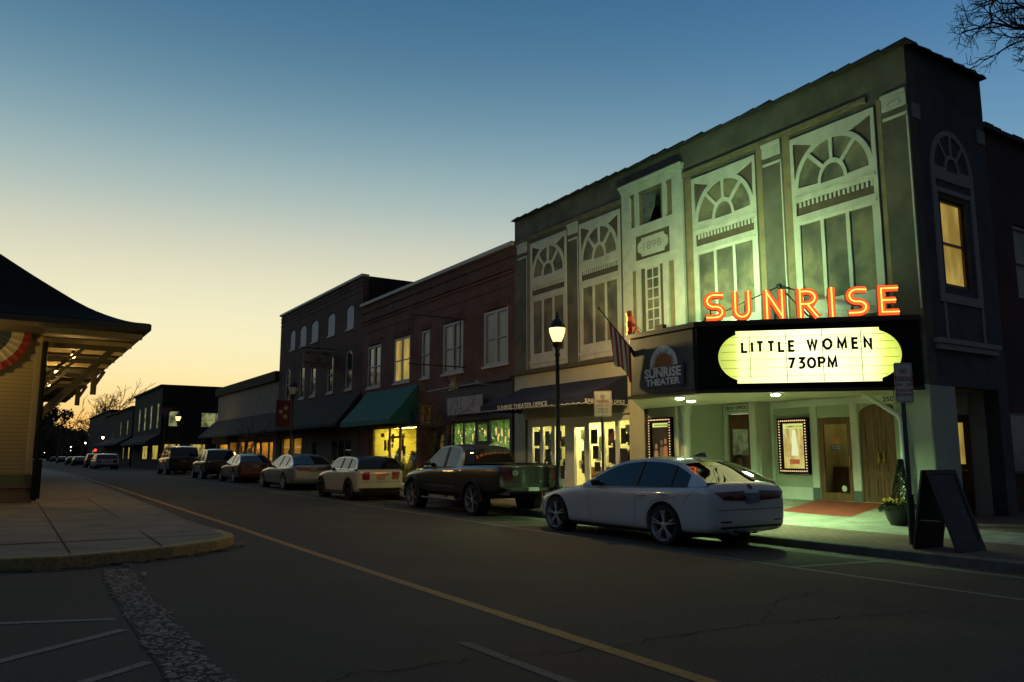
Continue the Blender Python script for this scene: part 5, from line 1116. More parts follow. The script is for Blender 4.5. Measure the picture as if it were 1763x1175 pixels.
def eave_lamp(x, y, e):
    t = MB(); t.lathe([(0, .12), (.05, .1), (.05, .0)], (x, y, 4.24), 8); b = obj('eave_lamp', t, M_metal, DP)
    g = MB(); g.lathe([(0, -.07), (.05, -.05), (.065, 0), (.04, .05), (.03, .07)], (x, y, 4.19), 10); obj('bulb', g, lit('eave_bulb', (1, .62, .2), 9), b, smooth=True)
    l = bpy.data.lights.new('eave_light', 'POINT'); l.energy = e; l.color = (1, .60, .18); l.shadow_soft_size = .07; o = bpy.data.objects.new('eave_light', l); COL.objects.link(o); o.location = (x, y, 4.08)
eave_lamp(1.45, 25.3, 60); eave_lamp(1.3, 30.5, 60); eave_lamp(1.3, 36, 60)
l = bpy.data.lights.new('porch_light', 'POINT'); l.energy = 130; l.color = (1, .66, .2); l.shadow_soft_size = .1; o = bpy.data.objects.new('porch_light', l); COL.objects.link(o); o.location = (-1.9, EY + 1.2, 4.3)
# patriotic half-round bunting on the end wall
bt = thing('bunting', 'pleated red white and blue half-round bunting under the depot eave', 'bunting', (-.5, DY - .1, 4.6)); 
for nm, r0, r1, cc in (('white_fan', .0, .34, (.5, .45, .33)), ('blue_band', .34, .60, (.03, .05, .07)), ('white_band', .60, .84, (.55, .5, .38)), ('red_band', .84, 1.0, (.30, .025, .02))):
    mb = MB(); nA = 48
    for i in range(nA + 1):
        a = pi + pi * i / nA; pl_ = .035 * sin(i * 2.1)
        for r in (r0, r1): mb.v.append((-.72 + 1.12 * r * cos(a), DY - .12 + pl_ * r, 4.62 + 1.15 * r * sin(a)))
    for i in range(nA): mb.f.append((2 * i, 2 * i + 1, 2 * i + 3, 2 * i + 2)); mb.m.append(0)
    if nm == 'blue_band': cc = (.03, .05, .07)
    obj(nm, mb, mat('bunting_' + nm.split('_')[0], tuple(q * .6 for q in cc), .85), bt, smooth=True)

# ---------------------------------------------------------------- street lamps
M_post = mat('black_lamp_post', (.02, .02, .018), .45, metal=.3); M_frost = mat('frosted_glass', (.45, .45, .45), .3)
def globe_mat(name, c, s, tr=.5):
    m = bpy.data.materials.new(name); m.use_nodes = True; t = m.node_tree; t.nodes.clear(); o = t.nodes.new('ShaderNodeOutputMaterial'); x = t.nodes.new('ShaderNodeMixShader'); e = t.nodes.new('ShaderNodeEmission'); q = t.nodes.new('ShaderNodeBsdfTransparent')
    e.inputs[0].default_value = (*c, 1); e.inputs[1].default_value = s; x.inputs[0].default_value = 1 - tr; t.links.new(q.outputs[0], x.inputs[1]); t.links.new(e.outputs[0], x.inputs[2]); t.links.new(x.outputs[0], o.inputs[0]); return m
L_globe = globe_mat('street_globe_glow', (1, .56, .20), 3.4, .35)
def street_lamp(label, x, y, H=4.35, on=True, energy=0, simple=False, zb=None, globe=None, col=(1, .73, .26)):
    z0 = zwalk(x, y) if zb is None else zb
    t = thing('street_lamp', label, 'street lamp', (x, y, z0), 'street lamps along the kerb'); s = (H) / 4.2; c = (x, y, z0); nn = 16 if not simple else 6
    mb = MB(); P = [(.0, 0), (.17, 0), (.17, .12), (.14, .16), (.12, .5), (.13, .54), (.075, .62), (.06, .9), (.055, 1.6), (.052, 2.6), (.05, 3.5), (.075, 3.54), (.055, 3.6), (.07, 3.7), (.12, 3.76), (.13, 3.84), (0, 3.85)]
    mb.lathe([(r, h * s) for r, h in P], c, nn); obj('post', mb, M_post, t, smooth=True)
    mb = MB(); mb.lathe([(.10, 3.851 * s), (.15, 3.95 * s), (.195, 4.08 * s), (.20, 4.15 * s), (.17, 4.2 * s)], c, nn); obj('globe', mb, globe or (L_globe if on else M_frost), t, smooth=True)
    mb = MB(); mb.lathe([(.21, 4.16 * s), (.215, 4.2 * s), (.16, 4.30 * s), (.10, 4.36 * s), (.05, 4.40 * s), (.04, 4.48 * s), (.015, 4.54 * s), (0, 4.62 * s)], c, nn); obj('cap', mb, M_post, t, smooth=True)
    if energy:
        l = bpy.data.lights.new('street_light', 'POINT'); l.energy = energy; l.color = col; l.shadow_soft_size = .09; o = bpy.data.objects.new('street_light', l); COL.objects.link(o); o.location = (x, y, z0 + 4.02 * s)
    return t
LAMPS = []
street_lamp('lit street lamp standing before the theater, nearest and brightest of the row', 11.35, 15.65, 4.5, energy=1300)
L2 = street_lamp('unlit street lamp with a red banner in front of the brown brick lodge', 11.35, 37.0, 4.5, on=False)
street_lamp('lit street lamp in front of the side street gap, second lit one from the theater', 11.35, 66.3, 4.3, energy=160)
L_gf = lit('far_globe_glow', (1, .75, .55), 9)
for lab, x, y, zc in (('lit street lamp beyond the corner building, highest of the far ones', 13.8, 148, 4.37), ('small far lit street lamp above the minivan, second of the far row', 16.1, 210.9, 4.37), ('small far lit street lamp in the middle of the far row', 19.5, 312, 4.37),
                      ('tiny lit street lamp, right one of the closest far pair', 28.1, 450, 3.9), ('tiny lit street lamp, left one of the closest far pair', 28.2, 520, 3.7), ('tiniest lit street lamp at the far end of the street', 22.2, 590, 3.3)):
    d_ = y / 100; street_lamp(lab, x, y, (zc + .3) * 4.2 / 4.03, simple=True, zb=-.3, globe=L_gf)
# red banner on the unlit lamp
t = thing('lamp_banner', 'dark red banner with pale poinsettia stars on the unlit lamp post', 'banner', (10.9, 37, 2.8)); fz = frame_fn((10.92, 36.98, 2.72), (1, 0, 0), (0, -1, 0)); mb = MB(); mb.plate(rect(-.34, 0, .34, 1.25), [], fz, .012); obj('banner_cloth', mb, mat('banner_red', (.07, .008, .014), .85), t)
mb = MB()
for (a, b, r) in ((-.12, .72, .15), (.12, .9, .15), (.10, .5, .16)):
    mb.plate([(a + (r if i % 2 == 0 else r * .4) * cos(i * pi / 5), b + (r if i % 2 == 0 else r * .4) * sin(i * pi / 5)) for i in range(10)], [], shift(fz, 0, 0, .013), .004)
obj('flower_print', mb, mat('banner_pink', (.34, .20, .20), .8), t)
mb = MB(); mb.bar((10.55, 36.98, 3.99), (11.3, 36.98, 3.99), .025); mb.bar((10.55, 36.98, 2.70), (11.3, 36.98, 2.70), .025); obj('banner_arm', mb, M_post, t)

# ---------------------------------------------------------------- signs
def rrect(a0, b0, a1, b1, r, n=4):
    P = []
    for cx, cy, s in ((a1 - r, b0 + r, -90), (a1 - r, b1 - r, 0), (a0 + r, b1 - r, 90), (a0 + r, b0 + r, 180)):
        P += [(cx + r * cos(radians(s + 90 * i / n)), cy + r * sin(radians(s + 90 * i / n))) for i in range(n + 1)]
    return P
def parking_sign(label, x, y, zc, h, w, tilt, base_):
    z0 = zwalk(x, y); t = thing('parking_sign', label, 'parking sign', (x, y, z0), 'no parking signs on posts')
    r = Vector((cos(tilt), sin(tilt), 0)); o_ = Vector((sin(tilt), -cos(tilt), 0)); f = frame_fn((x, y, zc - h / 2), r, o_)
    mb = MB(); mb.bar((x, y + .03, z0 - .1), (x, y + .03, zc + h / 2 - .05), .05, .035)
    if base_: mb.tube([(x, y + .03, z0), (x, y + .03, z0 + .75)], .055, 8)
    obj('post', mb, M_metal, t)
    mb = MB(); mb.plate(rrect(-w / 2, 0, w / 2, h, .03), [], f, .006); b = obj('sign_plate', mb, mat('sign_white', (.62, .62, .52), .45, noise=.1, nscale=6), t)
    red = mat('sign_red', (.35, .035, .03), .6); mb = MB(); g = shift(f, 0, 0, .0062)
    mb.plate(rrect(-w / 2 + .012, .012, w / 2 - .012, h - .012, .024), [rrect(-w / 2 + .02, .02, w / 2 - .02, h - .02, .018)], g, .002)
    k = h / .5
    text_mb(mb, 'NO', .065 * k, shift(g, 0, .36 * k, 0), .002, wid=.085 * k, bold=.015); text_mb(mb, 'PARKING', .065 * k, shift(g, 0, .265 * k, 0), .002, wid=.235 * k, bold=.015)
    text_mb(mb, '6PM - 3PM', .04 * k, shift(g, 0, .20 * k, 0), .002, wid=.24 * k); text_mb(mb, 'LOADING AND', .035 * k, shift(g, 0, .135 * k, 0), .002, wid=.2 * k); text_mb(mb, 'UNLOADING ONLY', .035 * k, shift(g, 0, .08 * k, 0), .002, wid=.22 * k)
    obj('sign_lettering', mb, red, b); return t
parking_sign('yellow-lit NO PARKING sign on a post before the theater office', 12.4, 15.2, 2.67, .64, .44, radians(-50), False)
parking_sign('shadowed NO PARKING sign on a post beside the chalkboard', 11.75, 7.02, 2.53, .62, .29, radians(-30), True)
t = thing('yield_sign', 'dark inverted triangle yield sign by the side street', 'road sign', (13.2, 84, 0)); mb = MB(); mb.bar((13.2, 84, 0), (13.2, 84, 5.2), .07); obj('post', mb, M_metal, t)
mb = MB(); fz = frame_fn((13.2, 83.95, 5.6), (.68, 0, 0), (0, -1, 0)); fz = (lambda q: lambda a, b, d: q(a * .72, b * .72, d))(fz); mb.plate([(0, -.85), (.95, .75), (-.95, .75)], [[(0, -.45), (.6, .55), (-.6, .55)]], fz, .02); obj('sign_plate', mb, mat('faded_sign_red', (.16, .03, .03), .6), t)
mb = MB(); mb.plate([(0, -.45), (.6, .55), (-.6, .55)], [], fz, .015); obj('sign_centre', mb, M_stone, t)

# chalkboard
t = thing('chalkboard', 'black A-frame chalkboard standing on the brick pavement', 'chalkboard', (11.55, 6.45, .08)); zb = zwalk(11.5, 6.4)
a = (Vector((11.32, 6.18, zb)), Vector((11.90, 6.08, zb))); bk = (Vector((11.28, 6.76, zb)), Vector((11.86, 6.66, zb))); tp = (Vector((11.30, 6.52, zb + 1.13)), Vector((11.84, 6.42, zb + 1.13)))
M_cb = mat('chalkboard_black', (.022, .023, .027), .55, noise=.3, nscale=5)
def aframe_panel(p0, p1, q0, q1, nm):
    r = (p1 - p0).normalized(); up = (q0 - p0).normalized(); nrm = r.cross(up).normalized(); w = (p1 - p0).length; h = (q0 - p0).length
    if nrm.y > 0 and nm == 'front_panel': nrm = -nrm
    if nrm.y < 0 and nm == 'back_panel': nrm = -nrm
    f = frame_fn(p0, r, nrm, up); mb = MB(); mb.plate(rect(0, 0, w, h), [rect(.05, .14, w - .05, h - .06)], f, .03); fr = obj(nm, mb, M_cb, t)
    mb = MB(); mb.plate(rect(.051, .141, w - .051, h - .061), [], shift(f, 0, 0, .008), .01); obj('board', mb, mat('slate', (.014, .014, .018), .4), fr); return f, w, h, fr
f, w, h, fr = aframe_panel(a[0], a[1], tp[0], tp[1], 'front_panel'); aframe_panel(bk[0], bk[1], tp[0] + Vector((0, .045, 0)), tp[1] + Vector((0, .045, 0)), 'back_panel')
random.seed(2); mb = MB(); g = shift(f, 0, 0, .0185)
for k in range(10):                                     # looping chalk hand in short lines
    zz = h - .24 - k * .062; x = .12
    while x < (.40 if k > 3 else .34):
        n = random.randint(4, 9); pts = [(x + i * .009, zz + .012 * sin(i * 2.1 + k) + random.uniform(-.004, .004)) for i in range(n)]; mb.ribbon(pts, .0035, g, .001); x += n * .009 + .018
for k in range(70):
    u = random.random(); cx, cz = .44 + .02 * sin(u * 9), .36 + u * .42; aa = random.uniform(0, 6.28); q = [(cx + random.uniform(-.035, .035) + .02 * cos(aa + i * .9), cz + .02 * sin(aa + i * .9)) for i in range(3)]; mb.ribbon(q, .004, g, .001)
text_mb(mb, 'Menu', .05, shift(g, .24, h - .17, 0), .001, bold=.0); mb.ribbon([(.2, .19), (.27, .2), (.36, .195)], .008, g, .001)
obj('chalk_marks', mb, mat('chalk', (.16, .17, .19), .9), fr)
mb = MB(); mb.tube([(a[0] + tp[0]) * .5 - Vector((0, 0, .15)), (bk[0] + tp[0]) * .5 - Vector((0, 0, .15))], .006, 5); obj('chain', mb, M_galv, t)

# planter by the pier
px_, py_ = 14.25, 8.78; zp = zwalk(px_, py_)
t = thing('planter', 'dark round planter with yellow flowers and a spiky evergreen by the pier', 'planter', (px_, py_, zp)); mb = MB(); mb.lathe([(0, 0), (.16, 0), (.22, .12), (.27, .30), (.29, .36), (.27, .36), (.25, .33), (0, .33)], (px_, py_, zp), 18); obj('pot', mb, mat('dark_pot', (.02, .02, .02), .5), t, smooth=True)
def leaves(mb, n, fnp, sz, mi=0):
    for _ in range(n):
        p, d = fnp(); p, d = Vector(p), Vector(d).normalized(); s = d.cross(Vector((random.gauss(0, 1), random.gauss(0, 1), random.gauss(0, 1)))).normalized() * sz * .3; mb.add([p - s, p + d * sz * .5 + s * .4, p + d * sz, p + s], [(0, 1, 2, 3)], mi)
random.seed(12); mb = MB()
def fp():
    u = random.random(); a = random.uniform(0, 6.28); r = .13 * (1 - u) + .03; return (px_ + .04 + u * .12 + r * cos(a), py_ + r * sin(a), zp + .35 + u * .85), (cos(a) * .5, sin(a) * .5, 1.1)
leaves(mb, 900, fp, .07); mb.tube([(px_, py_, zp + .3), (px_ + .1, py_, zp + 1.0)], [.02, .006], 6); obj('evergreen', mb, mat('spiky_green', (.03, .04, .018), .9), t)
mb = MB()
def fp2(): a = random.uniform(0, 6.28); r = random.uniform(.1, .34); return (px_ + r * cos(a), py_ + r * sin(a), zp + .36 - max(0, r - .24) * 1.2 + random.uniform(-.02, .07)), (cos(a), sin(a), random.uniform(-.4, .9))
leaves(mb, 900, fp2, .06); obj('trailing_leaves', mb, mat('trailing_green', (.022, .03, .014), .9), t)
mb = MB()
for k in range(46):
    a = random.uniform(0, 6.28); r = random.uniform(.06, .27); c = (px_ + r * cos(a), py_ + r * sin(a), zp + .44 + random.uniform(-.03, .06)); mb.lathe([(0, -.012), (.028, 0), (.018, .016), (0, .018)], c, 6)
obj('yellow_flowers', mb, mat('yellow_flower', (.50, .33, .03), .8), t)

# flag on the marquee
t = thing('flag', 'striped red and white flag hanging from a slanted pole on the marquee', 'flag', (12, 13.55, 3.75)); mb = MB(); P0, P1 = Vector((12.0, 13.55, 3.74)), Vector((10.98, 13.55, 4.66)); mb.tube([P0, P1], .018, 8); mb.lathe([(0, -.04), (.035, 0), (0, .05)], P1, 8); mb.tube([P0 + Vector((.0, 0, -.08)), P0 + Vector((-.12, 0, .11))], .035, 8); obj('pole', mb, M_metal, t)
mb = MB(); A0, A1 = P0.lerp(P1, .10), P0.lerp(P1, .72); ns, nv = 18, 14; dirp = (A1 - A0)
for i in range(ns + 1):
    for j in range(nv + 1):
        u, v = i / ns, j / nv; p = A0 + dirp * (u * (1 - .18 * v)) ; q = sin(u * 16) * .045 * v + sin(u * 7 + 2) * .03 * v
        mb.v.append((p.x + .10 * v * (1 - u) * .3 + q * .4, p.y + q, p.z - v * (.78 + .05 * sin(u * 9))))
for i in range(ns):
    for j in range(nv): o = i * (nv + 1) + j; mb.f.append((o, o + 1, o + nv + 2, o + nv + 1)); mb.m.append((i // 2) % 2)
obj('flag_cloth', mb, [mat('flag_red', (.55, .04, .03), .85), mat('flag_white', (.85, .80, .70), .85)], t, smooth=True)

# ---------------------------------------------------------------- trees
M_bark = mat('dark_bark', (.030, .024, .020), .95); M_leaf = mat('dark_foliage', (.035, .045, .02), .95)
def bare_tree(name, label, base_, H, seed, group=None, spread=.55, r0=.16, levels=5, bias=(0, 0, 0), lim=2600, kk=(2, 3), trunk=.28, twig=.006, bm=None, fall=1, ball=None):
    random.seed(seed); B = Vector(base_); t = thing(name, label, 'tree', base_, group); tm, cm = MB(), MB(); cnt = [0]; bias = Vector(bias)
    def grow(p, d, r, L, lv):
        if cnt[0] > lim: return
        if ball and lv < levels:
            off_ = p - Vector(ball[0])
            if off_.length > ball[1]:
                if lv < levels - 3: return
                d = (d * .35 - off_.normalized()).normalized()
            elif off_.length > ball[1] * .6: d = (d - off_.normalized() * .35).normalized()
        cnt[0] += 1; pts = [p]; rr = [r]; n = 5 if lv > 1 else 3
        for i in range(n):
            d = (d + Vector((random.gauss(0, .15), random.gauss(0, .15), random.gauss(0, .12) + .02)) + bias * .1).normalized(); p = p + d * L / n; pts.append(p); rr.append(max(twig, r * (1 - .42 * (i + 1) / n)))
        (tm if lv >= levels else cm).tube(pts, rr, 7 if lv >= levels - 1 else (4 if lv > 2 else 3), cap=False)
        if lv <= 0: return
        for q in range(random.randint(*kk) + (1 if lv == levels else 0)):
            ax = d.cross(Vector((random.gauss(0, 1), random.gauss(0, 1), random.gauss(0, 1)))).normalized(); dd = (Matrix.Rotation(random.uniform(.4, 1.1) * spread, 3, ax) @ d).normalized()
            k = random.randint(1, n); grow(pts[k] if q else pts[-1], dd, rr[k] * .74, L * random.uniform(.66, .9) * (fall if lv == levels else 1), lv - 1)
    grow(B, Vector((0, 0, 1)), r0, H * trunk, levels); m_ = bm or M_bark
    obj('trunk', tm, m_, t); obj('crown', cm, m_, t); return t
def reach_tree(label, base_, top, tips, seed):
    """tree with long limbs running out from the head of the trunk, each carrying forked shoots"""
    random.seed(seed); t = thing('bare_tree', label, 'tree', base_); tm, cm = MB(), MB(); B, T = Vector(base_), Vector(top)
    tm.tube([B, B.lerp(T, .3) + Vector((.1, 0, 0)), B.lerp(T, .65) + Vector((-.05, .1, 0)), T], [.34, .27, .22, .17], 9)
    def shoot(p, d, r, L, lv):
        pts = [p]; n = 5
        for i in range(n):
            d = (d + Vector((random.gauss(0, .2), random.gauss(0, .2), random.gauss(0, .2)))).normalized(); p = p + d * L / n; pts.append(p)
        cm.tube(pts, [max(.0045, r * (1 - .6 * k / n)) for k in range(n + 1)], 4, cap=False)
        if lv:
            for k in (2, 3, 4, 5):
                for _ in range(random.choice((1, 1, 2))):
                    ax = d.cross(Vector((random.gauss(0, 1), random.gauss(0, 1), random.gauss(0, 1)))).normalized(); dd = Matrix.Rotation(random.uniform(.35, .95), 3, ax) @ d
                    shoot(pts[k], dd, r * .55, L * random.uniform(.45, .7), lv - 1)
    for tip in tips:
        E_ = Vector(tip); c1 = T.lerp(E_, .35) + Vector((0, 0, random.uniform(.5, 1.1))); c2 = T.lerp(E_, .75) + Vector((random.gauss(0, .2), random.gauss(0, .2), random.uniform(.1, .5))); pts = []; n = 16
        for k in range(n + 1):
            u = k / n; q = T * (1 - u) ** 3 + c1 * 3 * u * (1 - u) ** 2 + c2 * 3 * u * u * (1 - u) + E_ * u ** 3; pts.append(q + Vector((random.gauss(0, .04), random.gauss(0, .04), random.gauss(0, .04))))
        cm.tube(pts, [.10 * (1 - k / n) + .012 for k in range(n + 1)], 6, cap=False)
        for k in range(5, n + 1):
            d = (pts[k] - pts[k - 1]).normalized(); ax = d.cross(Vector((random.gauss(0, 1), random.gauss(0, 1), random.gauss(0, 1)))).normalized(); dd = Matrix.Rotation(random.uniform(.3, .9), 3, ax) @ d; shoot(pts[k], dd, .022, random.uniform(.55, .95), 2)
    obj('trunk', tm, M_bark, t); obj('crown', cm, M_bark, t)
reach_tree('leafless tree whose twigs reach over the theater roof at top right', (22.6, 5.0, .1), (21.6, 5.4, 9.6), [(15.9, 7.7, 11.0), (16.3, 7.5, 10.2), (17.0, 7.3, 10.8), (17.1, 7.2, 9.9), (17.9, 6.8, 9.2), (17.6, 6.9, 10.4), (18.2, 6.7, 8.7), (16.6, 7.6, 11.8), (18.4, 6.6, 9.9)], 5)
G2 = 'leafless young street trees'
bare_tree('street_tree', 'leafless young tree before the lantern-lit shop windows', (12.0, 22.6, .1), 4.0, 12, G2, .75, .045, 5, lim=420, trunk=.3, twig=.007)
bare_tree('street_tree', 'leafless young tree in front of the low pale building', (12.0, 48.5, .1), 4.4, 6, G2, .5, .06, 5, lim=420, trunk=.3, twig=.01)
M_warmb = mat('backlit_bark', (.10, .06, .03), .9)
G3 = 'tall bare trees against the sunset'
bare_tree('sunset_tree', 'taller bare tree against the sunset left of the corner building', (14.8, 205, -.3), 14.5, 3, G3, .55, .32, 6, lim=1300, trunk=.42, twig=.045, bm=M_warmb)
bare_tree('sunset_tree', 'bare tree with upright limbs just right of the taller sunset tree', (21.5, 215, -.3), 14.5, 14, G3, .5, .30, 6, lim=1300, trunk=.42, twig=.045, bm=M_warmb)
bare_tree('sunset_tree', 'low wide bare tree left of the taller sunset tree', (13.0, 255, -.3), 10, 25, G3, .75, .3, 6, lim=1200, trunk=.4, twig=.05, bm=M_warmb)
bare_tree('distant_bare_tree', 'top of a bare tree peeping over the low building beside the lodge', (24.9, 90, 0), 5.3, 44, None, .4, .08, 6, lim=900, trunk=.5, twig=.02, bm=M_warmb)
def foliage_tree(label, x, y, H, R, seed, n=1500, sz=1.1, z0=-.3):
    random.seed(seed); t = thing('evergreen_tree', label, 'tree', (x, y, z0), 'dark trees at the end of the street'); mb = MB(); mb.tube([(x, y, z0), (x + .3, y, z0 + H * .8)], [R * .09, R * .02], 7); obj('trunk', mb, M_bark, t)
    cl = [(Vector((x + random.gauss(0, R * .5), y + random.gauss(0, R * .4), z0 + H * random.uniform(.35, .92))), R * random.uniform(.22, .5)) for _ in range(16)]; mb = MB()
    def f(): c, r = random.choice(cl); d = Vector((random.gauss(0, 1), random.gauss(0, 1), random.gauss(0, .7))).normalized(); return c + d * r * random.uniform(.4, 1.1), d + Vector((random.gauss(0, .6),) * 3)
    leaves(mb, n, f, sz); obj('crown', mb, M_leaf, t)
foliage_tree('broad dark tree beside the depot wall at the end of the street', 12.5, 300, 17.5, 6.5, 5, 2200, 1.5)
foliage_tree('dark tree left of the far street lamps', 22, 330, 11.5, 6, 6, 1700, 1.4)
foliage_tree('dark round tree behind the far street lamps', 34, 380, 12.5, 8, 7, 1700, 1.6)
foliage_tree('dark tree behind the tallest bare sunset tree', 38, 330, 14.5, 8, 8, 1700, 1.6)
random.seed(77); mb = MB()
def ff():
    x = random.uniform(-60, 230); top = 19 + 6 * sin(x * .11) + 4 * sin(x * .31 + 1) + 3 * sin(x * .8); return (x, 640 + random.uniform(-15, 15), -1 + top * sqrt(random.random())), (random.gauss(0, 1), random.gauss(0, 1), random.gauss(0, 1))
leaves(mb, 9000, ff, 5.5); mb.box(-80, 652, -2, 260, 656, 15); tag(obj('woodland', mb, M_leaf), 'dark wooded mass closing the far end of the street', 'woodland', kind='stuff')
mb = MB()  # out-of-view trees added to block low sky from the window reflections
def ft():
    y = random.uniform(-60, 420); top = (11 if y < 30 else 11 + min(16, (y - 30) * .07)) + 3 * sin(y * .13) + 2 * sin(y * .37); return (-46 + random.uniform(-5, 5), y, -1 + top * sqrt(random.random())), (random.gauss(0, 1), random.gauss(0, 1), random.gauss(0, 1))
leaves(mb, 7000, ft, 3.2); mb.box(-56, -70, -2, -52, 430, 9.5); tag(obj('unseen_treeline', mb, M_leaf), 'added unseen line of trees on the left, darkening the window reflections', 'trees', kind='stuff')
t = thing('traffic_signal', 'tiny red traffic light glowing at the far crossing', 'traffic light', (14.7, 170, -.3)); mb = MB(); mb.bar((14.7, 170, -.3), (14.7, 170, 3), .12); mb.box(14.5, 169.8, 2.2, 14.9, 170.1, 3.2); obj('housing', mb, M_metal, t); mb = MB(); mb.lathe([(0, 0), (.24, 0), (.2, -.05), (0, -.06)], (14.7, 169.7, 2.45), 10, 'y'); obj('red_lens', mb, lit('red_signal', (1, .03, .02), 5), t)

# ================================================================ vehicles
M_tyre = mat('tyre_rubber', (.012, .012, .012), .85); M_rim = mat('alloy_rim', (.42, .42, .42), .4, metal=.3); M_rimd = mat('dark_rim', (.02, .02, .02), .5, metal=.5)
M_cglass = mat('car_glass', (.008, .009, .010), .03, spec=.6); M_trimb = mat('black_plastic', (.013, .013, .013), .55); M_tail = mat('tail_lamp_red', (.07, .004, .006), .12, coat=1)
M_head = mat('head_lamp', (.5, .5, .48), .15, coat=1); M_plate = mat('licence_plate', (.42, .44, .40), .5); M_chr = mat('chrome', (.6, .6, .6), .12, metal=1); M_seam = mat('door_seam', (.008, .008, .008), .8)
def to_mesh_obj(mb, mods):
    me = bpy.data.meshes.new('tmp'); me.from_pydata(mb.v, [], mb.f); b = bmesh.new(); b.from_mesh(me); bmesh.ops.recalc_face_normals(b, faces=b.faces); b.to_mesh(me); b.free()
    o = bpy.data.objects.new('tmp', me); COL.objects.link(o); extra = []
    s = o.modifiers.new('s', 'SUBSURF'); s.levels = 2; s.render_levels = 2
    for m in mods:
        m2 = bpy.data.meshes.new('c'); m2.from_pydata(m.v, [], m.f); b = bmesh.new(); b.from_mesh(m2); bmesh.ops.recalc_face_normals(b, faces=b.faces); b.to_mesh(m2); b.free()
        c = bpy.data.objects.new('c', m2); COL.objects.link(c); extra.append(c); bo_ = o.modifiers.new('b', 'BOOLEAN'); bo_.object = c; bo_.operation = 'DIFFERENCE'; bo_.solver = 'EXACT'
    dg = bpy.context.evaluated_depsgraph_get(); dg.update(); r = bpy.data.meshes.new_from_object(o.evaluated_get(dg))
    for c in extra: bpy.data.objects.remove(c)
    bpy.data.objects.remove(o); return r
def link_mesh(name, me, m, parent, smooth=True):
    me.name = name; me.materials.clear(); me.materials.append(m)
    if smooth:
        me.polygons.foreach_set('use_smooth', [True] * len(me.polygons))
        try: me.set_sharp_from_angle(angle=radians(32))
        except Exception: pass
    o = bpy.data.objects.new(name, me); COL.objects.link(o); o.parent = parent; return o
def car(name, label, cat, S, paint, xc, y_axle, scale=(1, 1, 1), z0=None):
    z0 = zroad(xc - .4, y_axle + 1.2) if z0 is None else z0
    root = thing(name, label, cat, (xc, y_axle, z0), 'cars parked along the kerb'); root.scale = scale
    W, WB, R, st = S['W'] / 2, S['WB'], S['R'], S['st']
    prof_ = lambda y, zb, zs, zt, w, wt: [(0, zb), (.7 * w, zb), (.94 * w, zb + .02), (.985 * w, zb + .10), (w, zb + .52 * (zs - zb)), (.992 * w, zs - .10 * (zs - zb)), (.955 * w, zs), (wt, zs + .75 * (zt - zs)), (wt * .5, zt), (0, zt)]
    mb = MB(); n = 18
    for s in st:
        h = prof_(*s); mb.v += [(x, s[0], z) for x, z in h] + [(-x, s[0], z) for x, z in h[8:0:-1]]
    for i in range(len(st) - 1):
        for k in range(n): mb.f.append((i * n + k, i * n + (k + 1) % n, (i + 1) * n + (k + 1) % n, (i + 1) * n + k)); mb.m.append(0)
    for e in (0, len(st) - 1):
        o = e * n; mb.f.append((o, o + 1, o + 17)); mb.f.append((o + 8, o + 9, o + 10)); mb.m += [0, 0]
        for k in range(1, 8): mb.f.append((o + k, o + k + 1, o + 17 - k, o + 18 - k)); mb.m.append(0)
    cuts = []
    for y in (0, WB):
        for s in (-1, 1):
            c = MB(); c.lathe([(0, -.22), (R * S.get('arch', 1.13), -.22), (R * S.get('arch', 1.13), .35), (0, .35)], (0, 0, 0), 28, 'x'); c.v = [(s * (W - .06) + (x * s), y + q, z + R + S.get('archz', 0.01)) for x, q, z in c.v]; cuts.append(c)
    me = to_mesh_obj(mb, cuts); body = link_mesh('body', me, paint, root)
    bm_ = bmesh.new(); bm_.from_mesh(me); bvh = BVHTree.FromBMesh(bm_); bm_.free()
    # arch liners
    mb = MB()
    for y in (0, WB):
        for s in (-1, 1):
            ra = R * S.get('arch', 1.13) - .008; mb.lathe([(ra, .0), (ra, .22), (0, .22)], (0, 0, 0), 28, 'x'); k = 28 * 3; mb.v[-k:] = [(s * (W - .075) - x * s, y + q, z + R + S.get('archz', .01)) for x, q, z in mb.v[-k:]]
    mb.box(-W * .85, -.5, .17 + S.get('gc', 0), W * .85, WB + .4, .30 + S.get('gc', 0)); obj('underbody', mb, M_black, root, local=True)
    # greenhouse -------------------------------------------------
    G = S['g']; pr = G['prof']; wb, wr, zb_, zr = G['wb'], G['wr'], G['zb'], max(z for _, z in pr)
    wz = lambda z: wb + (wr - wb) * max(0, (z - zb_)) / (zr - zb_)
    fine = []
    for (a, b), (c, d) in zip(pr, pr[1:]):
        for i in range(4): fine.append((a + (c - a) * i / 4, b + (d - b) * i / 4))
    fine.append(pr[-1])
    def sm(k):
        lo, hi = max(0, k - 2), min(len(fine), k + 3)
        if k < 2 or k > len(fine) - 3: return fine[k]
        q = fine[lo:hi]; return (sum(p[0] for p in q) / len(q), sum(p[1] for p in q) / len(q))
    fine = [sm(k) for k in range(len(fine))]; nF = len(fine); V = 10
    i1, i2 = G['ws'] * 4, (len(pr) - 1 - G['rw']) * 4      # indices where the roof starts and ends
    grids = {'windscreen': MB(), 'roof': MB(), 'rear_window': MB(), 'pillar': MB()}
    def P(i, v):
        y, z = fine[i]; bul = 1 - abs(v) ** 2.2; fr = G.get('bow', .10); tt = 1 if i <= i1 else (-1 if i >= i2 else 0)
        return (v * wz(z) * (1 if tt else 1), y + (fr * bul * tt * (.8 if tt < 0 else 1)), z + (.045 * bul if tt == 0 else .045 * bul * ((i / i1) if tt == 1 else (nF - 1 - i) / max(1, nF - 1 - i2))))
    vs = [-1, -.93, -.75, -.5, -.25, 0, .25, .5, .75, .93, 1]
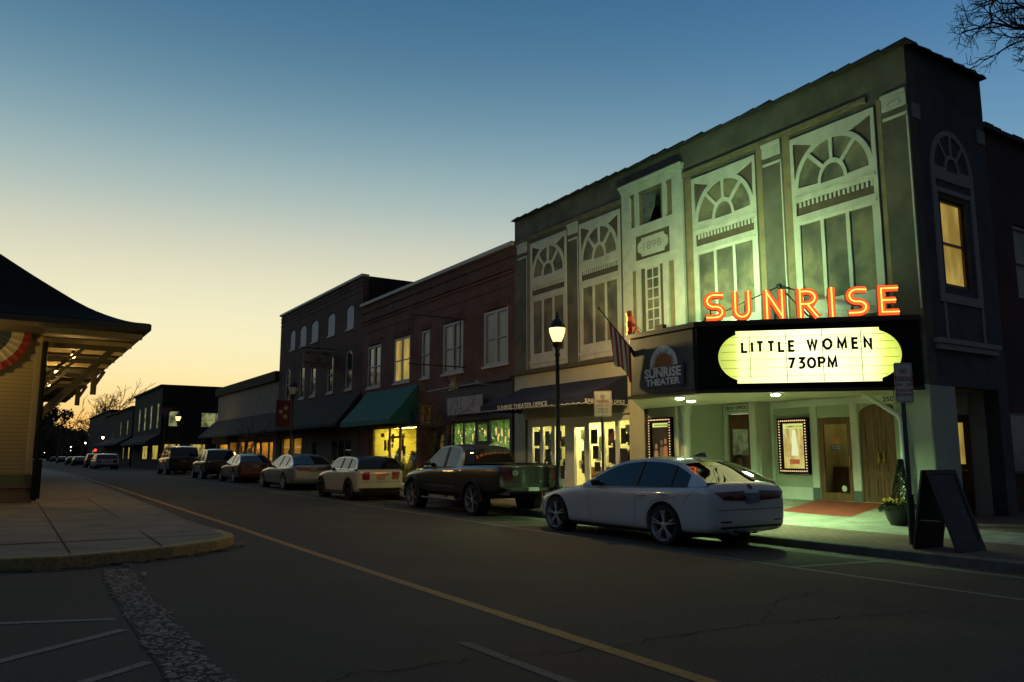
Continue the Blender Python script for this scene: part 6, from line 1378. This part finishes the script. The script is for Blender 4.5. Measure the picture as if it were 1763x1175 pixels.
    for i in range(nF - 1):
        for k in range(V):
            nm = 'windscreen' if i < i1 else ('rear_window' if i >= i2 else 'roof')
            if nm != 'roof' and k in (0, V - 1): nm = 'pillar'
            if nm == 'windscreen' and i >= i1 - 0: nm = 'roof'
            g_ = grids[nm]; g_.add([P(i, vs[k]), P(i, vs[k + 1]), P(i + 1, vs[k + 1]), P(i + 1, vs[k])], [(0, 1, 2, 3)])
    def weld(mb_):
        idx = {}; nv = []; mp_ = []
        for v in mb_.v:
            key = tuple(round(c, 5) for c in v)
            if key not in idx: idx[key] = len(nv); nv.append(v)
            mp_.append(idx[key])
        mb_.v = nv; mb_.f = [tuple(mp_[i] for i in f) for f in mb_.f]; return mb_
    for nm in ('windscreen', 'roof', 'rear_window', 'pillar'):
        mm = {'windscreen': M_cglass, 'rear_window': M_cglass, 'roof': S.get('roofm') or paint, 'pillar': S.get('pilm') or paint}[nm]
        if grids[nm].f: o_ = (objs if nm == 'pillar' else obj)(nm, weld(grids[nm]), mm, root, local=True, smooth=True)
        if nm == 'rear_window' and S.get('wiper'): pass
    top = sorted([(y, z) for y, z in fine]); ztop = lambda y: interp(top, y); zbel = G['belt']          # belt line
    ya, yb = fine[-1][0], fine[0][0]
    for s in (-1, 1):
        fm = lambda a, b, d, s=s: (s * (wz(b) + d), a, b)
        out = [(fine[0][0], fine[0][1] - .06)] + fine + [(fine[-1][0], fine[-1][1] - .06)]
        holes = []; W_ = G['wins']; m_ = .035
        for (p, q) in W_:
            N_ = 12; xs_ = [p + (q - p) * i / N_ for i in range(N_ + 1)]; upz = [(x, ztop(x) - .05) for x in xs_ if ztop(x) - .05 > interp(zbel, x) + .02]
            lo_ = [(x, interp(zbel, x)) for x, _ in upz]; holes.append(lo_ + upz[::-1])
        f_ = MB(); f_.plate(out, holes, fm, -.014); fr = obj('side_frame', f_, S.get('pilm') or paint, root, local=True)
        if s == -1 or True:
            gl = MB()
            for h_ in holes: gl.plate(h_, [], lambda a, b, d, s=s: (s * (wz(b) - .008 + d), a, b), -.004)
            obj('side_window', gl, M_cglass, root, local=True)
            bp_ = MB()
            for (p1_, q1_), (p2_, q2_) in zip(S['wins'] if 'wins' in S else W_, W_[1:]):
                if p2_ - q1_ < .2: zt_ = ztop((q1_ + p2_) / 2) - .045; zl_ = interp(zbel, q1_) - .005; bp_.plate([(q1_ - .012, zl_), (p2_ + .012, zl_), (p2_ + .012, zt_), (q1_ - .012, zt_)], [], lambda a, b, d, s=s: (s * (wz(b) + .001 + d), a, b), .004)
            if bp_.f: objs('door_pillar', bp_, M_trimb, root, local=True)
            if S.get('shade', True):
                tr = MB()
                for h_ in holes: nn = len(h_) // 2; tr.ribbon(h_[:nn], .018, lambda a, b, d, s=s: (s * (wz(b) + .001 + d), a, b), .006)
                obj('window_trim', tr, S.get('trimm') or M_trimb, root, local=True)
    # projected details -----------------------------------------
    def hit(o_, d_):
        r = bvh.ray_cast(Vector(o_), Vector(d_).normalized()); return r[0]
    def patch(nm, corners, d_, m, off=.006, nu=10, nv=6, parent=None, label=None):
        """corners: four 3-D points, rays leave them along d_ until they meet the body"""
        c = [Vector(q) for q in corners]; dv = Vector(d_).normalized(); mb = MB(); ok = True; pts = []
        for i in range(nu + 1):
            for j in range(nv + 1):
                u, v = i / nu, j / nv; p = c[0] * (1 - u) * (1 - v) + c[1] * u * (1 - v) + c[2] * u * v + c[3] * (1 - u) * v
                h_ = hit(p, dv)
                if h_ is None: h_ = p + dv * .6 if not pts else Vector(pts[-1]) + (p - lastp).project(Vector((0, 0, 1))) + dv * off
                pts.append(h_ - dv * off); lastp = p
        for q in pts: mb.v.append(tuple(q))
        for i in range(nu):
            for j in range(nv): o_ = i * (nv + 1) + j; mb.f.append((o_, o_ + 1, o_ + nv + 2, o_ + nv + 1)); mb.m.append(0)
        edge = [j for j in range(nv + 1)] + [i * (nv + 1) + nv for i in range(1, nu + 1)] + [nu * (nv + 1) + j for j in range(nv - 1, -1, -1)] + [i * (nv + 1) for i in range(nu - 1, 0, -1)]
        b0 = len(mb.v); mb.v += [tuple(pts[e] + dv * (off + .01)) for e in edge]
        for k in range(len(edge)): a_, b_ = edge[k], edge[(k + 1) % len(edge)]; mb.f.append((a_, b_, b0 + (k + 1) % len(edge), b0 + k)); mb.m.append(0)
        return obj(nm, mb, m, parent or root, local=True, smooth=True, label=label)
    def line(mb, pts, w=.007, side=-1, off=.0015):
        P_ = []
        for (a, b), (c, d) in zip(pts, pts[1:]):
            n_ = max(2, int(math.hypot(c - a, d - b) / .05))
            for i in range(n_): P_.append((a + (c - a) * i / n_, b + (d - b) * i / n_))
        P_.append(pts[-1]); H_ = []
        for i, (y, z) in enumerate(P_):
            q = P_[min(i + 1, len(P_) - 1)]; q0 = P_[max(i - 1, 0)]; dy, dz = q[0] - q0[0], q[1] - q0[1]; L_ = math.hypot(dy, dz) or 1; ny, nz_ = -dz / L_ * w / 2, dy / L_ * w / 2
            a_ = hit((side * 2, y + ny, z + nz_), (-side, 0, 0)); b_ = hit((side * 2, y - ny, z - nz_), (-side, 0, 0))
            if a_ is not None and b_ is not None and abs(a_.x) > W * .8: H_.append((a_ + Vector((side * off, 0, 0)), b_ + Vector((side * off, 0, 0))))
        for (a1, b1_), (a2, b2_) in zip(H_, H_[1:]): mb.add([a1, b1_, b2_, a2], [(0, 1, 2, 3)])
    sm_ = MB()
    for pts in S['seams']:
        for s in (-1, 1): line(sm_, pts, side=s)
    if sm_.f: obj('door_seams', sm_, M_seam, root, local=True)
    for (y, z) in S['handles']:
        for s in (-1, 1):
            h_ = hit((s * 2, y, z), (-s, 0, 0)); 
            if h_ is None: continue
            b = MB(); b.tube([(h_.x - s * .01, y - .10, z), (h_.x + s * .028, y - .08, z + .004), (h_.x + s * .03, y + .07, z + .006), (h_.x - s * .01, y + .10, z)], [.012, .014, .014, .012], 6); obj('door_handle', b, S.get('hm') or paint, root, local=True, smooth=True)
    if S.get('side_chrome'):
        for s in (-1, 1): b = MB(); line(b, S['side_chrome'], .035, s, .012); obj('side_moulding', b, M_chr, root, local=True)
    # mirrors
    my, mz = S['mirror']
    for s in (-1, 1):
        b = MB(); cx = s * (wz(mz) + .10); pr_ = [(0, -.09), (.045, -.085), (.075, -.05), (.085, 0), (.07, .06), (.03, .085), (0, .09)]
        b.lathe([(r_ * .8, h_ ) for r_, h_ in pr_], (cx, my, mz), 12, 'x'); b.bar((s * (wz(mz) - .02), my + .02, mz - .03), (cx, my, mz - .02), .03); obj('wing_mirror', b, S.get('mm') or paint, root, local=True, smooth=True)
    for nm, cs, d_, m, kw in S['patches'](W): patch(nm, cs, d_, m, **kw)
    # wheels
    for y in (0, WB):
        for s in (-1, 1):
            w2 = .11; c = Vector((s * (W - .115 - S.get('inset', 0)), y, R)); b = MB(); b.lathe([(R * .76, -w2), (R * .80, -w2 - .004), (R * .93, -w2 + .004), (R * .985, -w2 + .03), (R, -w2 + .05), (R, w2 - .05), (R * .985, w2 - .03), (R * .93, w2 - .004), (R * .80, w2 + .004), (R * .76, w2)], c, 32, 'x'); ty = obj('tyre', b, M_tyre, root, local=True, smooth=True)
            ty.name = 'wheel'; b = MB(); b.lathe([(R * .76, -w2 * s * -1), (R * .735, s * (w2 - .015)), (R * .70, s * (w2 - .05)), (R * .68, 0)], c, 32, 'x'); b.lathe([(R * .72, s * -.02), (0, s * -.02)], c, 24, 'x', 1)
            K = S.get('spokes', 5); dbl = S.get('double', True); sr = S.get('spw', .024)
            for k in range(K):
                for o_ in ((-.13, .13) if dbl else (0,)):
                    a = 2 * pi * k / K + .3; a1 = a + o_; p0 = c + Vector((s * (w2 - .035), R * .14 * cos(a + o_ * .5), R * .14 * sin(a + o_ * .5))); p1 = c + Vector((s * (w2 - .016), R * .73 * cos(a1), R * .73 * sin(a1))); b.bar(p0, p1, sr, .018)
            b.lathe([(R * .17, s * (w2 - .05)), (R * .16, s * (w2 - .022)), (R * .08, s * (w2 - .015)), (0, s * (w2 - .014))], c, 16, 'x')
            obj('rim', b, [S.get('rimm') or M_rim, M_rimd], ty, local=True, smooth=True)
    return root, body, patch, bvh, hit
def plate_text(root, s, c, h, wid, m, nrm=(0, -1, 0), r=(1, 0, 0), nm='plate_lettering', up=(0, 0, 1)):
    mb = MB(); text_mb(mb, s, h, frame_fn(c, r, nrm, up), .003, wid=wid, bold=.010); return obj(nm, mb, m, root, local=True)
PLATE = lambda z, y=-2.2, w=.15, h=.08: [(-w, y, z - h), (w, y, z - h), (w, y, z + h), (-w, y, z + h)]
M_wpaint = mat('white_pearl_paint', (.52, .52, .51), .25, coat=1, spec=.6)

# ---- white sedan
def sedan_spec(W=1.81):
    w = W / 2
    return dict(W=W, WB=2.81, R=.335, st=[
        (-1.05, .46, .80, .84, .66, .48), (-1.02, .32, .90, .96, .80 * w / .905, .58), (-.93, .25, .99, 1.065, .865 * w / .905, .66), (-.80, .235, .985, 1.075, .885 * w / .905, .69), (-.45, .22, .965, 1.05, .90 * w / .905, .72), (0, .21, .95, 1.02, w, .74), (.6, .20, .935, .98, w * .99, .74), (1.3, .20, .92, .97, w * .985, .74),
        (1.9, .20, .905, .975, w * .985, .72), (2.35, .205, .86, .93, w * .99, .70), (2.81, .21, .80, .875, w * .985, .66), (3.2, .215, .72, .80, w * .94, .60), (3.45, .23, .62, .72, w * .84, .52), (3.57, .30, .52, .60, w * .68, .42), (3.60, .36, .48, .52, w * .55, .34)],
        g=dict(prof=[(2.02, .94), (1.62, 1.17), (1.22, 1.355), (.85, 1.405), (.45, 1.42), (.05, 1.395), (-.22, 1.34), (-.55, 1.18), (-.86, 1.045)], ws=2, rw=2, wb=w * .955, wr=.60, zb=.93, bow=.09, belt=[(-.8, .985), (0, .965), (1.8, .94)], wins=[(-.50, -.14), (-.11, .62), (.68, 1.78)]),
        seams=[[(.66, .32), (.63, .6), (.66, .93)], [(1.78, .30), (1.85, .6), (1.82, .90)], [(-.36, .93), (-.30, .80), (.02, .76), (.22, .72), (.38, .55), (.42, .32)], [(-.75, .99), (-.5, .80), (-.45, .70)]],
        handles=[(.50, .80), (-.20, .80)][0:1] + [(-.02, .835)], mirror=(1.58, .99), arch=1.14, mm=M_trimb, spw=.03,
        patches=lambda W_: [
            *[('tail_lamp', [(s * (W_ - .02 + .0), -1.75, .78), (s * .46, -1.95, .76), (s * .50, -1.95, .92), (s * (W_ + .06), -1.45, .90)], (-s * .35, 1, 0), M_tail, dict(off=.012)) for s in (-1, 1)],
            ('boot_lid_seam', [(-.76, -2, .622), (.76, -2, .622), (.76, -2, .632), (-.76, -2, .632)], (0, 1, 0), M_seam, dict(off=.002, nv=1, nu=20)),
            ('licence_plate', PLATE(.80), (0, 1, 0), mat('plate_blue_white', (.16, .20, .26), .5, noise=.4, nscale=14), dict(off=.012, nu=4, nv=2)),
            ('bumper_strip', [(-.70, -2, .335), (.70, -2, .335), (.70, -2, .37), (-.70, -2, .37)], (0, 1, 0), M_trimb, dict(off=.006, nv=1, nu=20)),
            *[('reflector', [(s * .50, -2, .43), (s * .72, -2, .44), (s * .72, -2, .46), (s * .50, -2, .455)], (0, 1, 0), M_tail, dict(off=.008, nv=1)) for s in (-1, 1)],
            *[('head_lamp', [(s * .48, 4.1, .60), (s * (W_ - .02), 3.9, .62), (s * (W_ + .0), 3.8, .72), (s * .50, 4.1, .68)], (-s * .25, -1, 0), M_head, dict(off=.008)) for s in (-1, 1)],
            ('badge', [(-.04, -2, .95), (.04, -2, .95), (.04, -2, 1.02), (-.04, -2, 1.02)], (0, 1, 0), M_trimb, dict(off=.012, nu=3, nv=3))])
S1 = sedan_spec()
r1, b1_, pf, bvh1, hit1 = car('white_sedan', 'white four-door sedan parked nearest, with the lit sign mirrored in its rear glass', 'car', S1, M_wpaint, 10.15, 9.85, (1.0, 1.08, 1.0))
mb = MB(); mb.add([(-.02, -.15, 1.43), (.02, -.15, 1.43), (.03, .12, 1.445), (-.03, .12, 1.445), (0, -.13, 1.505), (0, -.02, 1.50)], [(0, 1, 4), (0, 4, 5, 3), (1, 2, 5, 4), (2, 3, 5)]); mb.v = [(x, y, z + .015) for x, y, z in mb.v]; obj('roof_aerial', mb, M_trimb, r1, local=True)
mb = MB(); mb.lathe([(.045, -1.06), (.05, -1.02), (.04, -.9), (.0, -.9)], (-.42, 0, .27), 12, 'y'); obj('exhaust_pipe', mb, M_chr, r1, local=True, smooth=True)

# ---- dark pickup truck
M_truck = mat('charcoal_truck_paint', (.016, .017, .018), .3, coat=1, metal=.2)
w = .93
def flare(s): return None
S2 = dict(W=1.89, WB=3.235, R=.385, arch=1.16, gc=.25, inset=.0, st=[
    (-1.20, .62, 1.12, 1.20, .84, .76), (-1.17, .58, 1.20, 1.26, .90, .80), (-1.0, .56, 1.20, 1.27, .915, .82), (-.5, .54, 1.19, 1.26, .925, .83), (0, .50, 1.19, 1.26, .93, .83), (.75, .46, 1.18, 1.25, .92, .80), (.95, .45, 1.15, 1.22, .915, .78), (1.6, .45, 1.14, 1.20, .915, .78),
    (2.3, .45, 1.12, 1.19, .915, .76), (2.7, .46, 1.08, 1.17, .92, .74), (3.235, .48, 1.02, 1.13, .93, .70), (3.7, .48, .98, 1.08, .90, .64), (3.98, .50, .90, 1.0, .80, .56), (4.08, .56, .80, .86, .68, .5)],
    g=dict(prof=[(2.72, 1.15), (2.35, 1.42), (2.02, 1.67), (1.75, 1.725), (1.35, 1.735), (.95, 1.70), (.80, 1.62), (.70, 1.38), (.64, 1.18)], ws=2, rw=2, wb=.86, wr=.66, zb=1.14, bow=.07, belt=[(.6, 1.17), (2.7, 1.16)], wins=[(.88, 1.50), (1.58, 2.55)]),
    seams=[[(.86, .56), (.84, .8), (.84, 1.17)], [(1.54, .55), (1.54, 1.15)], [(2.55, .55), (2.58, 1.1)], [(.70, .52), (.70, 1.22)]], handles=[(1.68, 1.03), (.98, 1.03)], mirror=(2.35, 1.26), mm=M_trimb, hm=M_truck,
    side_chrome=[(.95, .67), (1.5, .675), (2.45, .69)], spokes=6, double=False, spw=.05, rimm=mat('machined_rim', (.42, .40, .36), .4, metal=.6),
    patches=lambda W_: [
        *[('tail_lamp', [(s * (W_ + .03), -1.75, .86), (s * .72, -1.95, .86), (s * .72, -1.95, 1.17), (s * (W_ + .06), -1.7, 1.17)], (-s * .25, 1, 0), M_tail, dict(off=.014)) for s in (-1, 1)],
        ('rear_bumper', [(-.92, -2.2, .56), (.92, -2.2, .56), (.92, -2.2, .70), (-.92, -2.2, .70)], (0, 1, 0), M_trimb, dict(off=.10, nu=14, nv=2)),
        ('tailgate_seam', [(-.73, -2, .745), (.73, -2, .745), (.73, -2, .757), (-.73, -2, .757)], (0, 1, 0), M_seam, dict(off=.003, nv=1, nu=16)),
        ('tailgate_handle', [(-.18, -2, 1.02), (.06, -2, 1.02), (.06, -2, 1.10), (-.18, -2, 1.10)], (0, 1, 0), M_trimb, dict(off=.02, nu=6, nv=3)),
        ('licence_plate', PLATE(.63, -2.4), (0, 1, 0), M_plate, dict(off=.125, nu=4, nv=2)),
        *[('head_lamp', [(s * .5, 4.5, .86), (s * (W_ - .1), 4.4, .88), (s * (W_ - .02), 4.3, .98), (s * .52, 4.5, .95)], (-s * .2, -1, 0), M_head, dict(off=.01)) for s in (-1, 1)]])
r2, *_ = car('pickup_truck', 'dark charcoal double-cab pickup truck behind the white sedan', 'pickup truck', S2, M_truck, 10.72, 17.15, (1.0, 1.04, 1.0))
mb = MB(); mb.box(-.76, -1.10, 1.268, .76, .60, 1.285); obj('tonneau_cover', mb, M_trimb, r2, local=True)
mb = MB()
for y in (0, 3.235):
    for s in (-1, 1):
        a_ = [(y + .47 * cos(radians(q)), .395 + .47 * sin(radians(q))) for q in range(-8, 189, 12)]; mb.ribbon(a_, .07, lambda a, b, d, s=s: (s * (.905 + d), a, b), .055)
objs('wheel_arch_flare', mb, M_truck, r2, local=True)
mb = MB()
for s in (-1, 1): mb.tube([(s * .93, .55, .36), (s * 1.0, .6, .35), (s * 1.0, 2.5, .35), (s * .93, 2.6, .36)], .035, 8)
objs('step_bar', mb, M_metal, r2, local=True)
fz = frame_fn((-.46, -1.222, 1.055), (1, 0, 0), (0, -1, 0)); mb = MB(); mb.plate(arc(0, 0, .085, .06, 0, 354, 26), [arc(0, 0, .074, .05, 0, 350, 24)], fz, .006); mb.ribbon([(.05 * cos(radians(a)), .032 * sin(radians(a))) for a in range(45, 330, 15)] + [(.05, .0), (.012, .0)], .016, fz, .006); obj('oval_g_badge', mb, mat('badge_silver', (.5, .52, .5), .3), r2, local=True)
mb = MB(); text_mb(mb, 'TACOMA', .05, frame_fn((0, -1.20, .80), (1, 0, 0), (0, -1, 0)), .02, wid=1.0, spacing=1.6); objs('tailgate_letter', mb, M_truck, r2, local=True)

# ---- white hatchback with black roof pillars
M_wh2 = mat('ivory_paint', (.44, .41, .33), .32, coat=.8)
w = .865
S3 = dict(W=1.73, WB=2.567, R=.32, arch=1.18, st=[
    (-.66, .42, .78, .82, .62, .55), (-.63, .30, .92, .97, .76, .68), (-.52, .24, .97, 1.02, .83, .72), (-.25, .22, .97, 1.02, .855, .74), (.1, .21, .965, 1.01, w, .74), (.8, .20, .955, 1.0, .85, .73), (1.5, .20, .945, .99, .85, .72), (2.0, .20, .92, .985, .855, .71),
    (2.35, .21, .89, .955, .86, .69), (2.75, .22, .84, .91, .85, .64), (3.05, .23, .76, .84, .80, .58), (3.22, .27, .66, .74, .70, .5), (3.29, .34, .55, .60, .58, .4)],
    g=dict(prof=[(2.12, .96), (1.85, 1.16), (1.58, 1.34), (1.2, 1.385), (.7, 1.395), (.1, 1.375), (-.28, 1.33), (-.45, 1.18), (-.56, .99)], ws=2, rw=2, wb=.80, wr=.62, zb=.96, bow=.05, belt=[(-.5, .99), (2, .985)], wins=[(-.36, .18), (.24, .86), (.92, 1.95)]),
    seams=[[(.90, .32), (.88, .97)], [(1.92, .32), (1.95, .9)], [(.20, .95), (.22, .75), (.40, .55), (.44, .32)]], handles=[(1.05, .86), (.36, .86)], mirror=(1.72, 1.02), mm=M_trimb, pilm=mat('black_gloss_pillar', (.02, .022, .03), .15, coat=1), roofm=mat('black_gloss_roof', (.05, .055, .07), .2, coat=1),
    rimm=M_rimd, spokes=5, double=True, trimm=M_chr,
    patches=lambda W_: [
        *[('tail_lamp', [(s * (W_ - .02), -1.4, .66), (s * .64, -1.5, .66), (s * .64, -1.5, .90), (s * (W_ - .0), -1.3, .90)], (-s * .3, 1, 0), mat('bright_tail_lamp', (.20, .012, .015), .12, coat=1), dict(off=.014)) for s in (-1, 1)],
        ('boot_handle', [(-.26, -1.5, .83), (.26, -1.5, .83), (.26, -1.5, .88), (-.26, -1.5, .88)], (0, 1, 0), M_chr, dict(off=.02, nv=2, nu=8)),
        ('licence_plate', PLATE(.74, -1.6), (0, 1, 0), mat('plate_orange', (.40, .20, .12), .5, noise=.3, nscale=9), dict(off=.012, nu=4, nv=2)),
        ('boot_seam', [(-.76, -1.5, .585), (.76, -1.5, .585), (.76, -1.5, .595), (-.76, -1.5, .595)], (0, 1, 0), M_seam, dict(off=.002, nv=1, nu=16)),
        ('bumper_underside', [(-.76, -1.5, .24), (.76, -1.5, .24), (.72, -1.5, .40), (-.72, -1.5, .40)], (0, 1, 0), M_trimb, dict(off=.01, nv=3, nu=14)),
        *[('head_lamp', [(s * .5, 3.7, .68), (s * (W_ - .08), 3.6, .68), (s * (W_ - .06), 3.5, .84), (s * .52, 3.7, .84)], (-s * .2, -1, 0), M_head, dict(off=.01)) for s in (-1, 1)]])
r3, *_ = car('white_hatchback', 'small ivory white hatchback with black pillars behind the pickup truck', 'car', S3, M_wh2, 10.27, 24.5, (1.0, 1.0, 1.0))
mb = MB()
for y in (0, 2.567):
    for s in (-1, 1): mb.ribbon([(y + .39 * cos(radians(q)), .33 + .39 * sin(radians(q))) for q in range(-12, 193, 12)], .06, lambda a, b, d, s=s: (s * (.845 + d), a, b), .025)
for s in (-1, 1): mb.plate(rect(.36, .20, 2.2, .30), [], lambda a, b, d, s=s: (s * (.845 + d), a, b), .02)
objs('black_arch_trim', mb, M_trimb, r3, local=True)

# ---- silver sedan, red sedan
M_silver = mat('silver_paint', (.30, .31, .33), .3, metal=.55, coat=.7); M_red = mat('dark_red_paint', (.10, .012, .016), .3, coat=.9)
S4 = sedan_spec(1.83); S4['trimm'] = M_chr; S4['side_chrome'] = [(.5, .5), (2.3, .5)]
S4['g'] = dict(S4['g'], prof=[(2.02, .94), (1.62, 1.18), (1.22, 1.385), (.85, 1.435), (.40, 1.45), (-.02, 1.42), (-.28, 1.35), (-.62, 1.18), (-.90, 1.05)])
def p4(W_): return [
    *[('tail_lamp', [(s * (W_ - .02), -1.7, .80), (s * .40, -1.95, .78), (s * .42, -1.95, .90), (s * (W_ + .03), -1.5, .94)], (-s * .3, 1, 0), mat('silver_car_tail_lamp', (.22, .012, .012), .15, coat=1), dict(off=.012)) for s in (-1, 1)],
    ('licence_plate', PLATE(.82, w=.2), (0, 1, 0), mat('plate_dull', (.14, .13, .12), .5), dict(off=.012, nu=4, nv=2)),
    *[('reverse_lamp', [(s * .24, -1.95, .78), (s * .39, -1.95, .78), (s * .39, -1.95, .90), (s * .24, -1.95, .90)], (0, 1, 0), mat('reverse_lamp', (.40, .27, .20), .3), dict(off=.010, nv=2, nu=3)) for s in (-1, 1)],
    *[('head_lamp', [(s * .48, 4.1, .60), (s * (W_ - .02), 3.9, .62), (s * W_, 3.8, .72), (s * .50, 4.1, .68)], (-s * .25, -1, 0), M_head, dict(off=.008)) for s in (-1, 1)]]
S4['patches'] = p4
car('silver_sedan', 'silver sedan with wide red tail lamps, between the hatchback and the red sedan', 'car', S4, M_silver, 10.72, 32.9, (1.0, 1.12, 1.0))
S5 = dict(S4); S5['rimm'] = M_rim
S5['patches'] = lambda W_: [*[('tail_lamp', [(s * (W_ - .02), -1.7, .78), (s * .56, -1.95, .78), (s * .58, -1.95, .94), (s * (W_ + .03), -1.5, .94)], (-s * .3, 1, 0), M_tail, dict(off=.012)) for s in (-1, 1)], ('licence_plate', PLATE(.84), (0, 1, 0), mat('plate_dull', (.14, .13, .12), .5), dict(off=.012, nu=4, nv=2))]
car('red_sedan', 'dark red sedan parked beyond the silver sedan', 'car', S5, M_red, 10.95, 42.4, (.97, 1.0, 1.0))

# ---- sport utility vehicles and vans
def suv_spec(W, L, H, R=.36, boxy=0., rear=-.95, wb=2.7):
    w = W / 2; nose = L + rear; h = H; b = h * .60
    return dict(W=W, WB=wb, R=R, arch=1.14, gc=.08, st=[
        (rear, .50, b * .95, b, w * .78, w * .68), (rear + .03, .38, b * 1.02, b * 1.06, w * .90, w * .78), (rear + .15, .32, b * 1.03, b * 1.08, w * .97, w * .82), (rear + .5, .30, b * 1.02, b * 1.07, w * .985, w * .82), (0, .29, b * 1.01, b * 1.06, w, w * .82), (1.0, .28, b, b * 1.04, w * .99, w * .82), (1.9, .28, b * .98, b * 1.03, w * .99, w * .80),
        (wb - .3, .29, b * .94, b * 1.01, w * .995, w * .78), (wb + .2, .30, b * .90, b * .97, w * .985, w * .74), (nose - .35, .32, b * .82, b * .90, w * .93, w * .66), (nose - .1, .36, b * .70, b * .78, w * .82, w * .56), (nose, .46, b * .55, b * .62, w * .66, w * .46)],
        g=dict(prof=[(wb - .62, b * 1.02), (wb - 1.0, b + (h - b) * .55), (wb - 1.35, h * .955), (wb - 1.8, h * .985), (.9, h * .99), (0, h * .985), (rear + .42, h * .96), (rear + .24, b + (h - b) * .55), (rear + .10, b * 1.05)], ws=2, rw=2, wb=w * .94, wr=w * (.76 + .08 * boxy), zb=b, bow=.07, belt=[(rear, b * 1.06), (wb, b * 1.03)], wins=[(rear + .42, -.02), (.06, .92), (1.0, wb - .75)]),
        seams=[[(.03, .6), (.03, b)], [(.96, .4), (.96, b)], [(wb - .75, .4), (wb - .72, b)]], handles=[(1.1, b * .88), (.2, b * .88)], mirror=(wb - .9, b * 1.10),
        patches=lambda W_: [*[('tail_lamp', [(s * (W_ - .02), rear - .8, b * .72), (s * (W_ - .26), rear - .9, b * .72), (s * (W_ - .24), rear - .9, b * 1.0), (s * (W_ + .02), rear - .7, b * 1.0)], (-s * .3, 1, 0), M_tail, dict(off=.014)) for s in (-1, 1)],
                            ('licence_plate', PLATE(b * .80, rear - 1), (0, 1, 0), mat('plate_dull', (.14, .13, .12), .5), dict(off=.014, nu=4, nv=2)), ('rear_bumper', [(-W_ * .9, rear - 1, .44), (W_ * .9, rear - 1, .44), (W_ * .9, rear - 1, .56), (-W_ * .9, rear - 1, .56)], (0, 1, 0), M_trimb, dict(off=.03, nu=12, nv=2)),
                            *[('head_lamp', [(s * W_ * .55, nose + 1, b * .68), (s * (W_ - .06), nose + .8, b * .68), (s * (W_ - .04), nose + .8, b * .82), (s * W_ * .58, nose + 1, b * .82)], (-s * .2, -1, 0), M_head, dict(off=.01)) for s in (-1, 1)]])
M_blk = mat('black_car_paint', (.012, .013, .014), .25, coat=1); M_dg = mat('dark_grey_car_paint', (.026, .028, .03), .28, coat=1, metal=.3)
car('compact_suv', 'compact black SUV between the red sedan and the large dark SUV', 'car', suv_spec(1.84, 4.5, 1.66), M_blk, 10.85, 49.6, (1.0, .95, 1.06))
car('large_suv', 'large dark SUV at the far end of the parked row', 'car', suv_spec(2.02, 5.2, 1.92, .40, 1, -1.15, 3.05), M_dg, 11.05, 62.3, (1.05, 1.08, 1.08))
M_van = mat('pale_van_paint', (.34, .35, .36), .3, coat=.8, metal=.2)
G4 = 104
car('minivan', 'pale minivan parked far off below the lit street lamps', 'van', suv_spec(2.0, 5.1, 1.78, .34, .6, -1.1, 3.0), M_van, 10.2, 104, (1.3, 1.3, 1.0), z0=-.15)
def small_car(label, x, y, m, z0, sc=(1, 1, 1), S=None):
    return car('parked_car', label, 'car', S or sedan_spec(), m, x, y, sc, z0=z0)
small_car('dark car just left of the pale minivan', 10.4, 121, M_blk, -.2, (1.1, 1, 1.1), suv_spec(1.84, 4.5, 1.7))
sc0 = small_car('distant dark car, right one of the two under the far lamps', 10.8, 150, M_dg, -.25, (1.2, 1, 1.05))[0]
for lab, x, y in (('distant dark car, left one of the two under the far lamps', 11.3, 175), ('farthest dark car in the parked row', 11.8, 215), ('distant pale car at the end of the row beyond the dark ones', 12.2, 255)):
    c_ = copy_tree(sc0); c_.location = (x, y, -.3); c_['label'] = lab
